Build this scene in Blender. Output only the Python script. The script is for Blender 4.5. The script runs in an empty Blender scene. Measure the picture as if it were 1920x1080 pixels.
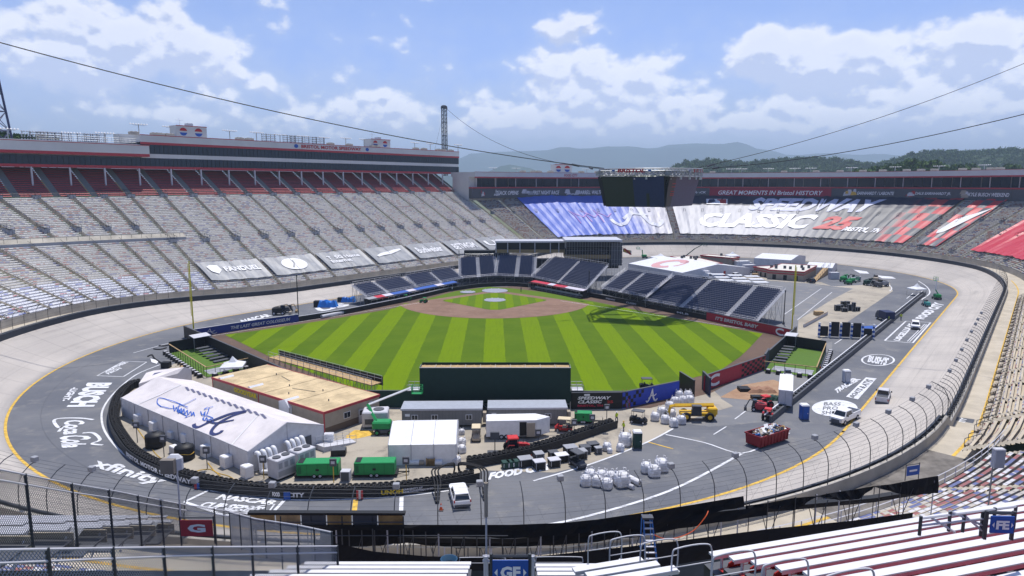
import bpy,bmesh,math,random
from mathutils import Vector,Matrix
rnd=random.Random(7)
sc=bpy.context.scene
COL=sc.collection
R=math.radians
F,VH,CH=1290.0,345.0,35.3
TH=math.atan((540-VH)/F)
cT,sT=math.cos(TH),math.sin(TH)
cam_d=bpy.data.cameras.new('camera');cam=bpy.data.objects.new('camera',cam_d);COL.objects.link(cam)
cam.location=(0,0,CH);cam.rotation_euler=(math.pi/2-TH,0,0)
cam_d.sensor_width=36;cam_d.lens=F/1920*36;cam_d.clip_start=0.5;cam_d.clip_end=60000
sc.camera=cam
SUN_EL,SUN_AZ=70.0,14.0
sun_d=bpy.data.lights.new('sun','SUN');sun_d.energy=4.4;sun_d.angle=R(0.53);sun_d.color=(1.0,0.955,0.89)
sun=bpy.data.objects.new('sun',sun_d);COL.objects.link(sun)
sdir=Vector((math.sin(R(SUN_AZ))*math.cos(R(SUN_EL)),math.cos(R(SUN_AZ))*math.cos(R(SUN_EL)),math.sin(R(SUN_EL))))
sun.rotation_euler=sdir.to_track_quat('Z','Y').to_euler();sun.location=(0,0,300)
sc.view_settings.view_transform='Standard';sc.view_settings.look='None'
sc.view_settings.exposure=0.18;sc.view_settings.gamma=1.0;sc.view_settings.use_curve_mapping=False
W=bpy.data.worlds.new('World');sc.world=W;W.use_nodes=True
nt=W.node_tree;nt.nodes.clear()
def nd(t,ty,**kw):
 n=t.nodes.new(ty)
 for k,v in kw.items():setattr(n,k,v)
 return n
def math_n(t,op,a,b=None,c=None,clamp=False):
 n=nd(t,'ShaderNodeMath',operation=op,use_clamp=clamp)
 for i,x in enumerate((a,b,c)):
  if x is None:continue
  if isinstance(x,(int,float)):n.inputs[i].default_value=x
  else:t.links.new(x,n.inputs[i])
 return n.outputs[0]
def mixc(t,fac,a,b,mode='MIX'):
 n=nd(t,'ShaderNodeMix',data_type='RGBA',blend_type=mode)
 for s,x in((0,fac),(6,a),(7,b)):
  if isinstance(x,(int,float)):n.inputs[s].default_value=x
  elif isinstance(x,tuple):n.inputs[s].default_value=(*x,1)
  else:t.links.new(x,n.inputs[s])
 return n.outputs[2]
def direction(u,v):
 a=(u-960)/F;b=(540-v)/F
 return math.atan2(a,cT+b*sT),math.atan2(-sT+b*cT,math.hypot(a,cT+b*sT))
BLOBS=[(110,50,170,60,.24),(260,60,90,50,.18),(370,88,60,30,.22),(330,118,90,30,.16),(140,130,130,40,.18),(425,132,26,40,.20),(210,210,60,18,.16),(320,215,40,18,.14),(60,250,70,26,.12),(1085,44,56,28,.34),(1012,48,20,10,.12),(840,120,38,26,.26),(750,92,30,16,.20),(800,86,20,8,.12),(908,122,22,8,.16),(500,148,26,14,.20),(716,176,16,8,.16),(660,130,30,8,.08),(1030,118,44,26,.24),(1140,135,80,36,.34),(1240,165,50,40,.22),(1070,165,60,26,.16),(1440,78,44,34,.30),(1390,108,70,30,.26),(1500,112,60,40,.24),(1310,190,50,28,.20),(1600,95,46,30,.26),(1560,130,60,34,.20),(1690,150,100,46,.22),(1830,62,44,34,.32),(1890,100,60,44,.26),(1780,190,90,40,.20),(620,212,100,22,.18),(760,196,80,24,.20),(900,190,80,26,.18),(980,225,110,24,.24),(1130,205,90,26,.20),(1000,250,300,18,.20),(1340,240,160,28,.24),(1520,215,100,34,.18),(1700,240,140,32,.22),(1880,220,60,50,.20),(560,240,120,20,.20)]
g=bpy.data.node_groups.new('cloud_cover','ShaderNodeTree')
g.interface.new_socket('Az',in_out='INPUT',socket_type='NodeSocketFloat')
g.interface.new_socket('El',in_out='INPUT',socket_type='NodeSocketFloat')
g.interface.new_socket('D',in_out='OUTPUT',socket_type='NodeSocketFloat')
gi=nd(g,'NodeGroupInput');go=nd(g,'NodeGroupOutput')
az,el=gi.outputs[0],gi.outputs[1]
cv=nd(g,'ShaderNodeCombineXYZ');g.links.new(az,cv.inputs[0]);g.links.new(math_n(g,'MULTIPLY',el,1.35),cv.inputs[1])
def gnoise(sc_,det,rough,dist=0.0,off=0.0):
 n=nd(g,'ShaderNodeTexNoise');n.noise_dimensions='3D'
 n.inputs['Scale'].default_value=sc_;n.inputs['Detail'].default_value=det;n.inputs['Roughness'].default_value=rough;n.inputs['Distortion'].default_value=dist
 ad=nd(g,'ShaderNodeVectorMath',operation='ADD');g.links.new(cv.outputs[0],ad.inputs[0]);ad.inputs[1].default_value=(off,off*.7,off*.3)
 g.links.new(ad.outputs[0],n.inputs['Vector']);return n.outputs['Fac']
n1=gnoise(8.0,10,.58,.1,3.1)
n2=gnoise(34.0,10,.66,.2,1.7)
def puff(scale,off):
 v=nd(g,'ShaderNodeTexVoronoi',feature='SMOOTH_F1',voronoi_dimensions='2D');v.inputs['Scale'].default_value=scale;v.inputs['Smoothness'].default_value=.35
 ad=nd(g,'ShaderNodeVectorMath',operation='ADD');g.links.new(cv.outputs[0],ad.inputs[0]);w=nd(g,'ShaderNodeVectorMath',operation='SCALE');nn=nd(g,'ShaderNodeTexNoise');nn.inputs['Scale'].default_value=scale*1.3;nn.inputs['Detail'].default_value=4
 g.links.new(cv.outputs[0],nn.inputs['Vector']);g.links.new(nn.outputs['Color'],w.inputs[0]);w.inputs['Scale'].default_value=.9/scale;g.links.new(w.outputs[0],ad.inputs[1]);g.links.new(ad.outputs[0],v.inputs['Vector'])
 return v.outputs['Distance']
dens=math_n(g,'MULTIPLY_ADD',n2,.24,math_n(g,'MULTIPLY',n1,.70))
dens=math_n(g,'MULTIPLY_ADD',puff(16.0,0),-.26,dens);dens=math_n(g,'MULTIPLY_ADD',puff(42.0,1),-.15,dens)
dens=math_n(g,'ADD',dens,.225)
for(bu,bv,ru,rv,am)in BLOBS:
 a0,e0=direction(bu,bv)
 dx=math_n(g,'MULTIPLY',math_n(g,'SUBTRACT',az,a0),F/ru*1.0)
 dy=math_n(g,'MULTIPLY',math_n(g,'SUBTRACT',el,e0),F/rv*1.0)
 q=math_n(g,'MULTIPLY_ADD',dy,dy,math_n(g,'MULTIPLY',dx,dx))
 ex=math_n(g,'EXPONENT',math_n(g,'MULTIPLY',q,-0.7))
 dens=math_n(g,'MULTIPLY_ADD',ex,am,dens)
g.links.new(dens,go.inputs[0])
tc=nd(nt,'ShaderNodeTexCoord');sep=nd(nt,'ShaderNodeSeparateXYZ');nt.links.new(tc.outputs['Generated'],sep.inputs[0])
AZ=math_n(nt,'ARCTAN2',sep.outputs[0],sep.outputs[1]);EL=math_n(nt,'ARCSINE',sep.outputs[2])
def cover(a,e):
 n=nd(nt,'ShaderNodeGroup',node_tree=g)
 nt.links.new(a,n.inputs[0]);nt.links.new(e,n.inputs[1]);return n.outputs[0]
D0=cover(AZ,EL)
D1=cover(math_n(nt,'ADD',AZ,0.003),math_n(nt,'ADD',EL,0.013))
def mrange(t,x,a,b,c=0.0,d=1.0,smooth=True):
 n=nd(t,'ShaderNodeMapRange',interpolation_type='SMOOTHSTEP' if smooth else 'LINEAR');t.links.new(x,n.inputs[0])
 for i,q in enumerate((a,b,c,d)):n.inputs[i+1].default_value=q
 return n.outputs[0]
alpha=mrange(nt,D0,.65,.82)
lit=mrange(nt,math_n(nt,'SUBTRACT',D0,D1),-.075,.08)
thick=mrange(nt,D0,.78,1.05)
litc=math_n(nt,'SUBTRACT',lit,math_n(nt,'MULTIPLY',thick,.20),clamp=True)
sky=nd(nt,'ShaderNodeTexSky',sky_type='NISHITA');sky.sun_disc=False
sky.sun_elevation=R(SUN_EL);sky.sun_rotation=R(SUN_AZ);sky.altitude=500;sky.air_density=1.0;sky.dust_density=0.6;sky.ozone_density=1.0
SKS=0.105
cloud=mixc(nt,litc,(.54/SKS,.61/SKS,.84/SKS),(.93/SKS,.95/SKS,1.05/SKS))
hz=mrange(nt,EL,.42,.0)
skyc=mixc(nt,1.0,sky.outputs[0],mixc(nt,hz,(1.06,1.06,1.26),(.94,1.0,1.55)),'MULTIPLY')
alp=math_n(nt,'MULTIPLY',alpha,mrange(nt,EL,-.02,.12,.55,.95))
veil=math_n(nt,'MULTIPLY',mrange(nt,EL,.30,.02),mrange(nt,D0,.40,.70,.15,.62))
skyc=mixc(nt,veil,skyc,(.66/SKS,.74/SKS,.93/SKS))
lowb=nd(nt,'ShaderNodeVectorMath',operation='SCALE');nt.links.new(cloud,lowb.inputs[0]);nt.links.new(mrange(nt,EL,.26,.04,1.0,1.38),lowb.inputs['Scale'])
out=mixc(nt,alp,skyc,lowb.outputs[0])
bg=nd(nt,'ShaderNodeBackground');bg.inputs['Strength'].default_value=SKS
nt.links.new(out,bg.inputs['Color'])
wo=nd(nt,'ShaderNodeOutputWorld');nt.links.new(bg.outputs[0],wo.inputs[0])
sc.cycles.max_bounces=5;sc.cycles.transparent_max_bounces=8;sc.cycles.use_denoising=True
sc.cycles.volume_bounces=0;W.cycles.sampling_method='MANUAL';W.cycles.sample_map_resolution=512
def P(u,v,z=0.0):
 a=(u-960)/F;b=(540-v)/F
 d=(a,cT+b*sT,-sT+b*cT);t=(z-CH)/d[2]
 return Vector((a*t,d[1]*t,z))
def HZ(x,y,v):
 "height at plan point (x, y) that shows at row v"
 k=(540-v)/F
 return CH+y*(k*cT-sT)/(cT+k*sT)
def PD(u,v,y):
 "point in the vertical plane at distance y seen at (u, v)"
 k=(540-v)/F;dz=y*(k*cT-sT)/(cT+k*sT)
 return Vector(((u-960)/F*(y*cT-dz*sT),y,CH+dz))
BRG=math.atan2(1010,F/cT)
UX,UY=math.sin(BRG),math.cos(BRG)
def SN(s,n,z=0.0):return Vector((s*UX-n*UY,s*UY+n*UX,z))
def toSN(p):return(p[0]*UX+p[1]*UY,-p[0]*UY+p[1]*UX)
RR,S1,S2,NC=76.3,104.0,257.0,96.5
LT=math.pi*RR;PER=2*(S2-S1)+2*LT
def ring(t,o,z=0.0):
 t=t%PER;ls=S2-S1
 if t<ls:return SN(S1+t,NC-RR-o,z)
 if t<ls+LT:
  a=(t-ls)/RR;return SN(S2+(RR+o)*math.sin(a),NC-(RR+o)*math.cos(a),z)
 if t<2*ls+LT:return SN(S2-(t-ls-LT),NC+RR+o,z)
 a=(t-2*ls-LT)/RR;return SN(S1-(RR+o)*math.sin(a),NC+(RR+o)*math.cos(a),z)
def sstep(a,b,x):
 x=min(1,max(0,(x-a)/(b-a)));return x*x*(3-2*x)
T_A,T_B,T_C,T_D=0.0,S2-S1,S2-S1+LT,2*(S2-S1)+LT
def turnness(t):
 t=t%PER
 return max(sstep(T_B-12,T_B+40,t)*(1-sstep(T_C-40,T_C+12,t)),sstep(T_D-25,T_D+40,t)if t>300 else 0,1-sstep(-30,25,t)if t<200 else 0)
BW=11.6
def zbank(t):return 1.8+3.0*turnness(t)
MATS={}
def mat(name,col,rough=.75,metal=0.0,var=.10,scale=.6,spec=.3,bump=0.0,bscale=20,col2=None,emit=None,trans=0.0,det=4):
 if name in MATS:return MATS[name]
 m=bpy.data.materials.new(name);m.use_nodes=True;t=m.node_tree;b=t.nodes['Principled BSDF']
 b.inputs['Roughness'].default_value=rough;b.inputs['Metallic'].default_value=metal;b.inputs['Specular IOR Level'].default_value=spec
 gm=nd(t,'ShaderNodeNewGeometry')
 n=nd(t,'ShaderNodeTexNoise');n.inputs['Scale'].default_value=scale;n.inputs['Detail'].default_value=det;n.inputs['Roughness'].default_value=.6
 t.links.new(gm.outputs['Position'],n.inputs['Vector'])
 f=mrange(t,n.outputs['Fac'],.3,.7)
 lo=tuple(c*(1-var)for c in col)if col2 is None else col2
 hi=tuple(min(1,c*(1+var))for c in col)if col2 is None else col
 t.links.new(mixc(t,f,lo,hi),b.inputs['Base Color'])
 if bump:
  n2_=nd(t,'ShaderNodeTexNoise');n2_.inputs['Scale'].default_value=bscale;n2_.inputs['Detail'].default_value=3
  t.links.new(gm.outputs['Position'],n2_.inputs['Vector'])
  bp=nd(t,'ShaderNodeBump');bp.inputs['Strength'].default_value=bump;t.links.new(n2_.outputs['Fac'],bp.inputs['Height']);t.links.new(bp.outputs[0],b.inputs['Normal'])
 if emit:b.inputs['Emission Color'].default_value=(*emit[0],1);b.inputs['Emission Strength'].default_value=emit[1]
 if trans:b.inputs['Alpha'].default_value=1-trans
 MATS[name]=m;return m
def flat(name,col,rough=.6,**k):return mat(name,col,rough,var=k.pop('var',.06),scale=k.pop('scale',1.5),**k)
M=dict(white=flat('white_paint',(.78,.78,.80),.45),white_line=flat('white_line_paint',(.72,.73,.76),.7,var=.12,scale=3,col2=(.5,.51,.54)),vinyl=flat('white_vinyl',(.76,.77,.80),.35,bump=.15,bscale=1.2),black=flat('black_paint',(.012,.013,.016),.55),drape=flat('drape_and_shade_cloth',(.010,.010,.013),.9,bump=.3,bscale=3),rubber=flat('rubber',(.018,.018,.02),.85),yellow=flat('yellow_paint',(.60,.38,.06),.7,var=.25,scale=1.5),red=flat('red_paint',(.42,.025,.03),.5),steel=flat('galvanised_steel',(.42,.43,.45),.45,metal=.6),dsteel=flat('dark_steel',(.07,.075,.085),.5,metal=.4),alum=flat('aluminium',(.62,.62,.66),.4,metal=.3),concrete=mat('concrete',(.42,.39,.34),.9,var=.14,scale=.25,bump=.1),grey=flat('grey_paint',(.30,.31,.34),.6),lgrey=flat('light_grey_paint',(.52,.52,.56),.6),dgrey=flat('dark_grey_paint',(.08,.085,.10),.6),glass=flat('dark_glass',(.012,.018,.03),.08,spec=.6),blue=flat('blue_paint',(.02,.09,.38),.5),navy=flat('navy_paint',(.012,.02,.075),.5),green=flat('green_paint',(.015,.26,.075),.45),dgreen=flat('dark_green_paint',(.012,.05,.04),.6),tan=flat('tan_siding',(.36,.31,.25),.8),wood=flat('timber',(.42,.29,.15),.85,scale=2,var=.25),plywood=mat('plywood',(.40,.25,.10),.85,var=.3,scale=1.1),orange=flat('orange_plastic',(.75,.10,.02),.5),skin=flat('skin',(.42,.24,.16),.6),hivis=flat('hi_vis_vest',(.55,.70,.03),.6),denim=flat('denim',(.05,.06,.11),.9),tarpblue=flat('blue_tarp',(.03,.20,.62),.4,bump=.6,bscale=1.5),chrome=flat('chrome',(.6,.6,.62),.15,metal=1),redglow=flat('tail_light',(.4,.01,.01),.3),pallet=flat('pallet_wood',(.40,.27,.13),.9,var=.3,scale=3),bag=flat('bulk_bag_fabric',(.66,.66,.69),.75,bump=1.0,bscale=4,var=.16,scale=2),seatblk=flat('navy_grey_seat',(.060,.075,.14),.6),turf2=flat('bullpen_turf',(.08,.155,.018),.9),clay=flat('clay',(.30,.17,.11),.95),tancanvas=flat('cream_canopy',(.62,.52,.36),.7))
class MB:
 def __init__(s,m=None):s.v=[];s.f=[];s.m=[];s.ms=[];s.uv=[];s.use_uv=False;s.cur=0;s.x=None;s.smooth=False;s.mat(m)if m is not None else None
 def mat(s,m):
  m=M[m]if isinstance(m,str)else m
  if m not in s.ms:s.ms.append(m)
  s.cur=s.ms.index(m);return s
 def face(s,pts,uv=None):
  i=len(s.v);s.v+=[tuple(p)if s.x is None else tuple(s.x@Vector(p))for p in pts];s.f.append(tuple(range(i,i+len(pts))));s.m.append(s.cur)
  if uv:s.use_uv=True
  s.uv.append(uv)
  return s
 def solid(s,pts,faces):
  i=len(s.v);s.v+=[tuple(p)if s.x is None else tuple(s.x@Vector(p))for p in pts]
  for f in faces:s.f.append(tuple(i+k for k in f));s.m.append(s.cur);s.uv.append(None)
  return s
 def box(s,x0,y0,z0,x1,y1,z1):
  p=[(x0,y0,z0),(x1,y0,z0),(x1,y1,z0),(x0,y1,z0),(x0,y0,z1),(x1,y0,z1),(x1,y1,z1),(x0,y1,z1)]
  return s.solid(p,[(3,2,1,0),(4,5,6,7),(0,1,5,4),(1,2,6,5),(2,3,7,6),(3,0,4,7)])
 def cbox(s,cx,cy,z0,w,d,h):return s.box(cx-w/2,cy-d/2,z0,cx+w/2,cy+d/2,z0+h)
 def bevbox(s,x0,y0,z0,x1,y1,z1,b=.1):
  "box with chamfered vertical and top edges"
  lv=[(z0,0),(z1-b,0),(z1,b)];L=[]
  for z,i in lv:L.append([(x0+b+i*.3,y0+i,z),(x1-b-i*.3,y0+i,z),(x1-i,y0+b+i*.3,z),(x1-i,y1-b-i*.3,z),(x1-b-i*.3,y1-i,z),(x0+b+i*.3,y1-i,z),(x0+i,y1-b-i*.3,z),(x0+i,y0+b+i*.3,z)])
  return s.loft(L,True,True)
 def loft(s,rings,cap0=False,cap1=False,closed=True):
  i=len(s.v);n=len(rings[0])
  for r in rings:s.v+=[tuple(p)if s.x is None else tuple(s.x@Vector(p))for p in r]
  for k in range(len(rings)-1):
   for j in range(n if closed else n-1):
    a=i+k*n+j;b=i+k*n+(j+1)%n
    s.f.append((a,b,b+n,a+n));s.m.append(s.cur);s.uv.append(None)
  if cap0:s.f.append(tuple(i+j for j in reversed(range(n))));s.m.append(s.cur);s.uv.append(None)
  if cap1:s.f.append(tuple(i+(len(rings)-1)*n+j for j in range(n)));s.m.append(s.cur);s.uv.append(None)
  return s
 def cyl(s,cx,cy,z0,z1,r,r2=None,n=12,cap=True):
  r2=r if r2 is None else r2
  return s.loft([[(cx+q*math.cos(2*math.pi*k/n),cy+q*math.sin(2*math.pi*k/n),z)for k in range(n)]for z,q in((z0,r),(z1,r2))],cap,cap)
 def tube(s,a,b,r,n=6,r2=None,cap=True):
  a=Vector(a);b=Vector(b);d=b-a
  if d.length<1e-6:return s
  d.normalize();q=d.cross(Vector((0,0,1)));
  if q.length<1e-3:q=Vector((1,0,0))
  q.normalize();w=d.cross(q);r2=r if r2 is None else r2
  return s.loft([[p+(q*math.cos(2*math.pi*k/n)+w*math.sin(2*math.pi*k/n))*rr for k in range(n)]for p,rr in((a,r),(b,r2))],cap,cap)
 def path(s,pts,r,n=6,cap=True):
  pts=[Vector(p)for p in pts];L=[]
  q=None
  for i,p in enumerate(pts):
   d=(pts[min(i+1,len(pts)-1)]-pts[max(i-1,0)]).normalized()
   if q is None:
    q=d.cross(Vector((0,0,1)))
    if q.length<1e-2:q=Vector((1,0,0))
   q=(q-d*q.dot(d)).normalized();w=d.cross(q)
   L.append([p+(q*math.cos(2*math.pi*k/n)+w*math.sin(2*math.pi*k/n))*r for k in range(n)])
  return s.loft(L,cap,cap)
 def wheel(s,cx,cy,cz,r,w,n=14,axis='y'):
  def pt(a,rr,t):
   c_,s_=math.cos(a)*rr,math.sin(a)*rr
   return(cx+c_,cy+t,cz+s_)if axis=='y' else(cx+t,cy+c_,cz+s_)
  prof=[(r*.55,-w/2),(r*.9,-w/2),(r,-w*.3),(r,w*.3),(r*.9,w/2),(r*.55,w/2)]
  L=[[pt(2*math.pi*k/n,rr,t)for k in range(n)]for rr,t in prof]
  return s.loft(L,True,True)
 def prism(s,pts,y0,y1):
  "profile in (x, z) pushed from y0 to y1"
  n=len(pts);p=[(x,y0,z)for x,z in pts]+[(x,y1,z)for x,z in pts]
  return s.solid(p,[tuple(reversed(range(n))),tuple(range(n,2*n))]+[(i,(i+1)%n,n+(i+1)%n,n+i)for i in range(n)])
 def strip(s,la,lb,uvw=None,u0=0.0,v0=0.0,v1=1.0):
  "ribbon between two polylines, u along it in metres"
  u=u0
  for k in range(len(la)-1):
   du=(Vector(la[k+1])-Vector(la[k])).length if uvw is None else uvw
   s.face([la[k],la[k+1],lb[k+1],lb[k]],[(u,v0),(u+du,v0),(u+du,v1),(u,v1)]);u+=du
  return s
 def obj(s,name,parent=None,world=False,kind=None,label=None,smooth=None):
  if not s.v:return None
  me=bpy.data.meshes.new(name)
  vv=s.v
  if world and parent is not None:
   inv=WM[parent.name].inverted();vv=[tuple(inv@Vector(p))for p in s.v]
  me.from_pydata(vv,[],s.f)
  for m in s.ms:me.materials.append(m)
  me.polygons.foreach_set('material_index',s.m)
  if s.use_uv:
   uvl=me.uv_layers.new(name='UVMap');fl=[]
   for f,uv in zip(s.f,s.uv):
    for k in range(len(f)):fl+=uv[k]if uv else(0.0,0.0)
   uvl.data.foreach_set('uv',fl)
  if s.smooth if smooth is None else smooth:me.polygons.foreach_set('use_smooth',[True]*len(me.polygons))
  me.update()
  o=bpy.data.objects.new(name,me);COL.objects.link(o)
  if parent is not None:o.parent=parent;WM[o.name]=WM[parent.name].copy()
  else:WM[o.name]=Matrix.Identity(4)
  if kind:o['kind']=kind
  if label:o['label']=label
  return o
ORD='first second third fourth fifth sixth seventh eighth ninth tenth eleventh twelfth thirteenth fourteenth fifteenth sixteenth seventeenth eighteenth nineteenth twentieth twenty-first twenty-second twenty-third twenty-fourth'.split()
WM={}
def thing(name,label,cat,loc=(0,0,0),rz=0.0,group=None):
 o=bpy.data.objects.new(name,None);COL.objects.link(o);o.empty_display_size=.3
 o.location=loc;o.rotation_euler=(0,0,rz)
 WM[o.name]=Matrix.Translation(Vector(loc))@Matrix.Rotation(rz,4,'Z')
 o['label']=label;o['category']=cat
 if group:o['group']=group
 return o
def tag(o,label,cat,group=None):
 o['label']=label;o['category']=cat
 if group:o['group']=group
 return o
def struct(name,mb):
 return mb.obj(name,kind='structure')
KIDS={}
def kids(o):
 return[c for c in bpy.data.objects if c.parent==o]if o.name not in KIDS else KIDS[o.name]
def dup(root,loc,rz=0.0,label=None,group=None,scale=None):
 if root.name not in KIDS:KIDS[root.name]=[c for c in bpy.data.objects if c.parent==root]
 for c in KIDS[root.name]:
  if c.name not in KIDS:KIDS[c.name]=[d for d in bpy.data.objects if d.parent==c]
 r=root.copy();COL.objects.link(r);r.location=loc;r.rotation_euler=(0,0,rz)
 WM[r.name]=Matrix.Translation(Vector(loc))@Matrix.Rotation(rz,4,'Z')
 if scale:r.scale=scale
 if label:r['label']=label
 if group:r['group']=group
 for ch in KIDS[root.name]:
  c=ch.copy();COL.objects.link(c);c.parent=r
  for g_ in KIDS[ch.name]:d=g_.copy();COL.objects.link(d);d.parent=c
 return r
def move(root,loc,rz=0.0):
 root.location=loc;root.rotation_euler=(0,0,rz)
 WM[root.name]=Matrix.Translation(Vector(loc))@Matrix.Rotation(rz,4,'Z')
def glyphs(txt,shear=0.0,bold=0.02,space=1.0):
 cu=bpy.data.curves.new('t','FONT');cu.body=txt;cu.offset=bold;cu.resolution_u=2;cu.shear=shear;cu.space_character=space;cu.space_line=.95
 o=bpy.data.objects.new('t',cu);COL.objects.link(o)
 me=bpy.data.meshes.new_from_object(o.evaluated_get(bpy.context.evaluated_depsgraph_get()))
 vs=[v.co.copy()for v in me.vertices];fs=[tuple(p.vertices)for p in me.polygons]
 bpy.data.objects.remove(o);bpy.data.curves.remove(cu);bpy.data.meshes.remove(me)
 x0=min(v.x for v in vs);x1=max(v.x for v in vs);y0=min(v.y for v in vs);y1=max(v.y for v in vs)
 return[((v.x-x0)/(x1-x0),(v.y-y0)/(y1-y0))for v in vs],fs
def letter(mb,txt,bl,br,tl,lift=0.03,tr=None,**k):
 "writes txt inside the patch with bottom-left, bottom-right, top-left corners (3D), raised a little along its normal"
 vs,fs=glyphs(txt,**k);bl,br,tl=Vector(bl),Vector(br),Vector(tl)
 tr=br+tl-bl if tr is None else Vector(tr)
 n=(br-bl).cross(tl-bl).normalized()*lift
 pts=[(bl*(1-x)+br*x)*(1-y)+(tl*(1-x)+tr*x)*y+n for x,y in vs]
 mb.solid(pts,fs);return mb
def shape(mb,poly,bl,br,tl,lift=.03):
 "flat polygon given in 0..1 patch coordinates"
 bl,br,tl=Vector(bl),Vector(br),Vector(tl);n=(br-bl).cross(tl-bl).normalized()*lift
 mb.solid([bl+(br-bl)*x+(tl-bl)*y+n for x,y in poly],[tuple(range(len(poly)))]);return mb
def stroke(mb,pts,w,bl,br,tl,lift=.03):
 "flat brush line in patch coordinates; w may vary along it"
 n=len(pts);ws=w if isinstance(w,(list,tuple))else[w]*n;A=[];B=[]
 bl,br,tl=Vector(bl),Vector(br),Vector(tl);nn=(br-bl).cross(tl-bl).normalized()*lift
 ax=(br-bl).length;ay=(tl-bl).length
 for i in range(n):
  a=pts[max(0,i-1)];b=pts[min(n-1,i+1)]
  dx,dy=(b[0]-a[0])*ax,(b[1]-a[1])*ay;L=math.hypot(dx,dy)or 1
  ox,oy=-dy/L*ws[i]*ay/ax*.5,dx/L*ws[i]*.5
  x,y=pts[i]
  A.append(bl+(br-bl)*(x+ox)+(tl-bl)*(y+oy)+nn);B.append(bl+(br-bl)*(x-ox)+(tl-bl)*(y-oy)+nn)
 for i in range(n-1):mb.solid([B[i],B[i+1],A[i+1],A[i]],[(0,1,2,3)])
 return mb
def arcp(cx,cy,rx,ry,a0,a1,n=14):return[(cx+rx*math.cos(R(a0+(a1-a0)*k/n)),cy+ry*math.sin(R(a0+(a1-a0)*k/n)))for k in range(n+1)]
def base(name,label,cat,u1,v1,u2,v2,group=None):
 "a thing whose front-left and front-right base corners show at (u1,v1), (u2,v2): local x runs along the front, y away"
 a=P(u1,v1);b=P(u2,v2);d=b-a
 t=thing(name,label,cat,a,math.atan2(d.y,d.x),group)
 return t,d.length
#  GROUND, INFIELD AND TRACK
def smooth(pts,k=6,closed=False):
 out=[];n=len(pts)
 for i in range(n if closed else n-1):
  g_=lambda j:Vector(pts[j%n])if closed else Vector(pts[min(max(j,0),n-1)])
  p0,p1,p2,p3=g_(i-1),g_(i),g_(i+1),g_(i+2)
  for q in range(k):
   t=q/k;out.append(.5*((2*p1)+(p2-p0)*t+(2*p0-5*p1+4*p2-p3)*t*t+(3*p1-p0-3*p2+p3)*t**3))
 if not closed:out.append(Vector(pts[-1]))
 return out
def px(pts,z=0.0):return[P(u,v,z)for u,v in pts]
def sheet(name,pts,m,z):
 bm=bmesh.new();vs=[bm.verts.new((p[0],p[1],z))for p in pts];bm.faces.new(vs)
 bmesh.ops.triangulate(bm,faces=bm.faces[:])
 if sum((b.link_faces[0].normal.z if 0 else 1)for b in bm.verts[:1]):bm.normal_update()
 for f in bm.faces:
  if f.normal.z<0:f.normal_flip()
 me=bpy.data.meshes.new(name);bm.to_mesh(me);bm.free();me.materials.append(M[m]if isinstance(m,str)else m)
 o=bpy.data.objects.new(name,me);COL.objects.link(o);o['kind']='structure';return o
def ribbon(mb,pts,w,z,closed=False):
 L=[Vector((p[0],p[1],z))for p in pts];A=[];B=[]
 for i,p in enumerate(L):
  d=L[min(i+1,len(L)-1)]-L[max(i-1,0)];d.z=0;d.normalize();n=Vector((-d.y,d.x,0))*w/2
  A.append(p-n);B.append(p+n)
 return mb.strip(A,B)
def surf(name,a,b,c,s1=.05,s2=.9,rough=.9,streak=None):
 m=bpy.data.materials.new(name);m.use_nodes=True;t=m.node_tree;bs=t.nodes['Principled BSDF'];bs.inputs['Roughness'].default_value=rough;bs.inputs['Specular IOR Level'].default_value=.25
 gm=nd(t,'ShaderNodeNewGeometry')
 def nz(s,d=5,vec=None):
  n=nd(t,'ShaderNodeTexNoise');n.inputs['Scale'].default_value=s;n.inputs['Detail'].default_value=d;n.inputs['Roughness'].default_value=.65
  t.links.new(vec or gm.outputs['Position'],n.inputs['Vector']);return n.outputs['Fac']
 c1=mixc(t,mrange(t,nz(s1),.38,.66),a,b)
 c2=mixc(t,mrange(t,nz(s2,6),.52,.75),c1,c)
 if streak:
  mp=nd(t,'ShaderNodeMapping');mp.inputs['Rotation'].default_value=(0,0,streak);mp.inputs['Scale'].default_value=(.04,.9,1);t.links.new(gm.outputs['Position'],mp.inputs[0])
  c2=mixc(t,math_n(t,'MULTIPLY',mrange(t,nz(1.0,4,mp.outputs[0]),.5,.7),.35),c2,b)
 t.links.new(c2,bs.inputs['Base Color'])
 bp=nd(t,'ShaderNodeBump');bp.inputs['Strength'].default_value=.12;t.links.new(nz(6,4),bp.inputs['Height']);t.links.new(bp.outputs[0],bs.inputs['Normal'])
 MATS[name]=m;return m
M['asphalt']=surf('grey_coated_asphalt',(.118,.125,.145),(.168,.172,.185),(.215,.21,.205),.05,.30,streak=-BRG)
M['white_line']=surf('worn_white_paint',(.70,.71,.74),(.58,.59,.62),(.30,.31,.33),.3,1.1)
M['infield']=surf('tan_infield_concrete',(.41,.365,.295),(.30,.27,.225),(.17,.155,.14),.07,.22)
M['lot']=surf('worn_grey_paving',(.17,.175,.19),(.21,.21,.215),(.28,.26,.23),.05,.22)
M['dirt']=surf('warning_track_dirt',(.135,.088,.066),(.105,.07,.055),(.17,.11,.08),.08,.6)
M['infdirt']=surf('infield_clay',(.235,.145,.105),(.185,.112,.08),(.28,.18,.135),.12,.5)
M['sand']=surf('sandy_dirt',(.38,.25,.16),(.30,.18,.11),(.20,.12,.09),.15,.7)
M['outer']=surf('outer_ground',(.10,.13,.05),(.16,.15,.11),(.25,.23,.20),.004,.02)
oc=ring(0,0);cx_,cy_=SN((S1+S2)/2,NC)[:2]
mb=MB('outer')
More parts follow.
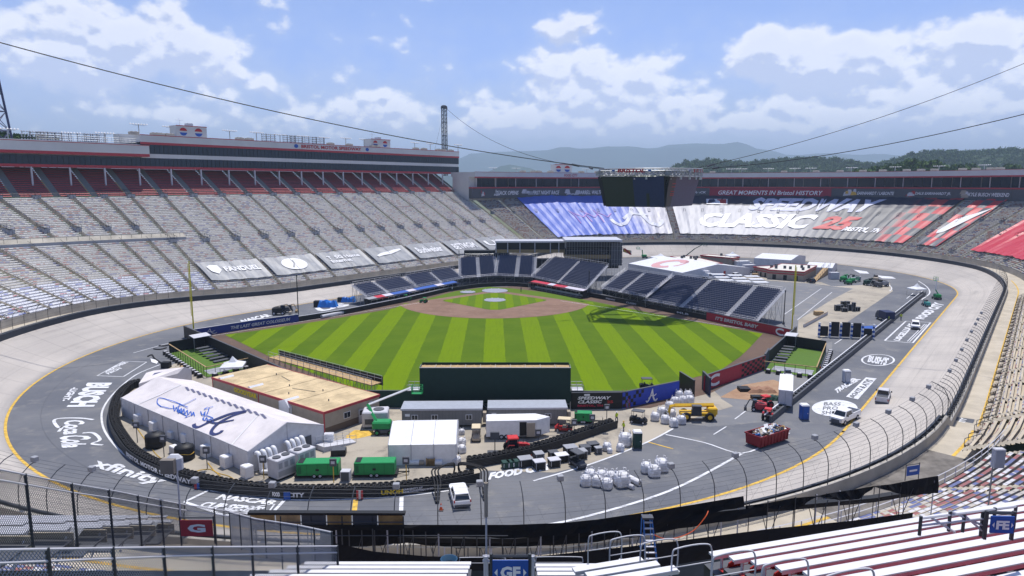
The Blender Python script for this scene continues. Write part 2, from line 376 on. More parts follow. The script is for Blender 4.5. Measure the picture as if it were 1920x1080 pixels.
mb.face([(-14500,-14500,-.6),(14500,-14500,-.6),(14500,14500,-.6),(-14500,14500,-.6)]);struct('ground',mb)
inner=[ring(t,-.3)for t in range(0,int(PER),6)]
sheet('apron',[ring(t,.2)for t in range(0,int(PER),6)],'asphalt',0.0)
sheet('compound_paving',px([(235,735),(222,800),(250,850),(300,884),(390,905),(500,926),(700,930),(860,915),(905,882),(1040,886),(1112,868),(1212,829),(1262,803),(1300,785),(1345,765),(1352,745),(1330,725),(1275,712),(1180,745),(1060,762),(780,760),(690,725),(400,690),(330,680)]),'infield',.008)
sheet('pit_lot',px([(1440,665),(1533,640),(1592,602),(1674,546),(1600,541),(1520,532),(1330,520),(1330,600),(1440,640)]),'lot',.008)
sheet('pit_paving',px([(1533,640),(1592,602),(1674,546),(1668,530),(1625,534),(1560,537),(1600,541),(1560,562),(1497,600),(1495,636)]),'infield',.016)
sheet('paddock_paving',px([(1290,508),(1330,520),(1440,526),(1520,532),(1600,541),(1560,537),(1540,529),(1490,526),(1400,516),(1340,506),(1300,496),(1200,492),(1200,500)]),'infield',.012)
sheet('outfield_lot',px([(1255,790),(1330,800),(1450,790),(1500,750),(1560,700),(1560,640),(1440,690),(1330,735),(1300,780)]),'lot',.004)
sheet('dirt_pile_ground',px([(1350,745),(1392,722),(1450,712),(1478,722),(1470,745),(1425,752),(1380,748)]),'sand',.02)
sheet('ramp_sand',px([(1278,725),(1320,728),(1375,762),(1330,775),(1290,740)]),M['wood']if 0 else 'infield',.024)
yl=MB('yellow');wl=MB('white_line')
L0=[ring(t,-.38,.03)for t in range(0,int(PER)+3,3)];L1=[ring(t,0.0,.03)for t in range(0,int(PER)+3,3)]
yl.strip(L0,L1)
ribbon(yl,px([(668,930),(664,962)]),.55,.03);ribbon(yl,px([(1215,829),(1262,842)]),.25,.03)
struct('yellow_line',yl)
for pts,w in(([(300,684),(255,703),(216,735),(194,765),(191,790),(200,815),(225,845),(262,872),(320,895),(395,917),(480,932),(560,938),(690,935),(780,928),(880,915)],.28),([(1000,902),(1112,869),(1212,830),(1262,804)],.3),([(1248,815),(1320,830),(1392,850),(1450,825),(1480,812)],.28),([(1392,850),(1290,905),(1200,940),(1060,978),(960,990)],.38),([(753,930),(752,962)],.45),([(1338,815),(1362,800)],.2),([(1378,786),(1398,771)],.2),([(250,662),(300,648),(330,640)],.22),([(1722,527),(1738,538),(1743,550),(1728,562)],.35),([(1662,530),(1672,540),(1668,546)],.3),([(1560,548),(1495,600)],.2),([(1540,541),(1470,590)],.2),([(1290,515),(1480,528),(1600,541)],.2),([(1655,600),(1672,590)],.25),([(1700,560),(1712,550)],.25),([(1565,645),(1580,635)],.2)):
 ribbon(wl,smooth(px(pts),5),w,.035)
struct('white_line',wl)
sg=MB('dgrey');sg.strip([ring(t,-4.56,.012)for t in range(600,690,4)],[ring(t,-4.5,.012)for t in range(600,690,4)]);struct('seam_line',sg)
m=bpy.data.materials.new('banked_concrete');m.use_nodes=True;t=m.node_tree;bs=t.nodes['Principled BSDF'];bs.inputs['Roughness'].default_value=.85;bs.inputs['Specular IOR Level'].default_value=.25
uv=nd(t,'ShaderNodeUVMap');sx=nd(t,'ShaderNodeSeparateXYZ');t.links.new(uv.outputs[0],sx.inputs[0])
def nzv(s,d=5,sc3=(1,1,1)):
 mp=nd(t,'ShaderNodeMapping');mp.inputs['Scale'].default_value=sc3;t.links.new(uv.outputs[0],mp.inputs[0])
 n=nd(t,'ShaderNodeTexNoise');n.inputs['Scale'].default_value=s;n.inputs['Detail'].default_value=d;n.inputs['Roughness'].default_value=.6;t.links.new(mp.outputs[0],n.inputs['Vector']);return n.outputs['Fac']
c=mixc(t,mrange(t,nzv(.06,5),.35,.65),(.49,.45,.41),(.41,.378,.35))
c=mixc(t,math_n(t,'MULTIPLY',mrange(t,nzv(1,5,(.03,.8,1)),.46,.78),.45),c,(.27,.25,.235))
c=mixc(t,math_n(t,'MULTIPLY',mrange(t,math_n(t,'ADD',sx.outputs[1],math_n(t,'MULTIPLY',nzv(.15,4),1.6)),2.6,.2),.55),c,(.20,.195,.20))
c=mixc(t,math_n(t,'MULTIPLY',mrange(t,nzv(1.6,3,(.05,.2,1)),.60,.74),.28),c,(.19,.18,.175))
jx=math_n(t,'FRACT',math_n(t,'DIVIDE',sx.outputs[0],7.2));jl=math_n(t,'LESS_THAN',jx,.018)
c=mixc(t,math_n(t,'MULTIPLY',jl,.45),c,(.15,.14,.14))
jy=math_n(t,'LESS_THAN',math_n(t,'FRACT',math_n(t,'DIVIDE',sx.outputs[1],3.9)),.012);c=mixc(t,math_n(t,'MULTIPLY',jy,.4),c,(.15,.14,.14))
t.links.new(c,bs.inputs['Base Color']);M['bank']=m
nb=int(PER/3);mb=MB('bank');NO=5
for k in range(nb):
 ta,tb=k*PER/nb,(k+1)*PER/nb
 for j in range(NO):
  oa,ob=BW*j/NO,BW*(j+1)/NO
  q=lambda t_,o_:ring(t_,o_,zbank(t_)*(o_/BW)**1.08+.02)
  mb.face([q(ta,ob),q(tb,ob),q(tb,oa),q(ta,oa)][::-1],[(ta,ob),(tb,ob),(tb,oa),(ta,oa)][::-1])
track=struct('banked_track',mb)
wall=thing('track_wall','dark steel faced retaining wall ringing the banked concrete track','wall',ring(0,BW,0))
mb=MB('dgrey');m2=MB('concrete');m3=MB('black');m4=MB('lgrey')
M['saferblk']=flat('dark_blue_grey_steel',(.030,.036,.050),.5)
N_=int(PER/3)
def pro(mbx,pr_):
 "closed cross-section [(o, dz)] swept round the track"
 n=len(pr_)
 for k in range(N_):
  ta,tb=k*PER/N_,(k+1)*PER/N_
  for i in range(n):
   (o1,z1),(o2,z2)=pr_[i],pr_[(i+1)%n]
   mbx.solid([ring(ta,o1,zbank(ta)+z1),ring(tb,o1,zbank(tb)+z1),ring(tb,o2,zbank(tb)+z2),ring(ta,o2,zbank(ta)+z2)],[(0,1,2,3)])
mb=MB(M['saferblk']);pro(mb,[(BW,-.3),(BW,1.25),(BW+.25,1.25),(BW+.25,-.3)]);mb.obj('steel_face',wall,world=True)
pro(m2,[(BW+.75,-2.0),(BW+.75,1.35),(BW+1.1,1.35),(BW+1.1,-2.0)]);m2 .obj('concrete_wall',wall,world=True)
mb=MB('black')
for k in range(int(PER/1.5)):
 t_=k*1.5*1.0;a=ring(t_,BW+.25,zbank(t_)+.1);b=ring(t_,BW+.75,zbank(t_)+.1);d=(ring(t_+.5,BW+.25)-ring(t_,BW+.25));d.z=0
 mb.solid([a,b,b+d,a+d,a+Vector((0,0,.95)),b+Vector((0,0,.95)),b+d+Vector((0,0,.95)),a+d+Vector((0,0,.95))],[(0,1,5,4),(1,2,6,5),(2,3,7,6),(3,0,4,7),(4,5,6,7)])
mb.obj('foam_block',wall,world=True,kind='stuff')
fence=thing('catch_fence','tall catch fence of inward curved posts and cables on the track wall','fence',ring(0,BW+1,2))
NP=258;SP=PER/NP
prof=[(.95,1.3)]+[(.95,2.4),(.92,3.3),(.75,4.1),(.35,4.75),(-.3,5.2),(-1.1,5.45)]
def fpt(t_,o_,dz):return ring(t_,BW+o_,zbank(t_)+dz)
for k in range(NP):
 t_=k*SP;near=not(170<t_<560)
 mb=MB('dsteel' if near else 'steel');mb.path([fpt(t_,o_,dz)for o_,dz in prof],.045 if near else.045,5)
 mb.obj('post',fence,world=True)
mb=MB('dsteel')
for k in range(NP):
 ta,tb=k*SP,(k+1)*SP
 near=(ta>600 or ta<150)
 for i in range(1,len(prof)):
  for f_ in((0,.5)if near else(0,)):
   o_=prof[i-1][0]*f_+prof[i][0]*(1-f_);dz=prof[i-1][1]*f_+prof[i][1]*(1-f_)
   mb.tube(fpt(ta,o_,dz),fpt(tb,o_,dz),.014,3,cap=False)
 for i in range(3):
  if near:mb.tube(fpt(ta+SP*i/3,.95,1.3),fpt(ta+SP*((i+2)%3)/3,.9,4.0),.006,3,cap=False)
mb.obj('cables',fence,world=True,kind='stuff')
def post_box(t_):
 tip=fpt(t_,-.8,5.35);d=ring(t_+1,0)-ring(t_,0)
 th=thing('track_lamp','small grey box lamp on top of a curved fence post','lamp',tip,math.atan2(d.y,d.x),'grey box lamps along the catch fence')
 mb=MB('grey');mb.bevbox(-.27,-.24,.05,.27,.24,.5,.04);mb.obj('housing',th)
 mb=MB('dgrey');mb.box(-.2,.24,.1,.2,.26,.45);mb.obj('lens',th)
 mb=MB('dsteel');mb.tube((0,0,-.12),(0,0,.06),.05);mb.obj('bracket',th)
 return th
pb=None
for li,(u_,v_)in enumerate(sorted(((75,832),(193,852),(1096,892),(1262,864),(1397,845),(1510,821),(1593,798),(1657,775),(1707,749),(1739,727),(1774,685),(1788,666),(1800,649),(1810,635),(1818,618),(1826,607),(1833,595),(1838,584),(722,880),(912,885),(350,870),(528,884)))):
 best=min(range(600,600+330),key=lambda q:(lambda w:(w[0]-u_)**2+(w[1]-v_)**2)((lambda p:((960+F*p.x/(p.y*cT-(p.z-CH)*sT)),(540-F*(p.y*sT+(p.z-CH)*cT)/(p.y*cT-(p.z-CH)*sT))))(fpt(q,-.8,5.8)))if fpt(q,0,0).y>5 else 1e9)
 t_=round(best/SP)*SP
 lb_='grey box lamp on a fence post, %s from the left along the near fence'%ORD[li]
 if pb is None:pb=post_box(t_);pb['label']=lb_
 else:
  d=ring(t_+1,0)-ring(t_,0);dup(pb,fpt(t_,-.8,5.35),math.atan2(d.y,d.x),lb_)
mb=MB(mat('walkway_concrete',(.46,.41,.33),.9,var=.12,scale=.3));y2=MB('yellow')
for k in range(N_):
 ta,tb=k*PER/N_,(k+1)*PER/N_
 za,zb_=zbank(ta)+.05,zbank(tb)+.05
 mb.strip([ring(ta,BW+1.1,za),ring(tb,BW+1.1,zb_)],[ring(ta,19.2,za),ring(tb,19.2,zb_)])
 if not(170<ta<380):y2 .strip([ring(ta,15.3,za+.02),ring(tb,15.3,zb_+.02)],[ring(ta,15.65,za+.02),ring(tb,15.65,zb_+.02)])
struct('walkway',mb);struct('walkway_line',y2)
#  GRANDSTANDS
def seatmat(name,cols,base_,period=.55,warm=(.40,.37,.32)):
 "seats along a row: one colour per seat, chosen at random; u is metres along the row, v the row number"
 m=bpy.data.materials.new(name);m.use_nodes=True;t=m.node_tree;bs=t.nodes['Principled BSDF'];bs.inputs['Roughness'].default_value=.6
 uv=nd(t,'ShaderNodeUVMap');sx=nd(t,'ShaderNodeSeparateXYZ');t.links.new(uv.outputs[0],sx.inputs[0])
 cu=math_n(t,'FLOOR',math_n(t,'DIVIDE',sx.outputs[0],period));cvv=math_n(t,'FLOOR',sx.outputs[1])
 cb=nd(t,'ShaderNodeCombineXYZ');t.links.new(cu,cb.inputs[0]);t.links.new(cvv,cb.inputs[1])
 wn=nd(t,'ShaderNodeTexWhiteNoise');wn.noise_dimensions='2D';t.links.new(cb.outputs[0],wn.inputs['Vector'])
 c=base_
 acc=0
 for col,f in cols:
  acc+=f;a=math_n(t,'LESS_THAN',wn.outputs['Value'],1-acc+f);b=math_n(t,'GREATER_THAN',wn.outputs['Value'],1-acc)
  c=mixc(t,math_n(t,'MULTIPLY',a,b),c,col)
 fr=math_n(t,'FRACT',math_n(t,'DIVIDE',sx.outputs[0],period));gap=math_n(t,'LESS_THAN',fr,.12)
 c=mixc(t,math_n(t,'MULTIPLY',gap,.8),c,(.10,.10,.11))
 t.links.new(c,bs.inputs['Base Color']);M[name]=m;return m
seatmat('stadium_seats',[((.27,.09,.08),.14),((.08,.09,.22),.15),((.46,.45,.44),.34)],(.40,.38,.35),1.0)
seatmat('near_seats',[((.27,.09,.085),.22),((.10,.12,.27),.24),((.56,.55,.57),.24)],(.42,.39,.35),.8)
seatmat('red_seats',[((.40,.04,.045),.3)],(.46,.05,.055),.55)
seatmat('black_seats',[((.070,.085,.145),.4)],(.055,.068,.125),.55)
seatmat('tarpcover_seats',[((.42,.16,.17),.08),((.16,.19,.42),.10)],(.66,.67,.72),1.1)
M['tread']=mat('bench_tread_concrete',(.40,.37,.315),.9,var=.2,scale=.2)
M['tread2']=mat('aluminium_tread',(.62,.60,.565),.6,var=.15,scale=.2)
M['treadw']=mat('tan_tread',(.45,.39,.30),.85,var=.15,scale=.2)
M['bench']=flat('bench_aluminium',(.70,.68,.66),.5,var=.1,scale=.3)
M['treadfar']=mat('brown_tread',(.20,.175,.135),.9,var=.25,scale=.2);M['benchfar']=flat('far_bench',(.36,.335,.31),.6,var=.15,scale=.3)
M['whitetread']=flat('white_covered_tread',(.58,.58,.62),.6,var=.12,scale=.4);M['whitebench']=flat('white_covered_bench',(.76,.76,.80),.5)
M['stair']=mat('stair_concrete',(.36,.32,.255),.9,var=.2,scale=.5)
def rows(mb,fn,ta,tb,nseg,nrow,mt,mbn,mseat,row0=0,skip=None,seat_h=.42,detail=True):
 """rows of seating: fn(t, k) gives the front foot of row k at t; every row has tread, riser, bench board and seat backs"""
 for k in range(nrow):
  if skip and skip(k):continue
  for s_ in range(nseg):
   a,b=ta+(tb-ta)*s_/nseg,ta+(tb-ta)*(s_+1)/nseg
   A0,B0,A1,B1=fn(a,k),fn(b,k),fn(a,k+1),fn(b,k+1)
   dA=Vector((A1 .x-A0 .x,A1 .y-A0 .y,0));dB=Vector((B1 .x-B0 .x,B1 .y-B0 .y,0));rA=A1 .z-A0 .z
   up=Vector((0,0,1));L=(B0-A0).length;u0=a*1.0;u1=u0+(L if tb>ta else-L)
   mb.mat(mt);mb.face([A0,B0,B0+dB,A0+dA]);mb.face([A0+dA,B0+dB,B1,A1])
   h=seat_h
   mb.mat(mbn);q0,q1=.30,.66
   a0=A0+dA*q0+up*h;b0=B0+dB*q0+up*h;a1=A0+dA*q1+up*h;b1=B0+dB*q1+up*h
   v=row0+k+.5;uvb=[(u0,v),(u1,v),(u1,v),(u0,v)];mb.face([a0,b0,b1,a1],uvb);mb.face([a0-up*.12,b0-up*.12,b0,a0],uvb)
   if mseat:
    mb.mat(mseat);v=row0+k+.5
    c0=a0-up*.13-dA*.0;c1=b0-up*.13
    mb.face([A0+dA*.12+up*.20,B0+dB*.12+up*.20,c1+up*.10,c0+up*.10],[(u0,v),(u1,v),(u1,v),(u0,v)])
def stairway(mb,fn,t_,w,k0,k1):
 "aisle steps up the rake, two per row"
 for k in range(k0,k1):
  for h in(0,.5):
   A=fn(t_-w,k).lerp(fn(t_-w,k+1),h);B=fn(t_+w,k).lerp(fn(t_+w,k+1),h);A2=fn(t_-w,k).lerp(fn(t_-w,k+1),h+.5);B2=fn(t_+w,k).lerp(fn(t_+w,k+1),h+.5)
   z1=Vector((0,0,A2 .z-A.z));lift=Vector((0,0,.05))
   mb.face([A+z1+lift,B+z1+lift,B2+lift,A2+lift]);mb.face([A+lift,B+lift,B+z1+lift,A+z1+lift])
O0=19.2
def top_o(t):
 tt=t%PER
 if tt<T_B:return 58+0*tt
 o=58.0+12.2*sstep(T_C-40,T_C+4,tt)
 if tt>T_D:
  s_=S1-(RR+70)*math.sin((tt-T_D)/RR)
  a=min((tt-T_D)/RR,.62);o=min(84.0,(242.8-NC)/math.cos(a)-RR)
 return o
def top_z(t):
 tt=t%PER
 return 28.0+3.2*sstep(T_C-45,T_C+4,tt)
NR=52
def bowl(t,k):
 z0=zbank(t)+1.9;f_=k/NR
 return ring(t,O0+(top_o(t)-O0)*f_,z0+(top_z(t)-z0)*f_)
far_t=[153-6.9*k for k in range(8,0,-1)]+[T_B+6.2*k for k in range(0,33)]
tl=[T_C-32,T_C-24,T_C-16,T_C-8]
left_s=[256.3,245.6,234.8,224,213.4,202.6,191.8,181,170.2,159.3,148.6,137.8,127,116.2,105.4]
left_t=[T_B+LT+(S2-s_)for s_ in left_s]
left_u=[T_D+3.6+4.9*k for k in range(0,22)]
ground0=lambda t,o=50:ring(t,o,0)
def stand(name,label,ts,mt,mbn,mseat,fn=bowl,nrow=NR,nseg=2,aisle=.55,lowk=0,group=None,loc=None,step_k=None,extra=None):
 th=thing(name,label,'grandstand',loc or ring((ts[0]+ts[-1])/2,40,0),0,group)
 mb=MB()
 for a,b in zip(ts,ts[1:]):
  f_=mt if isinstance(mt,str)else mt(a)
  g_=aisle*(RR/(RR+40)if not(T_C<a<T_D or a<T_B)else 1.0)
  if lowk:rows(mb,fn,a+g_,b-g_,nseg,lowk,'whitetread','whitebench','tarpcover_seats',row0=int(a)*7)
  rows(mb,(lambda t,k:fn(t,k+lowk)),a+g_,b-g_,nseg,nrow-lowk,f_,mbn,mseat,row0=int(a)*7+lowk)
 mb.obj('seat_rows',th,world=True,kind='stuff')
 for t_ in(ts[1:]if ts[0]==left_t[-1]else ts):
  g_=aisle*(RR/(RR+40)if not(T_C<t_<T_D or t_<T_B)else 1.0)
  mb=MB('stair');stairway(mb,fn,t_,g_,0,nrow);mb.obj('stairway',th,world=True)
 return th
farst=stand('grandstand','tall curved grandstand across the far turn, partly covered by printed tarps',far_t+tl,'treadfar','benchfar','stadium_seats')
leftst=stand('grandstand','long silver grandstand below the glass suites on the left',[tl[-1]+2]+left_t,'tread2','bench','stadium_seats')
def lw(a):return 'tread2'
left2=stand('grandstand','wide curved grandstand at the far left edge with pale bench rows',[left_t[-1]]+left_u,lw,'bench','stadium_seats',lowk=9)
def tunnel(t_,o_,z_,w=1.7,h=1.5,dep=3.2,th=None,rail=True):
 w*=.62;h*=.62
 d=ring(t_+.5,o_)-ring(t_-.5,o_);d.z=0;d.normalize();n=ring(t_,o_+1)-ring(t_,o_);n.z=0;n.normalize()
 p=ring(t_,o_,z_);mb=MB('grey');up=Vector((0,0,1))
 a=p-d*w;b=p+d*w;sl=.5
 mb.solid([a,b,b+n*dep,a+n*dep,a+up*(h+.4),b+up*(h+.4),b+n*dep+up*(h+.9),a+n*dep+up*(h+.9)],[(0,1,5,4),(1,2,6,5),(2,3,7,6),(3,0,4,7)])
 mb.mat('black').face([a+up*(h-.2),b+up*(h-.2),b+n*dep+up*(h+.2),a+n*dep+up*(h+.2)])
 mb.mat('dsteel')
 for q in(a,b):
  mb.tube(q+up*(h+1.2),q+n*dep+up*(h+1.9),.05,4)
  for f_ in(0,.5,1):mb.tube(q+n*dep*f_+up*(h+f_*.4),q+n*dep*f_+up*(h+1.2+.7*f_),.045,4)
 mb.tube(a+n*dep+up*(h+1.9),b+n*dep+up*(h+1.9),.05,4)
 return mb.obj('entry_tunnel',th,world=True)
def o_at(t_,k):return O0+(top_o(t_)-O0)*k/NR
def z_at(t_,k):z0=zbank(t_)+1.9;return z0+(top_z(t_)-z0)*k/NR
for i,t_ in enumerate(left_t):
 k=24;tunnel(t_,o_at(t_,k),z_at(t_,k),th=leftst);tunnel(t_,o_at(t_,NR-1),z_at(t_,NR-1),w=1.9,h=1.3,dep=4,th=leftst)
for i,t_ in enumerate(left_u[:16]):
 k=32;tunnel(t_,o_at(t_,k),z_at(t_,k),w=1.2,th=left2);tunnel(t_,o_at(t_,NR-1),z_at(t_,NR-1),w=1.4,h=1.3,dep=4,th=left2)
for i,t_ in enumerate(far_t+tl):
 if i%2==0:tunnel(t_,o_at(t_,2),z_at(t_,2),w=1.0,h=1.0,dep=2.4,th=farst)
 if t_>209:tunnel(t_,o_at(t_,31),z_at(t_,31),w=.8,h=1.1,dep=2.2,th=farst)
 else:tunnel(t_,o_at(t_,20),z_at(t_,20),w=1.0,h=1.2,dep=2.6,th=farst)
for th,ts in((leftst,left_t),(left2,left_u[:16])):
 for t_ in ts:
  mb=MB('dsteel')
  for k in range(0,NR-2,4):
   a,b=bowl(t_,k),bowl(t_,k+3);up=Vector((0,0,.95))
   mb.tube(a+up,b+up,.035,3,cap=False);mb.tube(a,a+up,.035,3,cap=False);mb.tube(b,b+up,.035,3,cap=False)
  mb.obj('handrail',th,world=True)
mb=MB('lgrey')
for k in range(14):
 ta,tb=left_u[0]-10+k*7.4,left_u[0]-10+(k+1)*7.4
 a,b=bowl(ta,26),bowl(tb,26);a2,b2=bowl(ta,28),bowl(tb,28);up=Vector((0,0,1))
 mb.mat('tread').face([a+up*.8,b+up*.8,b2+up*1.0,a2+up*1.0]);mb.mat('grey').face([a,b,b+up*.8,a+up*.8])
 mb.mat('dsteel')
 for q in range(4):c=a.lerp(b,q/4);mb.tube(c+up,c+up*2.1,.05,4)
 mb.tube(a+up*2.1,b+up*2.1,.05,4)
mb.obj('cross_aisle',left2,world=True)
mb=MB('concrete')
for k in range(int(PER/4)):
 ta=k*4.0
 if 600<ta<690:pass
 a,b=ring(ta,19.1,zbank(ta)),ring(ta+4,19.1,zbank(ta+4));z1=Vector((0,0,1.95));mb.face([a,b,b+z1,a+z1])
struct('stand_footing',mb)
O1,Z1c=70.4,31.4
def club(t,k):
 s_=270-t;f_=k/16;return SN(s_,NC+RR+O1+15.6*f_,Z1c+9.2*f_)
club_s=[267]+left_s+[94.6,83.8,73,62.2,51.4,40.6,29.8]
clubst=thing('grandstand','band of red seats in the shade under the suite building','grandstand',SN(150,255,0))
mb=MB()
for a,b in zip(club_s,club_s[1:]):rows(mb,club,270-a+1.0,270-b-1.0,1,16,'red_seats','red_seats','red_seats',row0=int(a))
mb.obj('seat_rows',clubst,world=True,kind='stuff')
for s_ in club_s:mb=MB(flat('club_stair',(.20,.20,.20),.8));stairway(mb,club,270-s_,1.04,0,16);mb.obj('stairway',clubst,world=True)
mb=MB('dsteel')
for s_ in range(30,270,3):a=SN(s_,NC+RR+O1-.3,Z1c);mb.tube(a,a+Vector((0,0,1.1)),.04,3)
mb.tube(SN(28,NC+RR+O1-.3,Z1c+1.1),SN(268,NC+RR+O1-.3,Z1c+1.1),.04,3);mb.obj('front_rail',clubst,world=True)
NB=NC+RR+77.0
bld=thing('suite_building','long two storey suite building with dark glass bands and red trim','building',SN(150,NB,0))
def slab(mb,s0,s1,n0,n1,z0,z1):
 return mb.solid([SN(s0,n0,z0),SN(s1,n0,z0),SN(s1,n1,z0),SN(s0,n1,z0),SN(s0,n0,z1),SN(s1,n0,z1),SN(s1,n1,z1),SN(s0,n1,z1)],[(0,1,2,3),(4,7,6,5),(0,4,5,1),(1,5,6,2),(2,6,7,3),(3,7,4,0)])
M['fascia']=flat('fascia_panel',(.55,.55,.55),.6,var=.05,scale=.1);M['redtrim']=flat('red_trim',(.40,.045,.06),.5)
SE,SM,SW=276.3,113.0,20.0
mb=MB('redtrim');slab(mb,SW,SE,NB-.3,NB+1,40.5,41.4);slab(mb,SM,SE,NB-.5,NB,48.9,49.7);slab(mb,SM,SE+.1,NB-.55,NB-.3,52.0,52.25);slab(mb,SW,SM+1.8,NB-2.5,NB-.2,44.6,45.5);slab(mb,SW,SM+2,NB-2.6,NB-2.3,48.3,48.5);mb.obj('red_trim',bld,world=True)
mb=MB('fascia');slab(mb,SM,SE,NB-.5,NB+17,49.7,52.0);slab(mb,SM,SE-.4,NB-.15,NB,44.3,45.7);slab(mb,SW,SM+1.8,NB-2.5,NB+14,45.5,48.3);slab(mb,SM-1,SM+9,NB+14,NB+18,48,53.0)
slab(mb,SW,SE-1,NB+.4,NB+18,40.9,48.9);mb.obj('fascia',bld,world=True)
gl1=MB(flat('tinted_glass',(.016,.024,.040),.12,spec=.5));mu=MB('black')
for z0,z1,a_,b_ in((41.4,44.3,SW,SE),(45.7,48.9,SM,SE)):
 q=a_
 while q<b_-.1:
  e=min(q+1.6,b_);t0=rnd.uniform(-.02,.02)
  slab(gl1,q+.04,e-.04,NB+t0,NB+.1,z0,z1);q=e
  slab(mu,e-.05,e+.05,NB-.08,NB+.1,z0,z1)
gl1 .obj('window_glass',bld,world=True,kind='stuff');mu.obj('mullions',bld,world=True,kind='stuff')
mb=MB('lgrey')
for s_ in[79.6,90.3,100.7,111.8,122.8,133.9,144.9,155.9,166.9,177.6,188.5,199.4,210.1,221.0,231.4,242.1,252.9,263.4,68.5,57.5]:
 mb=MB('lgrey');slab(mb,s_-.22,s_+.22,NB-.6,NB-.1,34.8,40.6);mb.obj('column',bld,world=True)
mb=MB('lgrey')
for k in range(12):slab(mb,SE-6+k*.8,SE-5.1+k*.8,NB-4,NB-2,40-k*.7,40.3-k*.7)
mb.obj('end_stair',bld,world=True)
bt=MB('red');letter(bt,'BRISTOL MOTOR SPEEDWAY',SN(178,NB-.5,50.15),SN(210,NB-.5,50.15),SN(178,NB-.5,51.6),lift=.12,bold=.03)
bt.obj('lettering',bld,world=True)
bt=MB('blue')
for s_ in(174.5,212.5):shape(bt,arcp(.5,.5,.5,.5,0,360,12)[:-1],SN(s_,NB-.5,50.1),SN(s_+2,NB-.5,50.1),SN(s_,NB-.5,51.7),lift=.12)
bt.obj('round_logo',bld,world=True)
def hut(s_,n_,z_,w,h,label,rz=None,along=None):
 a=SN(s_,n_,z_);d=SN(s_+1,n_)-SN(s_,n_);ang=math.atan2(d.y,d.x)if along is None else along
 th=thing('roof_hut',label,'hut',a,ang)
 mb=MB('fascia');mb.box(0,0,0,w,5,h);mb.obj('wall',th)
 mb=MB('redtrim');mb.box(-.1,-.1,h,w+.1,-.0,h+.25);mb.mat('lgrey').box(-.1,.0,h,w+.1,5.1,h+.2);mb.obj('roof',th)
 mb=MB('lgrey');mb.box(w*.4,1,h+.25,w*.6,3,h+1.2);mb.tube((w*.2,2,h),(w*.2,2,h+3),.06);mb.tube((w*.2-1.5,2,h+2.2),(w*.2+1.5,2,h+2.2),.05);mb.obj('antenna',th)
 mb=MB('red')
 for cx in((.22*w,.72*w)):
  r=h*.36*(1 if cx<w/2 else 1.05)
  shape(mb.mat('red'),[(x,y)for x,y in arcp(.5,.5,.5,.5,12,168,10)],(cx-r,0,h*.5-r),(cx+r,0,h*.5-r),(cx-r,0,h*.5+r),lift=.03)
  shape(mb.mat('blue'),[(x,y)for x,y in arcp(.5,.5,.5,.5,192,348,10)],(cx-r,0,h*.5-r),(cx+r,0,h*.5-r),(cx-r,0,h*.5+r),lift=.03)
 mb.obj('round_logo',th)
 return th
hut(127.5,NB+3,52.25,11.5,4.0,'pale rooftop hut with two round red and blue logos, nearest the step in the roof')
hut(219,NB+3,52.25,12,3.8,'smaller pale rooftop hut with two round logos near the truss tower')
def rack(nl=7,h=4.0):
 th=thing('light_rack','slim roof mast with a crossbar of white floodlights on the suite roof','light',(0,0,0),0,'floodlight masts on the suite roof')
 mb=MB('steel');mb.box(-.12,-.12,0,.12,.12,h);mb.obj('mast',th)
 mb=MB('steel');mb.box(-3,-.1,h-.25,3,.1,h-.1);mb.box(-2,-.7,h-.6,2,-.6,h-.5);mb.obj('crossbar',th)
 for k in range(nl):
  x=-2.8+5.6*k/(nl-1);mb=MB('white');mb.loft([[(x+.05*math.cos(a),-.2+.05*math.sin(a),h+.25)for a in[i*math.pi/3 for i in range(6)]],[(x+.42*math.cos(a),-.2+.42*math.sin(a),h-.15)for a in[i*math.pi/3 for i in range(6)]]],True,True);mb.obj('floodlight',th)
 return th
rk=None;ang=math.atan2(UY,UX)
def uS(u_,n_):
 a,b=-60.0,500.0
 for _ in range(40):
  m_=(a+b)/2;p=SN(m_,n_,50)
  if 960+F*p.x/(p.y*cT-(p.z-CH)*sT)<u_:a=m_
  else:b=m_
 return a
for ri,(u_,n_,z_)in enumerate(sorted(((134,14,48.5),(197,6,48.5),(262,6,52.2),(322,8,52.2),(432,8,52.2),(482,8,52.2),(526,12,52.2),(569,12,52.2),(609,12,52.2),(649,8,52.2),(683,8,52.2),(717,8,52.2),(778,8,52.2),(807,8,52.2),(859,4,52.2),(15,10,48.5)))):
 lb_='roof mast with white floodlight crossbar, %s from the left on the suite roof'%ORD[ri]
 q=SN(uS(u_,NB+n_),NB+n_,z_)
 if rk is None:rk=rack();move(rk,q,ang);rk['label']=lb_
 else:dup(rk,q,ang,lb_)
def cluster():
 th=thing('light_bank','dense bank of small floodlights in tiers on the suite roof','light',(0,0,0),0,'tiered floodlight banks on the suite roof')
 mb=MB('dsteel')
 for i in range(4):mb.box(-3+i*2,-.1,0,-2.85+i*2,.1,3.6)
 for j in range(4):mb.box(-3.2,-.12,.8+j*.8,3.2,.1,.9+j*.8)
 mb.obj('frame',th)
 mb=MB('lgrey')
 for j in range(4):
  for i in range(9):mb.cyl(-3.2+i*.8,-.35,.95+j*.8,1.25+j*.8,.26,.12,6)
 mb.obj('floodlights',th,kind='stuff');return th
ck=None
for ri,(u_,n_,z_)in enumerate(sorted(((62,10,48.5),(78,11,48.5),(96,10,48.5),(110,11,48.5),(164,8,48.5),(180,9,48.5),(504,8,52.2),(543,8,52.2),(556,9,52.2),(583,8,52.2),(597,9,52.2)))):
 lb_='tiered bank of small floodlights, %s from the left on the suite roof'%ORD[ri]
 q=SN(uS(u_,NB+n_),NB+n_,z_)
 if ck is None:ck=cluster();move(ck,q,ang);ck['label']=lb_
 else:dup(ck,q,ang,lb_)
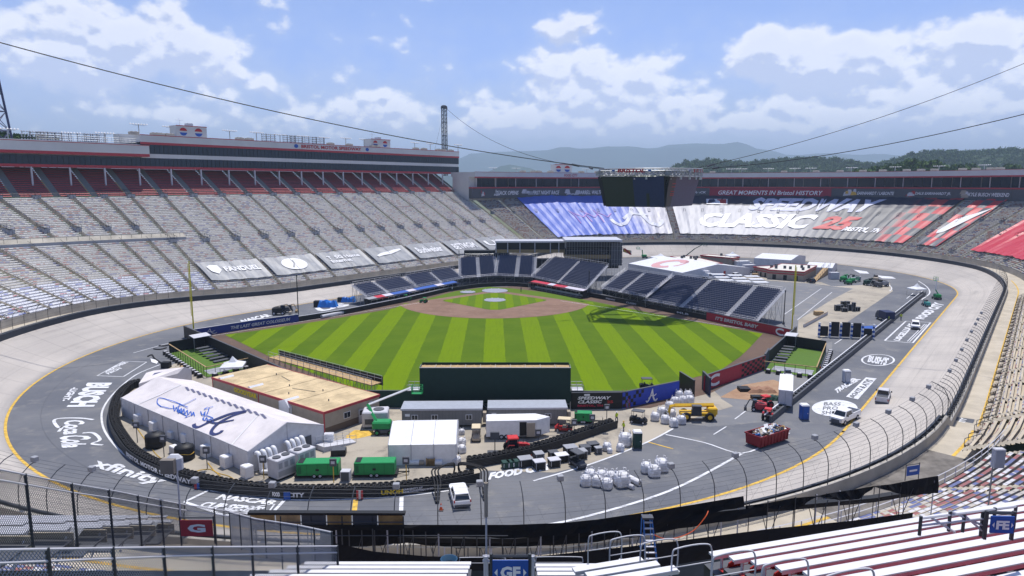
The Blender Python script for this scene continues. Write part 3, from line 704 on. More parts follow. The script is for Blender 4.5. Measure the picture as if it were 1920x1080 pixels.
roof_unit=None
def unit():
 th=thing('roof_unit','small box shaped air handler on the roof edge','air conditioner',(0,0,0),0,'air handlers along the roof edge')
 mb=MB(flat('unit_tan',(.42,.38,.33),.6));mb.bevbox(-1.5,-1,0,1.5,1,1.0,.08);mb.obj('housing',th);mb=MB('dgrey');mb.cyl(-.6,0,1.0,1.12,.5);mb.cyl(.6,0,1.0,1.12,.5);mb.obj('fan',th);return th
for ri,u_ in enumerate((252,292,300,318,450,468,620,655,700,706,780,795,822,831,845)):
 lb_='small air handler, %s from the left on the suite roof edge'%ORD[ri]
 q=SN(uS(u_,NB+3),NB+3,52.25)
 if roof_unit is None:roof_unit=unit();move(roof_unit,q,ang);roof_unit['label']=lb_
 else:dup(roof_unit,q,ang,lb_)
mb=MB('steel');
rl=thing('roof_railing','thin railing round the lower left roof deck of the suites','railing',SN(95,NB,48.5))
for k in range(24):a=SN(82+k*1.3,NB+.5,48.5);mb.tube(a,a+Vector((0,0,2.2)),.05,3)
for z_ in(49.4,50.1,50.7):mb.tube(SN(82,NB+.5,z_),SN(112,NB+.5,z_),.05,3)
mb.obj('rails',rl,world=True)
#  FAR RING OF SUITES, BANNERS, PRINTED TARPS
def fring(t,z,do=0.0):return ring(t,59.5+do,z)
def rband(mb,t0,t1,do0,do1,z0,z1,step=4.0):
 "closed box band bent along the ring"
 n=max(1,int(abs(t1-t0)/step));L=[]
 for k in range(n+1):
  t_=t0+(t1-t0)*k/n;L.append([fring(t_,z0,do0),fring(t_,z0,do1),fring(t_,z1,do1),fring(t_,z1,do0)])
 return mb.loft(L,True,True)
FT0,FT1=130.0,388.0
fs=thing('suite_ring','low curved ring of glass suites above the far grandstand','building',ring(270,60,0))
mb=MB('fascia');rband(mb,FT0,FT1,-3.2,14,38.9,41.3);rband(mb,FT0,FT1,1.2,13,27.0,38.9);mb.obj('fascia',fs,world=True)
mb=MB('redtrim');rband(mb,FT0,FT1,-3.25,-3.0,38.3,38.95);rband(mb,FT0,FT1,-1.2,1.3,33.1,33.7);rband(mb,FT0,FT1,-3.3,-3.0,41.3,41.45);mb.obj('red_trim',fs,world=True)
mb=MB('dgrey');rband(mb,FT0,FT1,-1.0,1.2,28.0,33.1);mb.obj('banner_wall',fs,world=True)
gl=MB(MATS['tinted_glass']);mu=MB('lgrey');k=0;t_=FT0+.5
while t_<FT1-2.6:
 p_=.6 if rnd.random()<.25 else 0
 rband(gl,t_,t_+2.4,.4+p_,.6+p_,33.8,38.3,3);t_+=2.5;k+=1
 if k%3==0:rband(mu,t_-.12,t_+.05,.0,1.1,33.7,38.8,3)
gl.obj('window_glass',fs,world=True,kind='stuff');mu.obj('mullions',fs,world=True,kind='stuff')
mb=MB('concrete');rband(mb,FT0,FT1,.45,.8,27.0,28.0);mb.obj('ledge',fs,world=True)
def tpix(u_,z_,do=-1.05):
 a,b=150.0,385.0
 for _ in range(40):
  m_=(a+b)/2;p=fring(m_,z_,do)
  if 960+F*p.x/(p.y*cT-(p.z-CH)*sT)>u_:a=m_
  else:b=m_
 return a
def banner(u0,u1,col,txt,label,tx=(0.1,.95),ty=(.3,.75),tcol='white',pic=None,pcol='grey'):
 t0,t1=tpix(u0,30.5),tpix(u1,30.5);tm=(t0+t1)/2
 th=thing('banner',label,'banner',fring(tm,28,-1.1),0,'history banners on the wall below the far suites')
 mb=MB(col);rband(mb,t0-.2,t1+.2,-1.14,-1.02,28.2,32.9,3);mb.obj('cloth',th,world=True)
 f_=lambda x,y:fring(t0+(t1-t0)*x,28.2+4.7*y,-1.24)
 if pic:
  mb=MB(pcol);rr_=random.Random(int(u0))
  for k in range(7):
   x=pic[0]+(pic[1]-pic[0])*rr_.random();w=.03+.05*rr_.random();y=.15+.4*rr_.random();h=.15+.3*rr_.random()
   mb.mat(pcol if k%2 else 'lgrey');o_=-.004*k
   mb.face([f_(x-w,y),f_(x+w,y+.05),f_(x+w*.7,y+h),f_(x-w*.5,y+h)])
  mb.obj('picture',th,world=True)
 if txt:
  mb=MB(tcol);vs,fc=glyphs(txt,shear=.25,bold=.02)
  mb.solid([f_(tx[0]+(tx[1]-tx[0])*x,ty[0]+(ty[1]-ty[0])*y)+Vector((0,0,0))for x,y in vs],fc);mb.obj('lettering',th,world=True)
 return th
banner(876,926,'dgrey',None,'banner with a crimson patch at the left end of the far suites',pic=(.1,.35),pcol='redtrim')
banner(927,973,'dgrey','TRACK OPENS','dark banner reading TRACK OPENS',(.05,.98),pic=(-.0,.2))
banner(975,1055,'dgrey','FIRST NIGHT RACE','dark banner reading FIRST NIGHT RACE',(.3,.92),pic=(.05,.3))
banner(1057,1135,'dgrey','DARRELL WALTRIP','dark banner reading DARRELL WALTRIP beside the hanging screens',(.35,.98),pic=(.05,.35),pcol='lgrey')
banner(1290,1328,'dgrey','TRACK','short dark banner reading TRACK',(.2,.9),(.4,.65))
banner(1329,1560,flat('crimson_banner',(.30,.02,.05),.6),'GREAT MOMENTS IN Bristol HISTORY','long crimson banner reading GREAT MOMENTS IN Bristol HISTORY',(.08,.93),(.25,.75))
banner(1572,1680,'dgrey','EARNHARDT / LABONTE','dark banner reading EARNHARDT LABONTE with a yellow nosed race car',(.33,.97),(.35,.7),pic=(.05,.3),pcol='yellow')
banner(1692,1788,'dgrey','DALE EARNHARDT JR.','dark banner reading DALE EARNHARDT JR beside a red driver picture',(.25,.95),(.35,.7),pic=(.05,.22),pcol='red')
banner(1798,1898,'dgrey','KYLE BUSCH WEEKEND','dark banner reading KYLE BUSCH WEEKEND near the right edge',(.18,.95),(.35,.7),pic=(.05,.18),pcol='tan')
rk2=None
for k,u_ in enumerate(sorted((925,968,1048,1371,1391,1440,1490,1520,1596,1678,1760,1845,1100))):
 t_=tpix(u_,41.4,5);q=fring(t_,41.4,5);d=ring(t_+1,0)-ring(t_,0)
 dup(rk,q,math.atan2(d.y,d.x),label='low white floodlight crossbar, %s from the left on the far suite roof'%ORD[k],group='floodlight bars on the far suite roof',scale=(.9,.9,.6))
for k,u_ in enumerate(sorted((1000,1010,1032,1120,1336,1470,1530,1575,1618,1655,1700,1727,1752,1805,1830,1858,1875,980,1090))):
 t_=tpix(u_,41.4,2);d=ring(t_+1,0)-ring(t_,0)
 dup(roof_unit,fring(t_,41.45,2),math.atan2(d.y,d.x),label='small pale box unit, %s from the left on the far suite roof'%ORD[k],group='box units on the far suite roof')
tq=tpix(1040,43,3);d=ring(tq-1,0)-ring(tq,0)
hh=hut(0,0,41.4,11,4.6,'pale hut with two round red logos on the far suite roof',along=0.0)
p=fring(tq,41.4,3);move(hh,p,math.atan2(d.y,d.x))
bt=MB('redtrim');t0,t1=tpix(1058,40,-3.3),tpix(1083,40,-3.3);vs,fc=glyphs('FOOD CITY',bold=.03)
bt.solid([fring(t0+(t1-t0)*x,39.3+1.4*y,-3.3)for x,y in vs],fc);bt.obj('lettering',fs,world=True)
def tarp_pt(t_,f_,lift=.75):
 k=f_*NR
 p=bowl(t_,k);p.z+=lift
 return p
def tarp(name,label,t0,t1,tb0,tb1,f0,f1,m,dt=.9,group='printed tarps over the far grandstand'):
 "t0/t1: left and right end at the top row, tb0/tb1 at the bottom row"
 th=thing(name,label,'tarp',ring((t0+t1)/2,26,0),0,group)
 n=int(abs(t1-t0)/dt);L=[];mb=MB(m)
 rr_=random.Random(int(t0));NJ=14
 rid=[rr_.uniform(0,6.2)for _ in range(60)]
 def pt(x,y):
  t_=(tb0+(tb1-tb0)*x)*(1-y)+(t0+(t1-t0)*x)*y
  q=abs(((t_-153)/6.2)%1-.5);ridge=max(0,1-(.5-q)/.07)if q>.4 else 0
  return tarp_pt(t_,f0+(f1-f0)*y,.75+.34*ridge+.12*math.sin(t_*2.1+y*4)+.10*math.sin(y*26+t_*.7))
 G=[[pt(i/n,j/NJ)for j in range(NJ+1)]for i in range(n+1)]
 i0=len(mb.v)
 for i in range(n):
  for j in range(NJ):
   mb.face([G[i][j],G[i][j+1],G[i+1][j+1],G[i+1][j]],[(i/n,j/NJ),(i/n,(j+1)/NJ),((i+1)/n,(j+1)/NJ),((i+1)/n,j/NJ)])
 mb.obj('cloth',th,world=True)
 return th,(lambda x,y:pt(x,y)+Vector((0,0,.28)))
def tmat(name,build,rough=.5):
 m=bpy.data.materials.new(name);m.use_nodes=True;t=m.node_tree;bs=t.nodes['Principled BSDF'];bs.inputs['Roughness'].default_value=rough;bs.inputs['Specular IOR Level'].default_value=.5
 uv=nd(t,'ShaderNodeUVMap');s_=nd(t,'ShaderNodeSeparateXYZ');t.links.new(uv.outputs[0],s_.inputs[0])
 def nz(sc3,s=1.0,d=4):
  mp=nd(t,'ShaderNodeMapping');mp.inputs['Scale'].default_value=sc3;t.links.new(uv.outputs[0],mp.inputs[0]);n=nd(t,'ShaderNodeTexNoise');n.inputs['Scale'].default_value=s;n.inputs['Detail'].default_value=d;t.links.new(mp.outputs[0],n.inputs['Vector']);return n.outputs['Fac']
 t.links.new(build(t,s_.outputs[0],s_.outputs[1],nz),bs.inputs['Base Color'])
 bp=nd(t,'ShaderNodeBump');bp.inputs['Strength'].default_value=.22;bp.inputs['Distance'].default_value=.2;t.links.new(nz((40,3,1),1.0,3),bp.inputs['Height']);t.links.new(bp.outputs[0],bs.inputs['Normal'])
 return m
def cm(t,x,a,b):return mrange(t,x,a,b)
blue_m=tmat('blue_print',lambda t,x,y,nz:mixc(t,math_n(t,'MULTIPLY',cm(t,math_n(t,'ADD',x,math_n(t,'MULTIPLY',nz((3,3,1)),.22)),.78,1.02),cm(t,y,.95,.6)),mixc(t,cm(t,nz((9,5,1)),.5,.72),(.055,.115,.50),(.10,.165,.54)),(.40,.40,.46)))
th,bf=tarp('printed_tarp','royal blue tarp with a white script letter A over the far seats',370.5,320.5,370.5,320.5,.10,1.0,blue_m)
def fpoly(mb,fn,poly):mb.solid([fn(x,y)for x,y in poly],[tuple(range(len(poly)))])
def fstroke(mb,fn,pts,ws,asp):
 n=len(pts)
 for i in range(n-1):
  def side(j):
   a=pts[max(0,j-1)];b=pts[min(n-1,j+1)];dx,dy=(b[0]-a[0])*asp,b[1]-a[1];L=math.hypot(dx,dy)or 1;w=(ws[j]if isinstance(ws,list)else ws)/2
   x,y=pts[j];ox,oy=-dy/L*w/asp,dx/L*w;return(x+ox,y+oy),(x-ox,y-oy)
  (a1,b1),(a2,b2)=side(i),side(i+1);mb.solid([fn(*b1),fn(*b2),fn(*a2),fn(*a1)],[(0,1,2,3)])
mb=MB(flat('lilac_white',(.55,.57,.66),.5));A_=[(.565,.36),(.575,.27),(.61,.22),(.65,.24),(.70,.36),(.745,.55),(.775,.76),(.795,.84)]
fstroke(mb,bf,smooth([Vector((*q,0)).to_2d().to_3d()for q in A_],4)and[(p.x,p.y)for p in smooth([Vector((*q,0))for q in A_],4)],.07,2.6)
A2=[(.795,.84),(.81,.60),(.83,.36),(.865,.23),(.905,.20),(.94,.26),(.945,.34)]
fstroke(mb,bf,[(p.x,p.y)for p in smooth([Vector((*q,0))for q in A2],4)],.075,2.6)
A3=[(.66,.36),(.72,.47),(.78,.49),(.86,.46)];fstroke(mb,bf,[(p.x,p.y)for p in smooth([Vector((*q,0))for q in A3],4)],.05,2.6);mb.obj('script_letter',th,world=True)
mb=MB(flat('lilac_pink',(.42,.22,.60),.5));rr_=random.Random(5)
for x0 in(.27,.36,.46):fstroke(mb,bf,[(x0+.05*rr_.random(),.2+.1*rr_.random()),(x0+.03,.45),(x0+.01,.6),(x0+.05,.5),(x0+.09,.42),(x0+.13,.5)],.02,2.6)
mb.obj('signature',th,world=True)
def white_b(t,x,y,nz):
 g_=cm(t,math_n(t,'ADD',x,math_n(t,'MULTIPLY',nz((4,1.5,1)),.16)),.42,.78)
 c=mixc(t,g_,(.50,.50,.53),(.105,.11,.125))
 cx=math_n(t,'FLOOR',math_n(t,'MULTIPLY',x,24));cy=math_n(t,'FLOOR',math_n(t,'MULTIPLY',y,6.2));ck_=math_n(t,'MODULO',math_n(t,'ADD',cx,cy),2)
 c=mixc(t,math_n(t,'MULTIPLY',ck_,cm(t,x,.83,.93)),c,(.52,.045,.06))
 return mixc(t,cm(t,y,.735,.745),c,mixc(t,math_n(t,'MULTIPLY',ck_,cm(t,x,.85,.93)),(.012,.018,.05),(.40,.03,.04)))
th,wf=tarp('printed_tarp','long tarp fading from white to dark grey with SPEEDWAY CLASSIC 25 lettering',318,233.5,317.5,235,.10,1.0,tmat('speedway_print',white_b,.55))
def ftext(col,txt,fn,x0,x1,y0,y1,shear=.35,bold=.05,name='lettering',par=None):
 mb=MB(col);vs,fc=glyphs(txt,shear=shear,bold=bold);mb.solid([fn(x0+(x1-x0)*x,y0+(y1-y0)*y)for x,y in vs],fc);return mb.obj(name,par or th,world=True)
ftext(flat('silver_print',(.55,.57,.72),.5),'SPEEDWAY',wf,.295,.765,.60,.93)
ftext('white','CLASSIC',wf,.10,.575,.16,.52)
ftext(flat('red_print',(.55,.06,.07),.5),'25',wf,.58,.74,.18,.50)
ftext('white','BRISTOL, TN',wf,.70,.86,.14,.26,name='small_lettering');
mb=MB('white');fpoly(mb,wf,[(.135,.755),(.135,.90),(.215,.90),(.215,.755)]);mb.mat('red');fpoly(mb,lambda x,y:wf(x,y)+Vector((0,0,.1)),[(.185,.77),(.175,.885),(.21,.885),(.21,.77)]);mb.mat('navy');fpoly(mb,lambda x,y:wf(x,y)+Vector((0,0,.1)),[(.14,.77),(.14,.885),(.165,.885),(.175,.77)]);mb.obj('logo',th,world=True)
def chk(t,x,y,nz):
 cx=math_n(t,'FLOOR',math_n(t,'MULTIPLY',x,3.2));cy=math_n(t,'FLOOR',math_n(t,'MULTIPLY',y,6.2));ck_=math_n(t,'MODULO',math_n(t,'ADD',cx,cy),2)
 return mixc(t,ck_,mixc(t,cm(t,nz((3,3,1)),.4,.6),(.06,.065,.09),(.10,.10,.12)),(.52,.035,.05))
th,cf=tarp('printed_tarp','narrow red and black checkered tarp with a white curved mark',230,222.3,230,222.3,.10,1.0,tmat('checker_print',chk,.45))
mb=MB('white');fpoly(mb,cf,[(.12,.30),(.22,.55),(.98,.80),(.80,.58),(.45,.28),(.25,.22)]);mb.obj('curved_mark',th,world=True)
th,rf=tarp('printed_tarp','bright crimson tarp over the seats at the right edge',209,180,209,180,.10,.82,tmat('crimson_print',lambda t,x,y,nz:mixc(t,cm(t,nz((6,2,1)),.45,.7),(.52,.028,.05),(.60,.08,.10)),.35))
grey_m=tmat('grey_print',lambda t,x,y,nz:mixc(t,cm(t,nz((5,2,1)),.42,.68),(.23,.24,.26),(.32,.33,.35)),.5)
def lpt(s0,s1,k0,k1):return lambda x,y,l=.62:bowl(T_B+LT+S2-(s0+(s1-s0)*x),k0+(k1-k0)*y)+Vector((0,0,l))
LS=[(105.8,126.4,'FANDUEL','grey tarp reading FANDUEL with a shield'),(128,147.7,None,'grey tarp with a white oval'),(149.5,169.3,'T  5G Home\nInternet','grey tarp with white T block and two text lines'),(171.2,190.9,None,'grey tarp with a long white brush mark'),(192.7,212.5,'Budweiser','grey tarp reading Budweiser'),(214.3,234,'BETMGM','grey tarp reading BETMGM'),(236,255,'US','grey tarp nearest the press box')]
for s0,s1,tx_,lab in LS:
 th=thing('sponsor_tarp',lab+' low in the left grandstand','tarp',SN((s0+s1)/2,NC+RR+22,0),0,'grey sponsor tarps low in the left grandstand')
 f_=lpt(s0,s1,3.2,12.5);mb=MB(grey_m);n=14
 for i in range(n):
  for j in range(4):
   zz=lambda a,b:f_(a/n,b/4,.62+.08*math.sin(a*1.7+b)+(.18 if a in(0,n)else 0))
   mb.face([zz(i,j),zz(i+1,j),zz(i+1,j+1),zz(i,j+1)],[(i/n,j/4),((i+1)/n,j/4),((i+1)/n,(j+1)/4),(i/n,(j+1)/4)])
 mb.obj('cloth',th,world=True)
 g_=lambda x,y:f_(x,y,.86)
 if tx_:
  if tx_=='FANDUEL':
   ftext('white',tx_,g_,.34,.93,.40,.66,0,.04);mb=MB('white');fpoly(mb,g_,[(.10,.70),(.16,.78),(.28,.76),(.29,.5),(.20,.30),(.12,.45)]);mb.obj('shield_logo',th,world=True)
  else:ftext('white',tx_,g_,.14,.86,.30,.72,0,.03)
 elif '7' and 'oval' in lab:
  mb=MB('white');fpoly(mb,g_,arcp(.5,.5,.24,.33,0,360,24)[:-1]);mb.obj('oval_logo',th,world=True);mb=MB(grey_m);fstroke(mb,lambda x,y:f_(x,y,.95),[(.42,.3),(.5,.5),(.52,.7)],.06,2);mb.obj('oval_notch',th,world=True)
 else:
  mb=MB('white');fstroke(mb,g_,[(.15,.42),(.3,.52),(.5,.56),(.7,.66),(.86,.72)],[.1,.16,.18,.16,.08],2.0);mb.obj('brush_mark',th,world=True)
#  HILLS, MOUNTAINS, TREES BEYOND
def ridge(name,pts,y0,depth,m,seed,amp=.0,ny=8,base_z=-5):
 "terrain ridge whose skyline follows (u, v) at distance y0; falls away behind and in front"
 rr_=random.Random(seed);pts=sorted(pts);mb=MB(m);n=160;u0,u1=pts[0][0],pts[-1][0]
 def vv(u_):
  for(a,va),(b,vb)in zip(pts,pts[1:]):
   if a<=u_<=b:
    f_=(u_-a)/(b-a);f_=f_*f_*(3-2*f_);return va+(vb-va)*f_
  return pts[-1][1]
 G=[]
 from mathutils import noise
 for i in range(n+1):
  u_=u0+(u1-u0)*i/n;top=PD(u_,vv(u_)+(9 if name=='hill' else 0),y0);col=[]
  for j in range(-ny,ny+1):
   f_=j/ny;w=(1+math.cos(math.pi*f_))/2;yy=y0+f_*depth;x=top.x*(yy/y0)
   z=base_z+(top.z-base_z)*w
   if j:z+=amp*noise.noise(Vector((x,yy,0))*(6.0/depth))*(1-abs(f_))
   col.append(Vector((x,yy,z)))
  G.append(col)
 for i in range(n):
  for j in range(2*ny):mb.face([G[i][j],G[i+1][j],G[i+1][j+1],G[i][j+1]])
 mb.smooth=True
 o=mb.obj(name,kind='structure');
 def hgt(i,j):return G[i][j]
 return G
M['forest']=mat('forest_canopy_ground',(.035,.065,.02),.95,var=.3,scale=.02)
M['mount']=mat('mountain_forest',(.035,.07,.05),.95,var=.2,scale=.002)
ridge('mountains',[(-500,325),(300,318),(700,312),(850,300),(890,287),(960,284),(1050,281),(1110,278),(1180,274),(1220,279),(1260,271),(1300,269),(1370,270),(1440,281),(1480,291),(1560,287),(1600,290),(1660,291),(1800,296),(2100,300),(2450,310)],9000,2600,'mount',3,90,base_z=-30)
ridge('near_mountains',[(-600,338),(600,336),(900,330),(940,312),(960,308),(985,314),(1030,326),(1200,330),(1500,325),(1900,322),(2400,330)],4200,900,'mount',5,20,base_z=-15)
H1=ridge('hill',[(1150,330),(1240,320),(1290,305),(1340,301),(1400,303),(1440,300),(1480,297),(1520,295),(1560,297),(1600,303),(1640,306),(1680,297),(1720,287),(1760,283),(1800,282),(1850,282),(1900,279),(1960,281),(2100,276),(2500,290)],1500,520,'forest',7,12,ny=10)
def tree_mesh(name,seed,h,r,nclump,m,trunk=True):
 rr_=random.Random(seed);mb=MB(m)
 lobes=[(rr_.uniform(-.45,.45)*r,rr_.uniform(-.45,.45)*r,h*rr_.uniform(.45,.82),r*rr_.uniform(.45,.75))for _ in range(6)]
 for _ in range(nclump):
  lx,ly,lz,lr=rr_.choice(lobes);a=rr_.uniform(0,6.28);e=math.asin(rr_.uniform(-.8,1));q=lr*rr_.uniform(.6,1.05)
  c_=Vector((lx+q*math.cos(a)*math.cos(e),ly+q*math.sin(a)*math.cos(e),lz+q*.85*math.sin(e)))
  s_=r*rr_.uniform(.10,.22);ax=Vector((rr_.uniform(-1,1),rr_.uniform(-1,1),rr_.uniform(-.2,1))).normalized();b_=ax.cross(Vector((0,1,.1))).normalized();d_=ax.cross(b_)
  mb.face([c_+b_*s_,c_+d_*s_*.9,c_-b_*s_*rr_.uniform(.6,1),c_-d_*s_])
 return mb
def leafmat(name,a,b):
 return mat(name,a,.8,col2=b,scale=.35,spec=.15)
LM=[leafmat('leaves_a',(.085,.15,.03),(.03,.07,.015)),leafmat('leaves_b',(.09,.16,.03),(.04,.08,.018)),leafmat('leaves_c',(.10,.17,.03),(.045,.085,.018))]
crown_me=[]
for i in range(3):
 o=tree_mesh('t',20+i,14,5.5,420,LM[i]).obj('tree_crown');crown_me.append(o.data);bpy.data.objects.remove(o)
tmb=MB(mat('bark',(.10,.075,.05),.9));tmb.cyl(0,0,0,7,.35,.15,7);tmb.tube((0,0,5),(1.6,.5,8.5),.14,5,.05);tmb.tube((0,0,4.6),(-1.5,-.6,8),.13,5,.05);o=tmb.obj('tree_trunk');trunk_me=o.data;bpy.data.objects.remove(o)
fw=MB();rr_=random.Random(11);src=[([v.co.copy()for v in me.vertices],[tuple(p.vertices)for p in me.polygons])for me in crown_me]
small=[]
for i in range(3):
 mm=tree_mesh('s',40+i,14,6.5,80,LM[i%2]);small.append((mm.v,mm.f))
VS,FS=[],[]
nI=len(H1)
for k in range(5200):
 i=rr_.uniform(10,nI-2);j=rr_.uniform(1,11.3);a=H1[int(i)][int(j)];b=H1[int(i)+1][int(j)];c_=H1[int(i)][int(j)+1]
 p=a+(b-a)*(i%1)+(c_-a)*(j%1)
 v_,f_=small[k%3];s_=rr_.uniform(.7,1.35);ca,sa=math.cos(k),math.sin(k);i0=len(VS)
 VS+=[(p.x+(x*ca-y*sa)*s_,p.y+(x*sa+y*ca)*s_,p.z-3+z*s_)for x,y,z in v_];FS+=[tuple(i0+q for q in f)for f in f_]
me=bpy.data.meshes.new('wood');me.from_pydata(VS,[],FS);me.materials.append(LM[0]);o=bpy.data.objects.new('wood',me);COL.objects.link(o);o['kind']='stuff';o['label']='wooded hill beyond the far suites'
def add_tree(x,y,z,s_,kind,label,group):
 th=thing('tree',label,'tree',(x,y,z),rnd.uniform(0,6),group);th.scale=(s_,s_,s_*rnd.uniform(.9,1.15))
 a=bpy.data.objects.new('trunk',trunk_me);COL.objects.link(a);a.parent=th
 b=bpy.data.objects.new('crown',crown_me[kind]);COL.objects.link(b);b.parent=th
for k,(u_,v_)in enumerate(sorted([(1608,322),(1630,318),(1648,314),(1662,316),(1680,306),(1694,308),(1708,304),(1722,303),(1738,302),(1750,300),(1764,312),(1620,320),(1780,316),(1796,315),(1812,313),(1828,314),(1846,318),(1862,320),(1880,316),(1900,312),(1920,318),(1672,312),(1700,306),(1730,304)])):
 y_=620+rnd.uniform(-40,60);top=PD(u_,v_,y_);s_=rnd.uniform(1.2,1.6);add_tree(top.x,y_,top.z-13.0*s_,s_,2 if rnd.random()<.6 else 1,'leafy green tree behind the far suite roof, %s from the left in its row'%ORD[k],'trees behind the far suites')
for k,(u_,v_)in enumerate(sorted([(10,252),(25,254),(40,257),(55,255),(70,256),(85,260),(102,262),(-10,250)])):
 y_=330+rnd.uniform(-20,20);top=PD(u_,v_,y_);add_tree(top.x,y_,top.z-14*1.0,1.0,rnd.choice((0,1)),'dark green tree above the left suite roof, %s from the left'%ORD[k],'trees above the left suite roof')
hb=MB('forest');hb.smooth=True
for k in range(1):
 G=[]
 for i in range(25):
  row_=[]
  for j in range(9):
   x=-420+i*20;y=300+j*30;z=30*math.exp(-((x+250)/110)**2)*math.exp(-((y-400)/90)**2)*1.4-3;row_.append(Vector((x,y,z)))
  G.append(row_)
 for i in range(24):
  for j in range(8):hb.face([G[i][j],G[i+1][j],G[i+1][j+1],G[i][j+1]])
hb.obj('left_hill',kind='structure')
#  TRUSS TOWERS, CABLES, HANGING SCREENS
def truss(mb,a,b,w,n,r=.16,r2=.08,m=None):
 a,b=Vector(a),Vector(b);d=(b-a).normalized();q=Vector((1,0,0))if abs(d.z)>.7 else Vector((0,0,1));e1=d.cross(q).normalized();e2=d.cross(e1)
 cs=[(e1*sx+e2*sy)*w/2 for sx,sy in((1,1),(-1,1),(-1,-1),(1,-1))]
 for c_ in cs:mb.tube(a+c_,b+c_,r,4)
 for k in range(n):
  p,q_=a.lerp(b,k/n),a.lerp(b,(k+1)/n)
  for i in range(4):
   c1,c2=cs[i],cs[(i+1)%4]
   mb.tube(p+c1,q_+c2,r2,3,cap=False);mb.tube(p+c2,q_+c1,r2,3,cap=False);mb.tube(p+c1,p+c2,r2,3,cap=False)
p=SN(uS(834,NB+20),NB+20,40);ztop=HZ(p.x,p.y,200)
tw=thing('truss_tower','tall slim twin legged truss tower at the right end of the suite roof','tower',p)
L_=Vector((UX,UY,0))*1.3
for sg_ in(-1,1):mb=MB('dsteel');truss(mb,p+L_*sg_,Vector((p.x,p.y,ztop-1))+L_*sg_,1.1,16,.17,.08);mb.obj('truss_leg',tw,world=True)
mb=MB('dsteel')
for k in range(6):q=p.lerp(Vector((p.x,p.y,ztop-1)),k/5.0);mb.tube(q-L_*1.2,q+L_*1.2,.16,4)
mb.loft([[Vector((p.x,p.y,ztop-1+h))+L_*a*f_+Vector((-UY,UX,0))*b*.9*f_ for a,b in((-1.4,-1),(1.4,-1),(1.4,1),(-1.4,1))]for h,f_ in((0,1),(1.2,.9),(1.8,.45))],True,True);mb.obj('head_frame',tw,world=True)
TW1=Vector((p.x,p.y,ztop))
q=SN(uS(4,NB+12),NB+12,48);zt=HZ(q.x,q.y,70)
tw2=thing('truss_tower','massive tapering blue grey lattice tower cut by the left edge','tower',q)
mb=MB(flat('tower_blue',(.05,.06,.13),.5));top=Vector((q.x-3.5,q.y,zt+14));wb=4.3
legs=[(-wb,-wb),(wb,-wb),(wb,wb),(-wb,wb)]
q0=q+Vector((-3.2,0,-8))
def lp(i,f_):return q0 .lerp(Vector((q.x-4.2,q.y,zt+14)),f_)+Vector((legs[i][0]*(1-f_*.75),legs[i][1]*(1-f_*.75),0))
for i in range(4):mb.tube(lp(i,0),lp(i,1),.38,6)
mb.obj('legs',tw2,world=True)
mb=MB(MATS['tower_blue'])
for k in range(9):
 f0,f1=k/9,(k+1)/9
 for i in range(4):j=(i+1)%4;mb.tube(lp(i,f0),lp(j,f1),.14,4);mb.tube(lp(j,f0),lp(i,f1),.14,4);mb.tube(lp(i,f1),lp(j,f1),.14,4)
mb.obj('bracing',tw2,world=True)
BC=PD(1219,345,196);BC.z=0;bz0,bz1,bz2=0,0,0
zt_=HZ(BC.x,BC.y-9,316);zs=HZ(BC.x,BC.y-9,331);zb_s=HZ(BC.x,BC.y-9,388)
brd=thing('hanging_screen','huge four sided video board hung on cables over the field, screens dark','video board',(BC.x,BC.y,zb_s))
def corner(u_,v_,y_):return PD(u_,v_,y_)
yA=BC.y-9.5
a0,a1=corner(1127,333,yA+1.5),corner(1246,333,yA-3.5);b0,b1=corner(1256,333,yA-3.2),corner(1312,333,yA+12)
tA=[Vector((a0 .x,a0 .y,zs)),Vector((a1 .x,a1 .y,zs))];tB=[Vector((b0 .x,b0 .y,zs)),Vector((b1 .x,b1 .y,zs))]
cen=Vector((BC.x,BC.y+2,0));tC=[2*cen-tA[0],2*cen-tA[1]];tD=[2*cen-tB[0],2*cen-tB[1]]
for v_ in tC+tD:v_.z=zs
scr_cols=[flat('screen_grey_green',(.026,.034,.036),.4),flat('screen_navy',(.022,.032,.11),.4),flat('screen_slate',(.075,.075,.14),.4),flat('screen_dark2',(.016,.02,.03),.3)]
def screen(tt,mcols,flip,splits):
 p0,p1=tt;inn=(cen-(p0+p1)/2);inn.z=0;inn.normalize();dirv=(p1-p0).normalized();sh=1.6
 q0_=Vector((p0 .x,p0 .y,zb_s))+inn*2.0+dirv*sh*.5;q1_=Vector((p1 .x,p1 .y,zb_s))+inn*2.0-dirv*sh*.1
 mb=MB('black');mb.solid([q0_,q1_,p1,p0,q0_+inn*1.2,q1_+inn*1.2,p1+inn*1.2,p0+inn*1.2],[(0,1,2,3),(7,6,5,4),(0,4,5,1),(1,5,6,2),(2,6,7,3),(3,7,4,0)]);mb.obj('screen_casing',brd,world=True)
 nv=-inn*.05;xs=splits
 for k in range(len(xs)-1):
  mb=MB(mcols[k]);mb.solid([q0_.lerp(q1_,xs[k])+nv,q0_.lerp(q1_,xs[k+1])+nv,p0 .lerp(p1,xs[k+1])+nv,p0 .lerp(p1,xs[k])+nv],[(0,1,2,3)]);mb.obj('screen_panel',brd,world=True)
 return q0_,q1_,p0,p1,nv
qa=screen(tA,[scr_cols[0],scr_cols[1]],False,[.01,.5,.99])
mb=MB(scr_cols[0]);P4=qa;mb.solid([P4[0].lerp(P4[1],x).lerp(P4[2].lerp(P4[3],x),y)+P4[4]*1.6 for x,y in((.70,.02),(.75,.02),(.75,.45),(.70,.45))],[(0,1,2,3)]);mb.obj('dead_pixel_block',brd,world=True)
qb=screen(tB,[scr_cols[3],scr_cols[2]],False,[.01,.22,.99])
mb=MB('red')
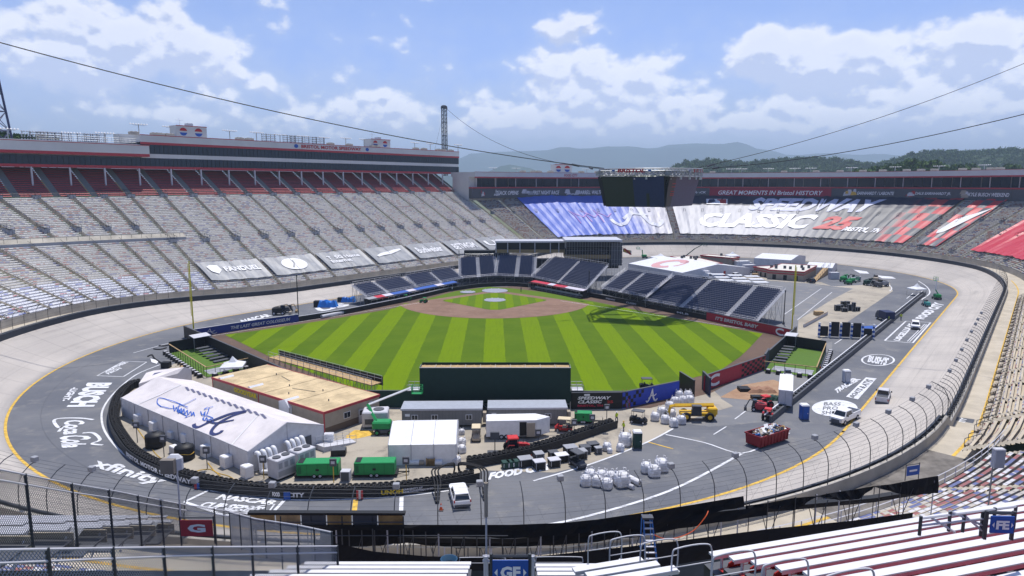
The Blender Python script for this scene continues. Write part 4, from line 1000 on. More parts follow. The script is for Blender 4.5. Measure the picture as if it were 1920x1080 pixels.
for y in(.75,.65,.5,.42,.37):x=.12;mb.solid([qb[0].lerp(qb[1],x+a).lerp(qb[2].lerp(qb[3],x+a),y+b)+qb[4]*1.6 for a,b in((0,0),(.12,.0),(.12,.025),(0,.025))],[(0,1,2,3)])
mb.obj('red_pixel_rows',brd,world=True)
screen(tC,[scr_cols[0]],False,[.01,.99]);screen(tD,[scr_cols[0]],False,[.01,.99])
mb=MB('dsteel');truss(mb,(qa[1]+qb[0])/2+Vector((0,.8,0)),(qa[3]+qb[2])/2+Vector((0,.8,0)),.9,7,.12,.06);mb.obj('corner_truss',brd,world=True)
RC=Vector((BC.x+.3,BC.y+2,zt_));rad=14.4
mb=MB('steel')
for rr2,zz in((rad,0),(rad,-2.1),(rad-1.6,0),(rad-1.6,-2.1)):mb.path([RC+Vector((rr2*math.cos(a),rr2*math.sin(a),zz))for a in[k*math.pi/20 for k in range(41)]],.13,4)
for k in range(40):
 a,b=k*math.pi/20,(k+1)*math.pi/20;c1=Vector((math.cos(a),math.sin(a),0));c2=Vector((math.cos(b),math.sin(b),0));dz=Vector((0,0,-2.1))
 mb.tube(RC+c1*rad,RC+c2*rad+dz,.07,3);mb.tube(RC+c1*(rad-1.6),RC+c2*(rad-1.6)+dz,.07,3);mb.tube(RC+c1*rad,RC+c1*(rad-1.6),.07,3);mb.tube(RC+c1*rad,RC+c1*rad+dz,.08,3);mb.tube(RC+c1*rad+dz,RC+c2*(rad-1.6)+dz,.07,3)
mb.obj('ring_truss',brd,world=True)
mb=MB('steel')
for(s0_,s1_)in((tA[0],tA[1]),(tA[1],tB[0]),(tB[0],tB[1]),(tB[1],tC[0]),(tC[0],tC[1]),(tC[1],tD[0]),(tD[0],tD[1]),(tD[1],tA[0])):truss(mb,s0_+Vector((0,0,.9)),s1_+Vector((0,0,.9)),1.2,9,.11,.06)
for a in range(0,360,45):e_=Vector((math.cos(R(a)),math.sin(R(a)),0));truss(mb,RC+e_*(rad-1.6)+Vector((0,0,-1)),RC+e_*3+Vector((0,0,-1)),1.0,8,.09,.05)
mb.obj('top_frame',brd,world=True)
mb=MB('lgrey')
for k in range(14):a=R(190+k*13);e_=Vector((math.cos(a),math.sin(a),0));mb.tube(RC+e_*(rad-.4)+Vector((0,0,-2.3)),RC+e_*(rad-.4)+Vector((0,0,-2.9)),.3,6)
mb.obj('speaker_pods',brd,world=True)
fz=Vector((0,-.25,0));x0=PD(1157,330,RC.y-rad);mb=MB('red')
yb=RC.y-rad-.3;bl=PD(1157,323.5,yb);br_=PD(1209,323.5,yb);tl_=PD(1157,316.3,yb);letter(mb,'BRISTOL',bl,br_,tl_,lift=.1,shear=.2,bold=.05)
bl=PD(1300,323.5,yb+7);br_=PD(1318,323.5,yb+9.5);tl_=PD(1300,316.3,yb+7);letter(mb,'BRISTOL',bl,br_,tl_,lift=.1,shear=.2,bold=.05);mb.obj('lettering',brd,world=True)
mb=MB('lgrey')
for u_,yy in((1150,yb),(1218,yb),(1293,yb+6)):
 bl=PD(u_-3.5,322,yy);br_=PD(u_+3.5,322,yy);tl_=PD(u_-3.5,316.5,yy);shape(mb.mat('white'),arcp(.5,.5,.5,.5,0,360,10)[:-1],bl,br_,tl_,.08);shape(mb.mat('blue'),arcp(.5,.35,.4,.3,0,360,8)[:-1],bl,br_,tl_,.12)
mb.obj('round_logo',brd,world=True)
def cable(label,a,b,sag,r=.07):
 th=thing('cable',label,'cable',a);mb=MB('black');a,b=Vector(a),Vector(b)
 mb.path([a.lerp(b,k/30)-Vector((0,0,sag*4*(k/30)*(1-k/30)))for k in range(31)],r,5);mb.obj('rope',th,world=True)
 d=(b-a);mb=MB('dgrey');q=a.lerp(b,.93)-Vector((0,0,sag*4*.93*.07));mb.tube(q,q+d.normalized()*2.2,.3,6);mb.obj('turnbuckle',th,world=True)
J=RC+Vector((0,0,.2))
cable('thick black cable running down from the upper left to the screens',PD(-60,63,140),J+Vector((-rad*.95,-rad*.3,0)),3.0,.11)
cable('thin cable from the slim truss tower to the hanging screens',TW1+Vector((0,0,.2)),J+Vector((-rad*.7,rad*.7,0)),7.0,.09)
cable('upper black cable running down from the right edge to the screens',PD(2000,85,190),J+Vector((rad*.9,rad*.4,0)),3.0,.08)
cable('lower black cable running from the right edge to the screens',PD(2000,194,120),J+Vector((rad*.95,-rad*.3,0)),2.0,.08)
mb=MB('black');th=thing('stay_wire','thin guy wire leaning against the slim truss tower','wire',SN(uS(822,NB+14),NB+14,52));mb.tube(SN(uS(814,NB+14),NB+14,52),TW1+Vector((0,0,-2)),.05,4);mb.obj('rope',th,world=True)
#  AIR
hzm=bpy.data.materials.new('haze');hzm.use_nodes=True;t=hzm.node_tree;t.nodes.clear();v=nd(t,'ShaderNodeVolumePrincipled');v.inputs['Color'].default_value=(.62,.80,1.0,1);v.inputs['Density'].default_value=1.7e-4;v.inputs['Anisotropy'].default_value=.1
mo=nd(t,'ShaderNodeOutputMaterial');t.links.new(v.outputs[0],mo.inputs['Volume'])
mb=MB(hzm);mb.box(-15500,-15500,-35,15500,15500,640);o=mb.obj('haze',kind='stuff');o['label']='thin blue summer haze over the whole place'
#  BALLPARK
HX,HY=-5.7,226.4
def FD(x,d,z=0.0):return Vector((HX+x*.9997+d*.0244,HY+x*.0244-d*.9997,z))
def turfmat(name,width,off,a,b,c,amt=1.0):
 "mown grass: alternate stripes are rolled in opposite directions and so differ in tone"
 m=bpy.data.materials.new(name);m.use_nodes=True;t=m.node_tree;bs=t.nodes['Principled BSDF'];bs.inputs['Roughness'].default_value=.95;bs.inputs['Specular IOR Level'].default_value=.05
 gm=nd(t,'ShaderNodeNewGeometry');s_=nd(t,'ShaderNodeSeparateXYZ');t.links.new(gm.outputs['Position'],s_.inputs[0])
 wob=nd(t,'ShaderNodeTexNoise');wob.inputs['Scale'].default_value=.25;t.links.new(gm.outputs['Position'],wob.inputs['Vector'])
 q=math_n(t,'ADD',math_n(t,'MULTIPLY',s_.outputs[0],.9997),math_n(t,'MULTIPLY',s_.outputs[1],.0244))
 w2=nd(t,'ShaderNodeTexNoise');w2 .inputs['Scale'].default_value=3.0;t.links.new(gm.outputs['Position'],w2 .inputs['Vector']);q=math_n(t,'ADD',math_n(t,'ADD',q,math_n(t,'MULTIPLY',wob.outputs['Fac'],.35)),math_n(t,'MULTIPLY',w2 .outputs['Fac'],.55))
 f_=math_n(t,'PINGPONG',math_n(t,'DIVIDE',math_n(t,'ADD',q,off),width),1.0)
 st=mrange(t,f_,.485,.515)if 0 else None
 fl=math_n(t,'MODULO',math_n(t,'FLOOR',math_n(t,'DIVIDE',math_n(t,'ADD',q,off+width*40),width)),2)
 def nz(s,d=5,sc3=(1,1,1)):
  mp=nd(t,'ShaderNodeMapping');mp.inputs['Scale'].default_value=sc3;t.links.new(gm.outputs['Position'],mp.inputs[0]);n=nd(t,'ShaderNodeTexNoise');n.inputs['Scale'].default_value=s;n.inputs['Detail'].default_value=d;n.inputs['Roughness'].default_value=.65;t.links.new(mp.outputs[0],n.inputs['Vector']);return n.outputs['Fac']
 base_=mixc(t,math_n(t,'MULTIPLY',fl,amt),a,b)
 base_=mixc(t,math_n(t,'MULTIPLY',mrange(t,nz(.10,6),.35,.75),.45),base_,c)
 base_=mixc(t,math_n(t,'MULTIPLY',mrange(t,nz(1,3,(2.2,.10,1)),.45,.7),.22),base_,b)
 base_=mixc(t,math_n(t,'MULTIPLY',mrange(t,nz(1,2,(.08,.6,1)),.50,.66),.14),base_,c)
 base_=mixc(t,math_n(t,'MULTIPLY',mrange(t,nz(3,4),.45,.8),.30),base_,(a[0]*.5,a[1]*.55,a[2]*.5))
 t.links.new(base_,bs.inputs['Base Color'])
 bp=nd(t,'ShaderNodeBump');bp.inputs['Strength'].default_value=.25;t.links.new(nz(14,2),bp.inputs['Height']);t.links.new(bp.outputs[0],bs.inputs['Normal'])
 MATS[name]=m;return m
GA,GB,GC=(.140,.222,.004),(.076,.136,.009),(.125,.19,.012)
M['turf']=turfmat('mown_outfield_turf',4.55,2.1,GA,GB,GC);M['turfin']=turfmat('mown_infield_turf',2.3,1.1,GA,(.085,.155,.015),GC,.9)
M['turffoul']=turfmat('foul_turf',60,20,(.105,.17,.02),(.105,.17,.02),(.09,.15,.02),0)
track_px=px([(357,632),(480,614),(560,603),(652,588),(760,566),(830,549),(890,540),(960,537),(1015,540),(1107,557),(1200,574.5),(1330,601),(1450,627.5),(1484,636)])
of_w=[Vector((49.0,131.0,0)),Vector((34.0,113.5,0)),Vector((22,105.5,0)),Vector((-28,105.8,0)),Vector((-76,156.5,0))]
sheet('warning_track',track_px+of_w,'dirt',.03)
sheet('foul_grass',px([(1430,626),(1295,602),(1170,577),(1085,560),(1020,548),(960,541),(917,537.8),(855,546),(825,554),(785,565),(730,580),(605,601.5),(480,620.5),(420,628),(700,640)]),'turffoul',.045)
of_g=px([(1430,626),(1405,653),(1387,670),(1347,697),(1270,716)])+[Vector((20,110,0)),Vector((-21,110,0))]+px([(530,680),(495,664),(422,628.5)])
lfoul=[FD(-26,25.5),FD(-30,29)];rfoul=[FD(26,25.5),FD(30,29)]
sheet('outfield_grass',of_g+px([(480,620.5),(605,601.5),(700,586),(742,578)])+[FD(-27,23),FD(0,20),FD(27,23)]+px([(1110,567),(1170,577.2),(1295,602.2)]),'turf',.06)
MD=18.44;arc_=[]
for k in range(41):
 a=R(-163.5+(163.5*2)*k/40*1.0);x,d=28.96*math.sin(a*.66),MD+28.96*math.cos(a*.66)
 arc_.append((x,d))
arc_=[(x,d)for x,d in arc_ if d>abs(x)-1.6]
sheet('infield_dirt',[FD(x,d)for x,d in arc_]+[FD(28.2,26.2),FD(19.5,16.6),FD(3.4,1.6)]+[FD(4.2*math.cos(R(a)),-4.2*math.sin(R(a)))for a in range(20,161,20)]+[FD(-3.4,1.6),FD(-19.5,16.6),FD(-28.2,26.2)],'infdirt',.09)
dia=[(2.6,5.0),(15.2,17.2),(15.9,18.6),(15.4,20.0),(14.0,21.6),(3.0,33.4),(1.2,34.8),(-1.2,34.8),(-3.0,33.4),(-14.0,21.6),(-15.4,20.0),(-15.9,18.6),(-15.2,17.2),(-2.6,5.0),(-1.4,4.6),(1.4,4.6)]
sheet('infield_grass',[FD(x,d)for x,d in dia],'turfin',.12)
mb=MB('white_line')
ribbon(mb,[FD(-20,20.0),FD(-69.5,70)],.16,.10);ribbon(mb,[FD(20,20.0),FD(69.5,70)],.16,.10);
fl_=struct('foul_line',mb)
M['mtarp']=flat('slate_tarp',(.30,.31,.38),.5,bump=.4,bscale=1.5)
def disc(label,c_,r,z=.15):
 th=thing('field_tarp',label,'tarp',(c_.x,c_.y,z),0,'round slate tarps on the infield');mb=MB('mtarp');rr_=random.Random(int(r*10))
 mb.loft([[(r*q*(1+.03*rr_.random())*math.cos(2*math.pi*k/24),r*q*math.sin(2*math.pi*k/24),h)for k in range(24)]for q,h in((1,0),(.97,.09),(.5,.16))],False,True);mb.obj('cloth',th)
 mb=MB('bag')
 for k in range(10):a=k*.63;mb.bevbox(r*.93*math.cos(a)-.15,r*.93*math.sin(a)-.12,.08,r*.93*math.cos(a)+.15,r*.93*math.sin(a)+.12,.2,.03)
 mb.obj('sandbags',th,kind='stuff');return th
disc('large round slate tarp covering home plate',FD(0,-.3),4.3);disc('round slate tarp covering the pitching mound',FD(0,MD),3.3);disc('small slate tarp with a white mark left of home plate',P(877,548.5),2.5)
def wallrun(name,label,pts,h,m,th_=.25,z0=0.0,group=None,cap='dgrey',capm=.08):
 th=thing(name,label,'wall',pts[0],0,group);mb=MB(m)
 for a,b in zip(pts,pts[1:]):
  d=(b-a);d.z=0;n=Vector((-d.y,d.x,0)).normalized()*th_/2;hz=Vector((0,0,h));z_=Vector((0,0,z0));e=d.normalized()*.02
  mb.solid([a-n+z_,b-n+z_,b+n+z_,a+n+z_,a-n+hz,b-n+hz,b+n+hz,a+n+hz],[(0,1,5,4),(1,2,6,5),(2,3,7,6),(3,0,4,7),(4,5,6,7)])
 mb.obj('padding',th,world=True);mb=MB(cap)
 for a,b in zip(pts,pts[1:]):
  d=(b-a);n=Vector((-d.y,d.x,0)).normalized()*(th_/2+.04);hz=Vector((0,0,h+.01));h2=Vector((0,0,h+capm))
  mb.solid([a-n+hz,b-n+hz,b+n+hz,a+n+hz,a-n+h2,b-n+h2,b+n+h2,a+n+h2],[(0,1,5,4),(1,2,6,5),(2,3,7,6),(3,0,4,7),(4,5,6,7)])
 mb.obj('top_cap',th,world=True);return th
def wpatch(a,b,x0,x1,z0,z1,off=.16,side=1):
 "rectangle on the wall a->b between fractions x0..x1, facing the viewer side"
 d=(b-a);n=Vector((d.y,-d.x,0)).normalized()*off*side
 p=lambda x,z:Vector((a.x+d.x*x,a.y+d.y*x,z))+n
 return p(x0,z0),p(x1,z0),p(x0,z1)
LC,LJ,CJ,RJ=Vector((-76.2,156.7,0)),Vector((-28.2,106.1,0)),Vector((22.3,105.6,0)),Vector((28.8,114.6,0))
LC0=LC
w1=wallrun('outfield_wall','black left field wall from the yellow pole to the corner beside the tan building',[LC,LJ],2.7,'black')
w2=wallrun('outfield_wall','dark green centre field wall on both sides of the batters eye',[LJ,CJ-Vector((4.2,0,0))],2.7,'dgreen')
Pk0=CJ-Vector((12.8,-.1,0));P165=P(1166,766);P272=P(1272,743);P319=P(1320,733);P434=P(1433,692)
w3=wallrun('outfield_wall','black right centre wall panel reading SPEEDWAY CLASSIC 25',[P(1071,767),P165],2.65,'black')
bl,br_,tl_=wpatch(P(1071,767),P165,.12,.78,1.25,2.1);mb=MB('white');letter(mb,'SPEEDWAY\nCLASSIC',bl-Vector((0,0,.3)),br_-Vector((0,0,.3)),tl_,0.0,shear=.25,bold=.04)
bl,br_,tl_=wpatch(P(1071,767),P165,.70,.82,.95,1.4);letter(mb.mat('red'),'25',bl,br_,tl_,0.0,bold=.04);bl,br_,tl_=wpatch(P(1071,767),P165,.12,.62,.35,.75);letter(mb.mat(flat('crimson',(.5,.02,.06),.5)),'BRISTOL, TN',bl,br_,tl_,0.0,bold=.05)
bl,br_,tl_=wpatch(P(1071,767),P165,.25,.36,2.2,2.5);shape(mb.mat('white'),[(0,0),(1,0),(1,1),(0,1)],bl,br_,tl_,0.0);mb.obj('lettering',w3,world=True)
w4=wallrun('outfield_wall','royal blue wall panel with black checks and a white script letter A',[P165,P272],2.65,flat('royal_blue',(.02,.055,.42),.45))
mb=MB('black');rr_=random.Random(3)
for i in range(9):
 for j in range(4):
  if(i+j)%2==0 and rr_.random()<1.1-i*.09:
   bl,br_,tl_=wpatch(P165,P272,.0+i*.045,.045+i*.045,.15+j*.6,.75+j*.6,.14);shape(mb,[(0,0),(1,0),(1,1),(0,1)],bl,br_,tl_,0.0)
mb.obj('black_checks',w4,world=True)
def script_A(mb,bl,br_,tl_,lift=.0,k=1.0):
 c1=[(0,.12),(.06,.02),(.16,.04),(.30,.22),(.44,.55),(.55,.95)];c2=[(.55,.95),(.58,.6),(.63,.3),(.74,.05),(.88,0),(1,.12)];c3=[(.2,.25),(.45,.42),(.7,.38),(.9,.5)]
 sm=lambda c:[(p.x,p.y)for p in smooth([Vector((*q,0))for q in c],4)]
 for c_,w in((c1,.13),(c2,.15),(c3,.09)):q=sm(c_);stroke(mb,q,[w*k*(.55+.45*math.sin(math.pi*i/(len(q)-1)))for i in range(len(q))],bl,br_,tl_,lift)
bl,br_,tl_=wpatch(P165,P272,.40,.60,.25,2.45,.17);mb=MB('white');script_A(mb,bl,br_,tl_);mb.obj('script_letter',w4,world=True)
w5=wallrun('outfield_wall','crimson wall panel with a big white C and black checks',[P319,P434],2.7,flat('crimson_wall',(.40,.02,.045),.5))
mb=MB('black')
for i in range(9):
 for j in range(5):
  if(i+j)%2==0:
   bl,br_,tl_=wpatch(P319,P434,.58+i*.045,.625+i*.045,.1+j*.5,.6+j*.5,.14);shape(mb,[(0,0),(1,0),(1,1),(0,1)],bl,br_,tl_,0.0)
mb.obj('black_checks',w5,world=True)
def big_C(mb,bl,br_,tl_,w=.24):stroke(mb,arcp(.5,.5,.40,.38,48,312,20),w,bl,br_,tl_,0.0)
bl,br_,tl_=wpatch(P319,P434,.05,.27,.3,2.45,.17);mb=MB('white');big_C(mb,bl,br_,tl_);mb.obj('letter_C',w5,world=True)
w5b=wallrun('outfield_wall','short navy and red wall end with a white logo by the right bullpen',[P434,P(1440,680)],2.9,'navy')
w6=wallrun('gate_panel','black swing gate panel standing open beside the blue wall',[P(1274,727),P(1301,745)],2.9,'black');w6['category']='gate'
w7=wallrun('gate_panel','navy swing gate panel standing open beside the crimson wall',[P(1317,727),P(1331,742)],3.0,'navy');w7['category']='gate'
w8=wallrun('outfield_wall','black right field corner wall behind the green bullpen',[P(1440,680),Vector((66.4,157.4,0))],2.4,'black')
FLw=px([(363,633),(480,614),(560,603)]);w9=wallrun('field_wall','low blue wall reading THE LAST GREAT COLOSSEUM along left foul ground',FLw,1.9,flat('deep_blue',(.018,.035,.22),.5),cap='lgrey')
mb=MB('lgrey');bl,br_,tl_=wpatch(P(425,623.5),P(545,605),.06,.99,.6,1.4,.2);letter(mb,'THE LAST GREAT COLOSSEUM',bl,br_,tl_,0,shear=.2,bold=.03)
bl,br_,tl_=wpatch(FLw[0],P(420,624),.25,.75,.3,1.7,.3);script_A(mb.mat('lgrey'),bl,br_,tl_,0);mb.obj('lettering',w9,world=True)
w10=wallrun('field_wall','low black wall in front of the left dugout',px([(560,603),(652,588),(760,566),(840,547)]),1.3,'black',cap='lgrey',capm=.12)
w11=wallrun('field_wall','curved black backstop wall behind home plate',smooth(px([(840,547),(890,539.5),(925,537),(960,536.5),(1015,541),(1060,549)]),4),1.2,'black')
w12=wallrun('field_wall','long black wall in front of the right field seats with small white lettering',px([(1095,554.5),(1200,574.5),(1325,600)]),1.3,'black')
mb=MB('lgrey');A_,B_=P(1095,554.5),P(1325,600)
for x,s_ in((.22,'SPEEDWAY'),(.40,'CLASSIC'),(.80,'MLB')):
 bl,br_,tl_=wpatch(A_,B_,x,x+.085,.45,.95,.55);letter(mb,s_,bl,br_,tl_,0,bold=.03)
mb.obj('lettering',w12,world=True)
w13=wallrun('field_wall',"low crimson wall reading IT'S BRISTOL BABY with a white C at its end",px([(1325,600),(1450,627),(1482,635)]),2.1,'crimson_wall' if 0 else MATS['crimson_wall'])
mb=MB('lgrey');bl,br_,tl_=wpatch(P(1340,603.5),P(1425,621.8),.03,.98,.7,1.6,.35);letter(mb,"IT'S BRISTOL BABY",bl,br_,tl_,0,shear=.2,bold=.04)
bl,br_,tl_=wpatch(P(1452,627.7),P(1482,635.2),.1,.8,.2,2.0,.35);big_C(mb.mat('white'),bl,br_,tl_);mb.obj('lettering',w13,world=True)
def fpole(label,base_,top_px):
 zt2=HZ(base_.x,base_.y,top_px);th=thing('foul_pole',label,'pole',base_,0,'yellow foul poles')
 mb=MB(flat('pole_yellow',(.68,.58,.03),.5));mb.tube((0,0,0),(0,0,zt2),.17,8,.13);mb.obj('pole',th);mb=MB(MATS['pole_yellow']);mb.box(-.05,-.7,5,.05,-.6,zt2-.4)
 for k in range(10):mb.box(-.04,-.7,5+k*1.1,.04,-.1,5.05+k*1.1)
 mb.obj('screen_frame',th)
fpole('tall yellow foul pole at the left field corner',P(364,630),490);fpole('tall yellow foul pole at the right field corner',P(1484,628),497)
def post(label,base_,vtop,r=.14,m='black',name='net_post'):
 th=thing(name,label,'post',base_,0,'dark poles for the protective nets');zt2=HZ(base_.x,base_.y,vtop);mb=MB(m);mb.tube((0,0,0),(0,0,zt2),r,8,r*.8);mb.obj('pole',th);mb=MB('dgrey');mb.cyl(0,0,0,.4,.35,.35,8);mb.obj('footing',th);mb=MB('dgrey');mb.tube((0,0,zt2-.3),(0,0,zt2+.1),r*1.5,6);mb.obj('pulley',th)
post('tall black net pole at the end of the left dugout wall',P(560,602),516);post('black net pole beside the right dugout',P(1104,556),508);post('dark net pole near the left end of the press box',P(861,503),470);post('black net pole at the right field end of the seats',P(1469,608),545)
def tstand(label,fl,fr,nrm,zf,depth,zt2,nrow,aisles,dugout=None,rail=True,aw=.8,seats='black_seats'):
 L=(fr-fl).length;ud=(fr-fl).normalized();nrm=Vector((nrm[0],nrm[1],0)).normalized()
 th=thing('temporary_stand',label,'grandstand',fl,0,'temporary seating stands round the ball field')
 fn=lambda t,k:Vector((fl.x,fl.y,0))+ud*t+nrm*(depth*k/nrow)+Vector((0,0,zf+(zt2-zf)*k/nrow))
 ed=[0]+[a*L for a in aisles]+[L];mb=MB()
 for a,b in zip(ed,ed[1:]):rows(mb,fn,a+(aw if a>0 else.1),b-(aw if b<L else.1),1,nrow,'dgrey',seats,seats,seat_h=.50,row0=int(fl.x))
 mb.mat('seatblk')
 mb.obj('seat_rows',th,world=True,kind='stuff')
 mb=MB('seatblk')
 for a,b in zip(ed,ed[1:]):
  for k in range(nrow):
   x=a+(aw if a>0 else.1)+.3
   while x<b-aw:
    p=fn(x,k)+nrm*(depth/nrow*.62);q=p+ud*.44;u1=Vector((0,0,.45));u2=Vector((0,0,.92))+nrm*.08
    mb.face([p+u1,q+u1,q+u2,p+u2]);x+=.56
 mb.obj('seat_backs',th,world=True,kind='stuff')
 for a in aisles+[0.0,1.0]:
  mb=MB('alum');c_=a*L
  for k in range(nrow):
   for h in(0,.5):
    A=fn(c_-aw,k).lerp(fn(c_-aw,k+1),h);B=fn(c_+aw,k).lerp(fn(c_+aw,k+1),h);D=nrm*(depth/nrow*.5);hh_=Vector((0,0,(zt2-zf)/nrow*.5));lf=Vector((0,0,.08))
    mb.face([A+hh_+lf,B+hh_+lf,B+D+hh_+lf,A+D+hh_+lf]);mb.mat('grey').face([A+lf,B+lf,B+hh_+lf,A+hh_+lf]);mb.mat('alum')
  mb.obj('stairway',th,world=True)
  mb=MB('alum');up=Vector((0,0,1.0))
  for s_ in(-aw,aw):
   if(a==0 and s_>0)or(a==1 and s_<0):continue
   if a in(0.0,1.0):
    for h in(.35,.7,1.0):mb.tube(fn(c_+s_,0)+up*h,fn(c_+s_,nrow)+up*h,.035,3)
  if a in(0.0,1.0):
   for k in range(0,nrow+1,3):mb.tube(fn(c_,k),fn(c_,k)+up,.035,3)
   mb.obj('side_rail',th,world=True)
 if rail:
  mb=MB('alum');up=Vector((0,0,1.0))
  for k,h in((nrow,1.1),(0,.9)):
   for hh_ in(.5,1.0):mb.tube(fn(0,k)+up*h*hh_,fn(L,k)+up*h*hh_,.035,3)
   n=int(L/2.2)
   for i in range(n+1):mb.tube(fn(L*i/n,k),fn(L*i/n,k)+up*h,.035,3)
  mb.obj('guard_rail',th,world=True)
 mb=MB('steel');n=max(2,int(L/3))
 for i in range(n+1):
  for j in range(0,5):
   p=fn(L*i/n,nrow*j/4);mb.tube(Vector((p.x,p.y,0)),p,.05,4)
   if j<4:q=fn(L*i/n,nrow*(j+1)/4);mb.tube(Vector((p.x,p.y,.2)),q,.035,3);mb.tube(p,Vector((q.x,q.y,.2)),.035,3)
  if i<n:
   for j in(0,4):p=fn(L*i/n,nrow*j/4);q=fn(L*(i+1)/n,nrow*j/4);mb.tube(Vector((p.x,p.y,.2)),q,.035,3);mb.tube(p-Vector((0,0,.3)),q-Vector((0,0,.3)),.035,3)
 mb.obj('scaffold_frame',th,world=True,kind='stuff')
 mb=MB('black');mb.face([fn(0,0)*1.0,fn(L,0),fn(L,0)*1.0-Vector((0,0,zf-1.3)),fn(0,0)-Vector((0,0,zf-1.3))]);mb.obj('skirt',th,world=True)
 return th,fn,L,ud,nrm
zf=1.9
r0,r1=P(1208,565,zf)+Vector((.4,.4,0)),P(1414,603.5,zf)+Vector((.4,.4,0))
nR=(.68,.73)
tstand('main bank of dark seats along right field, three white stairways',r0,r1,nR,zf,16.2,7.6,17,[.36,.77])
tstand('dark seats next to the dugout end of right field, raised above a railed terrace',P(1127,543,2.8)+Vector((.5,.5,0)),P(1207,559,2.8)+Vector((.5,.5,0)),nR,2.8,13.4,7.3,13,[.42])
zf=2.6
def hs(u0,v0,u1,v1,nr,dep,top,nrow,ais,lab):return tstand(lab,P(u0,v0,zf),P(u1,v1,zf),nr,zf,dep,top,nrow,ais)
hs(998,521,1098,543,(.50,.87),17.5,8.2,18,[.5],'pair of dark seat sections above the red dugout roof')
hs(930,517.5,1000,521,(.06,1),17.0,8.2,18,[.55],'dark seat sections right behind home plate')
hs(864,523,930,517.5,(-.08,1),16.0,8.0,17,[.5],'dark seat sections behind home plate on the third base side')
tstand('low row of dark seats stepping along the left dugout',P(690,557,zf),P(780,540,zf),(-.72,.69),zf,8.0,5.2,8,[.40])
tstand('second low bank of dark seats nearer home plate on the left',P(784,539.5,zf),P(868,523,zf),(-.60,.80),zf,8.0,5.4,8,[.5])
def dugout(label,a,b,nrm,cols,stripes=6):
 d=(b-a);L=d.length;ang=math.atan2(d.y,d.x);th=thing('dugout',label,'dugout',(a.x,a.y,0),ang)
 mb=MB('black');mb.box(0,1.6,0,L,1.8,2.2);mb.box(0,0,0,.2,1.7,2.2);mb.box(L-.2,0,0,L,1.7,2.2);mb.obj('back_wall',th)
 mb=MB('black');mb.box(-.1,-.9,2.25,L+.1,1.8,2.4);mb.obj('roof',th)
 mb=MB();w=L/len(cols)
 for k,c_ in enumerate(cols):mb.mat(c_).solid([(k*w,-1.0,2.2),((k+1)*w,-1.0,2.2),((k+1)*w,1.7,2.75),(k*w,1.7,2.75)],[(0,1,2,3)])
 mb.obj('roof_banner',th)
 mb=MB('lgrey');mb.box(.5,1.0,.4,L-.5,1.4,.5);mb.box(.5,1.4,.5,L-.5,1.5,.9);mb.obj('bench',th)
 mb=MB('steel')
 for k in range(int(L/2.4)+1):mb.tube((k*2.4,-.9,0),(k*2.4,-.9,2.2),.05,4)
 for z in(.5,1.0):mb.tube((0,-.9,z),(L,-.9,z),.04,4)
 mb.obj('front_rail',th)
crim,wht=flat('led_crimson',(.55,.03,.05),.4),flat('led_white',(.62,.58,.66),.4)
dugout('right dugout with a shining red and white roof band',P(995,541),P(1093,560),None,[crim,crim,crim,wht,crim,crim,wht,wht,wht])
dugout('left dugout with a blue and pink roof band',P(692,577),P(858,542),None,['grey',crim,wht,'blue','blue',wht,'blue','blue','blue',wht,'blue','blue'])
def Q(u_,y_):return PD(u_,480,y_)
pb_=thing('press_box','two part scaffold press box with plywood bands and dark windows behind home plate','press box',(PD(1045,500,262).x,262,0))
def zz_(v,y=262.):return HZ(0,y,v)
def pbox(m,u0,u1,v0,v1,y0=262,y1=270,nm=None,dy=0):
 a,b=PD(u0,v0,y0).x,PD(u1,v0,y0).x;mb=MB(m)
 mb.solid([(a,y0,zz_(v1,y0)),(b,y0+dy,zz_(v1,y0)),(b,y1+dy,zz_(v1,y0)),(a,y1,zz_(v1,y0)),(a,y0,zz_(v0,y0)),(b,y0+dy,zz_(v0,y0)),(b,y1+dy,zz_(v0,y0)),(a,y1,zz_(v0,y0))],[(3,2,1,0),(4,5,6,7),(0,1,5,4),(1,2,6,5),(2,3,7,6),(3,0,4,7)]);return mb.obj(nm,pb_,world=True)
pbox('black',930,1060,455,468,262.2,269,'window_band',0);pbox('alum',928,1062,452,455,260.5,270,'roof',0);pbox(flat('ply_band',(.33,.24,.12),.8),928,1062,468,474,261.5,269,'plywood_band')
pbox('alum',1060,1167,450,453.5,255,270,'roof',0);pbox(MATS['ply_band'],1060,1146,478,485,257.6,268,'plywood_band');pbox('dgrey',1062,1165,454,462,262,269,'back_wall');pbox('black',1060,1140,466,477,258.6,268,'window_band');pbox('glass',1062,1165,456,477,263,268,'window_glass');pbox('black',950,1160,487,503,261,266,'skirt')
for u_ in(930,952,975,1003,1032,1048,1060):pbox('lgrey',u_-.8,u_+.8,455,474,261.0,261.4,'column')
mb=MB('steel')
for k in range(22):
 u_=1062+k*5;a=PD(u_,500,256.8);mb.tube((a.x,a.y,0),(a.x,a.y,zz_(453 if k>0 else 450,257)),.06,3)
 if k<21:
  b=PD(u_+5,500,256.8)
  for v_ in(462,470,486,494):mb.tube((a.x,a.y,zz_(v_,257)),(b.x,b.y,zz_(v_,257)),.05,3)
  if k%2:mb.tube((a.x,a.y,zz_(498,257)),(b.x,b.y,zz_(486,257)),.05,3)
for k in range(22):
 u_=872+k*9;a=PD(u_,500,261);mb.tube((a.x,a.y,0),(a.x,a.y,zz_(474,261)),.06,3);b=PD(u_+9,500,261)
 for v_ in(476,484):mb.tube((a.x,a.y,zz_(v_,261)),(b.x,b.y,zz_(v_,261)),.05,3)
mb.obj('scaffold_frame',pb_,world=True,kind='stuff')
pbox('black',870,955,470,490,262,266,'side_wing');pbox('dgrey',1146,1167,455,498,257,268,'end_wall')
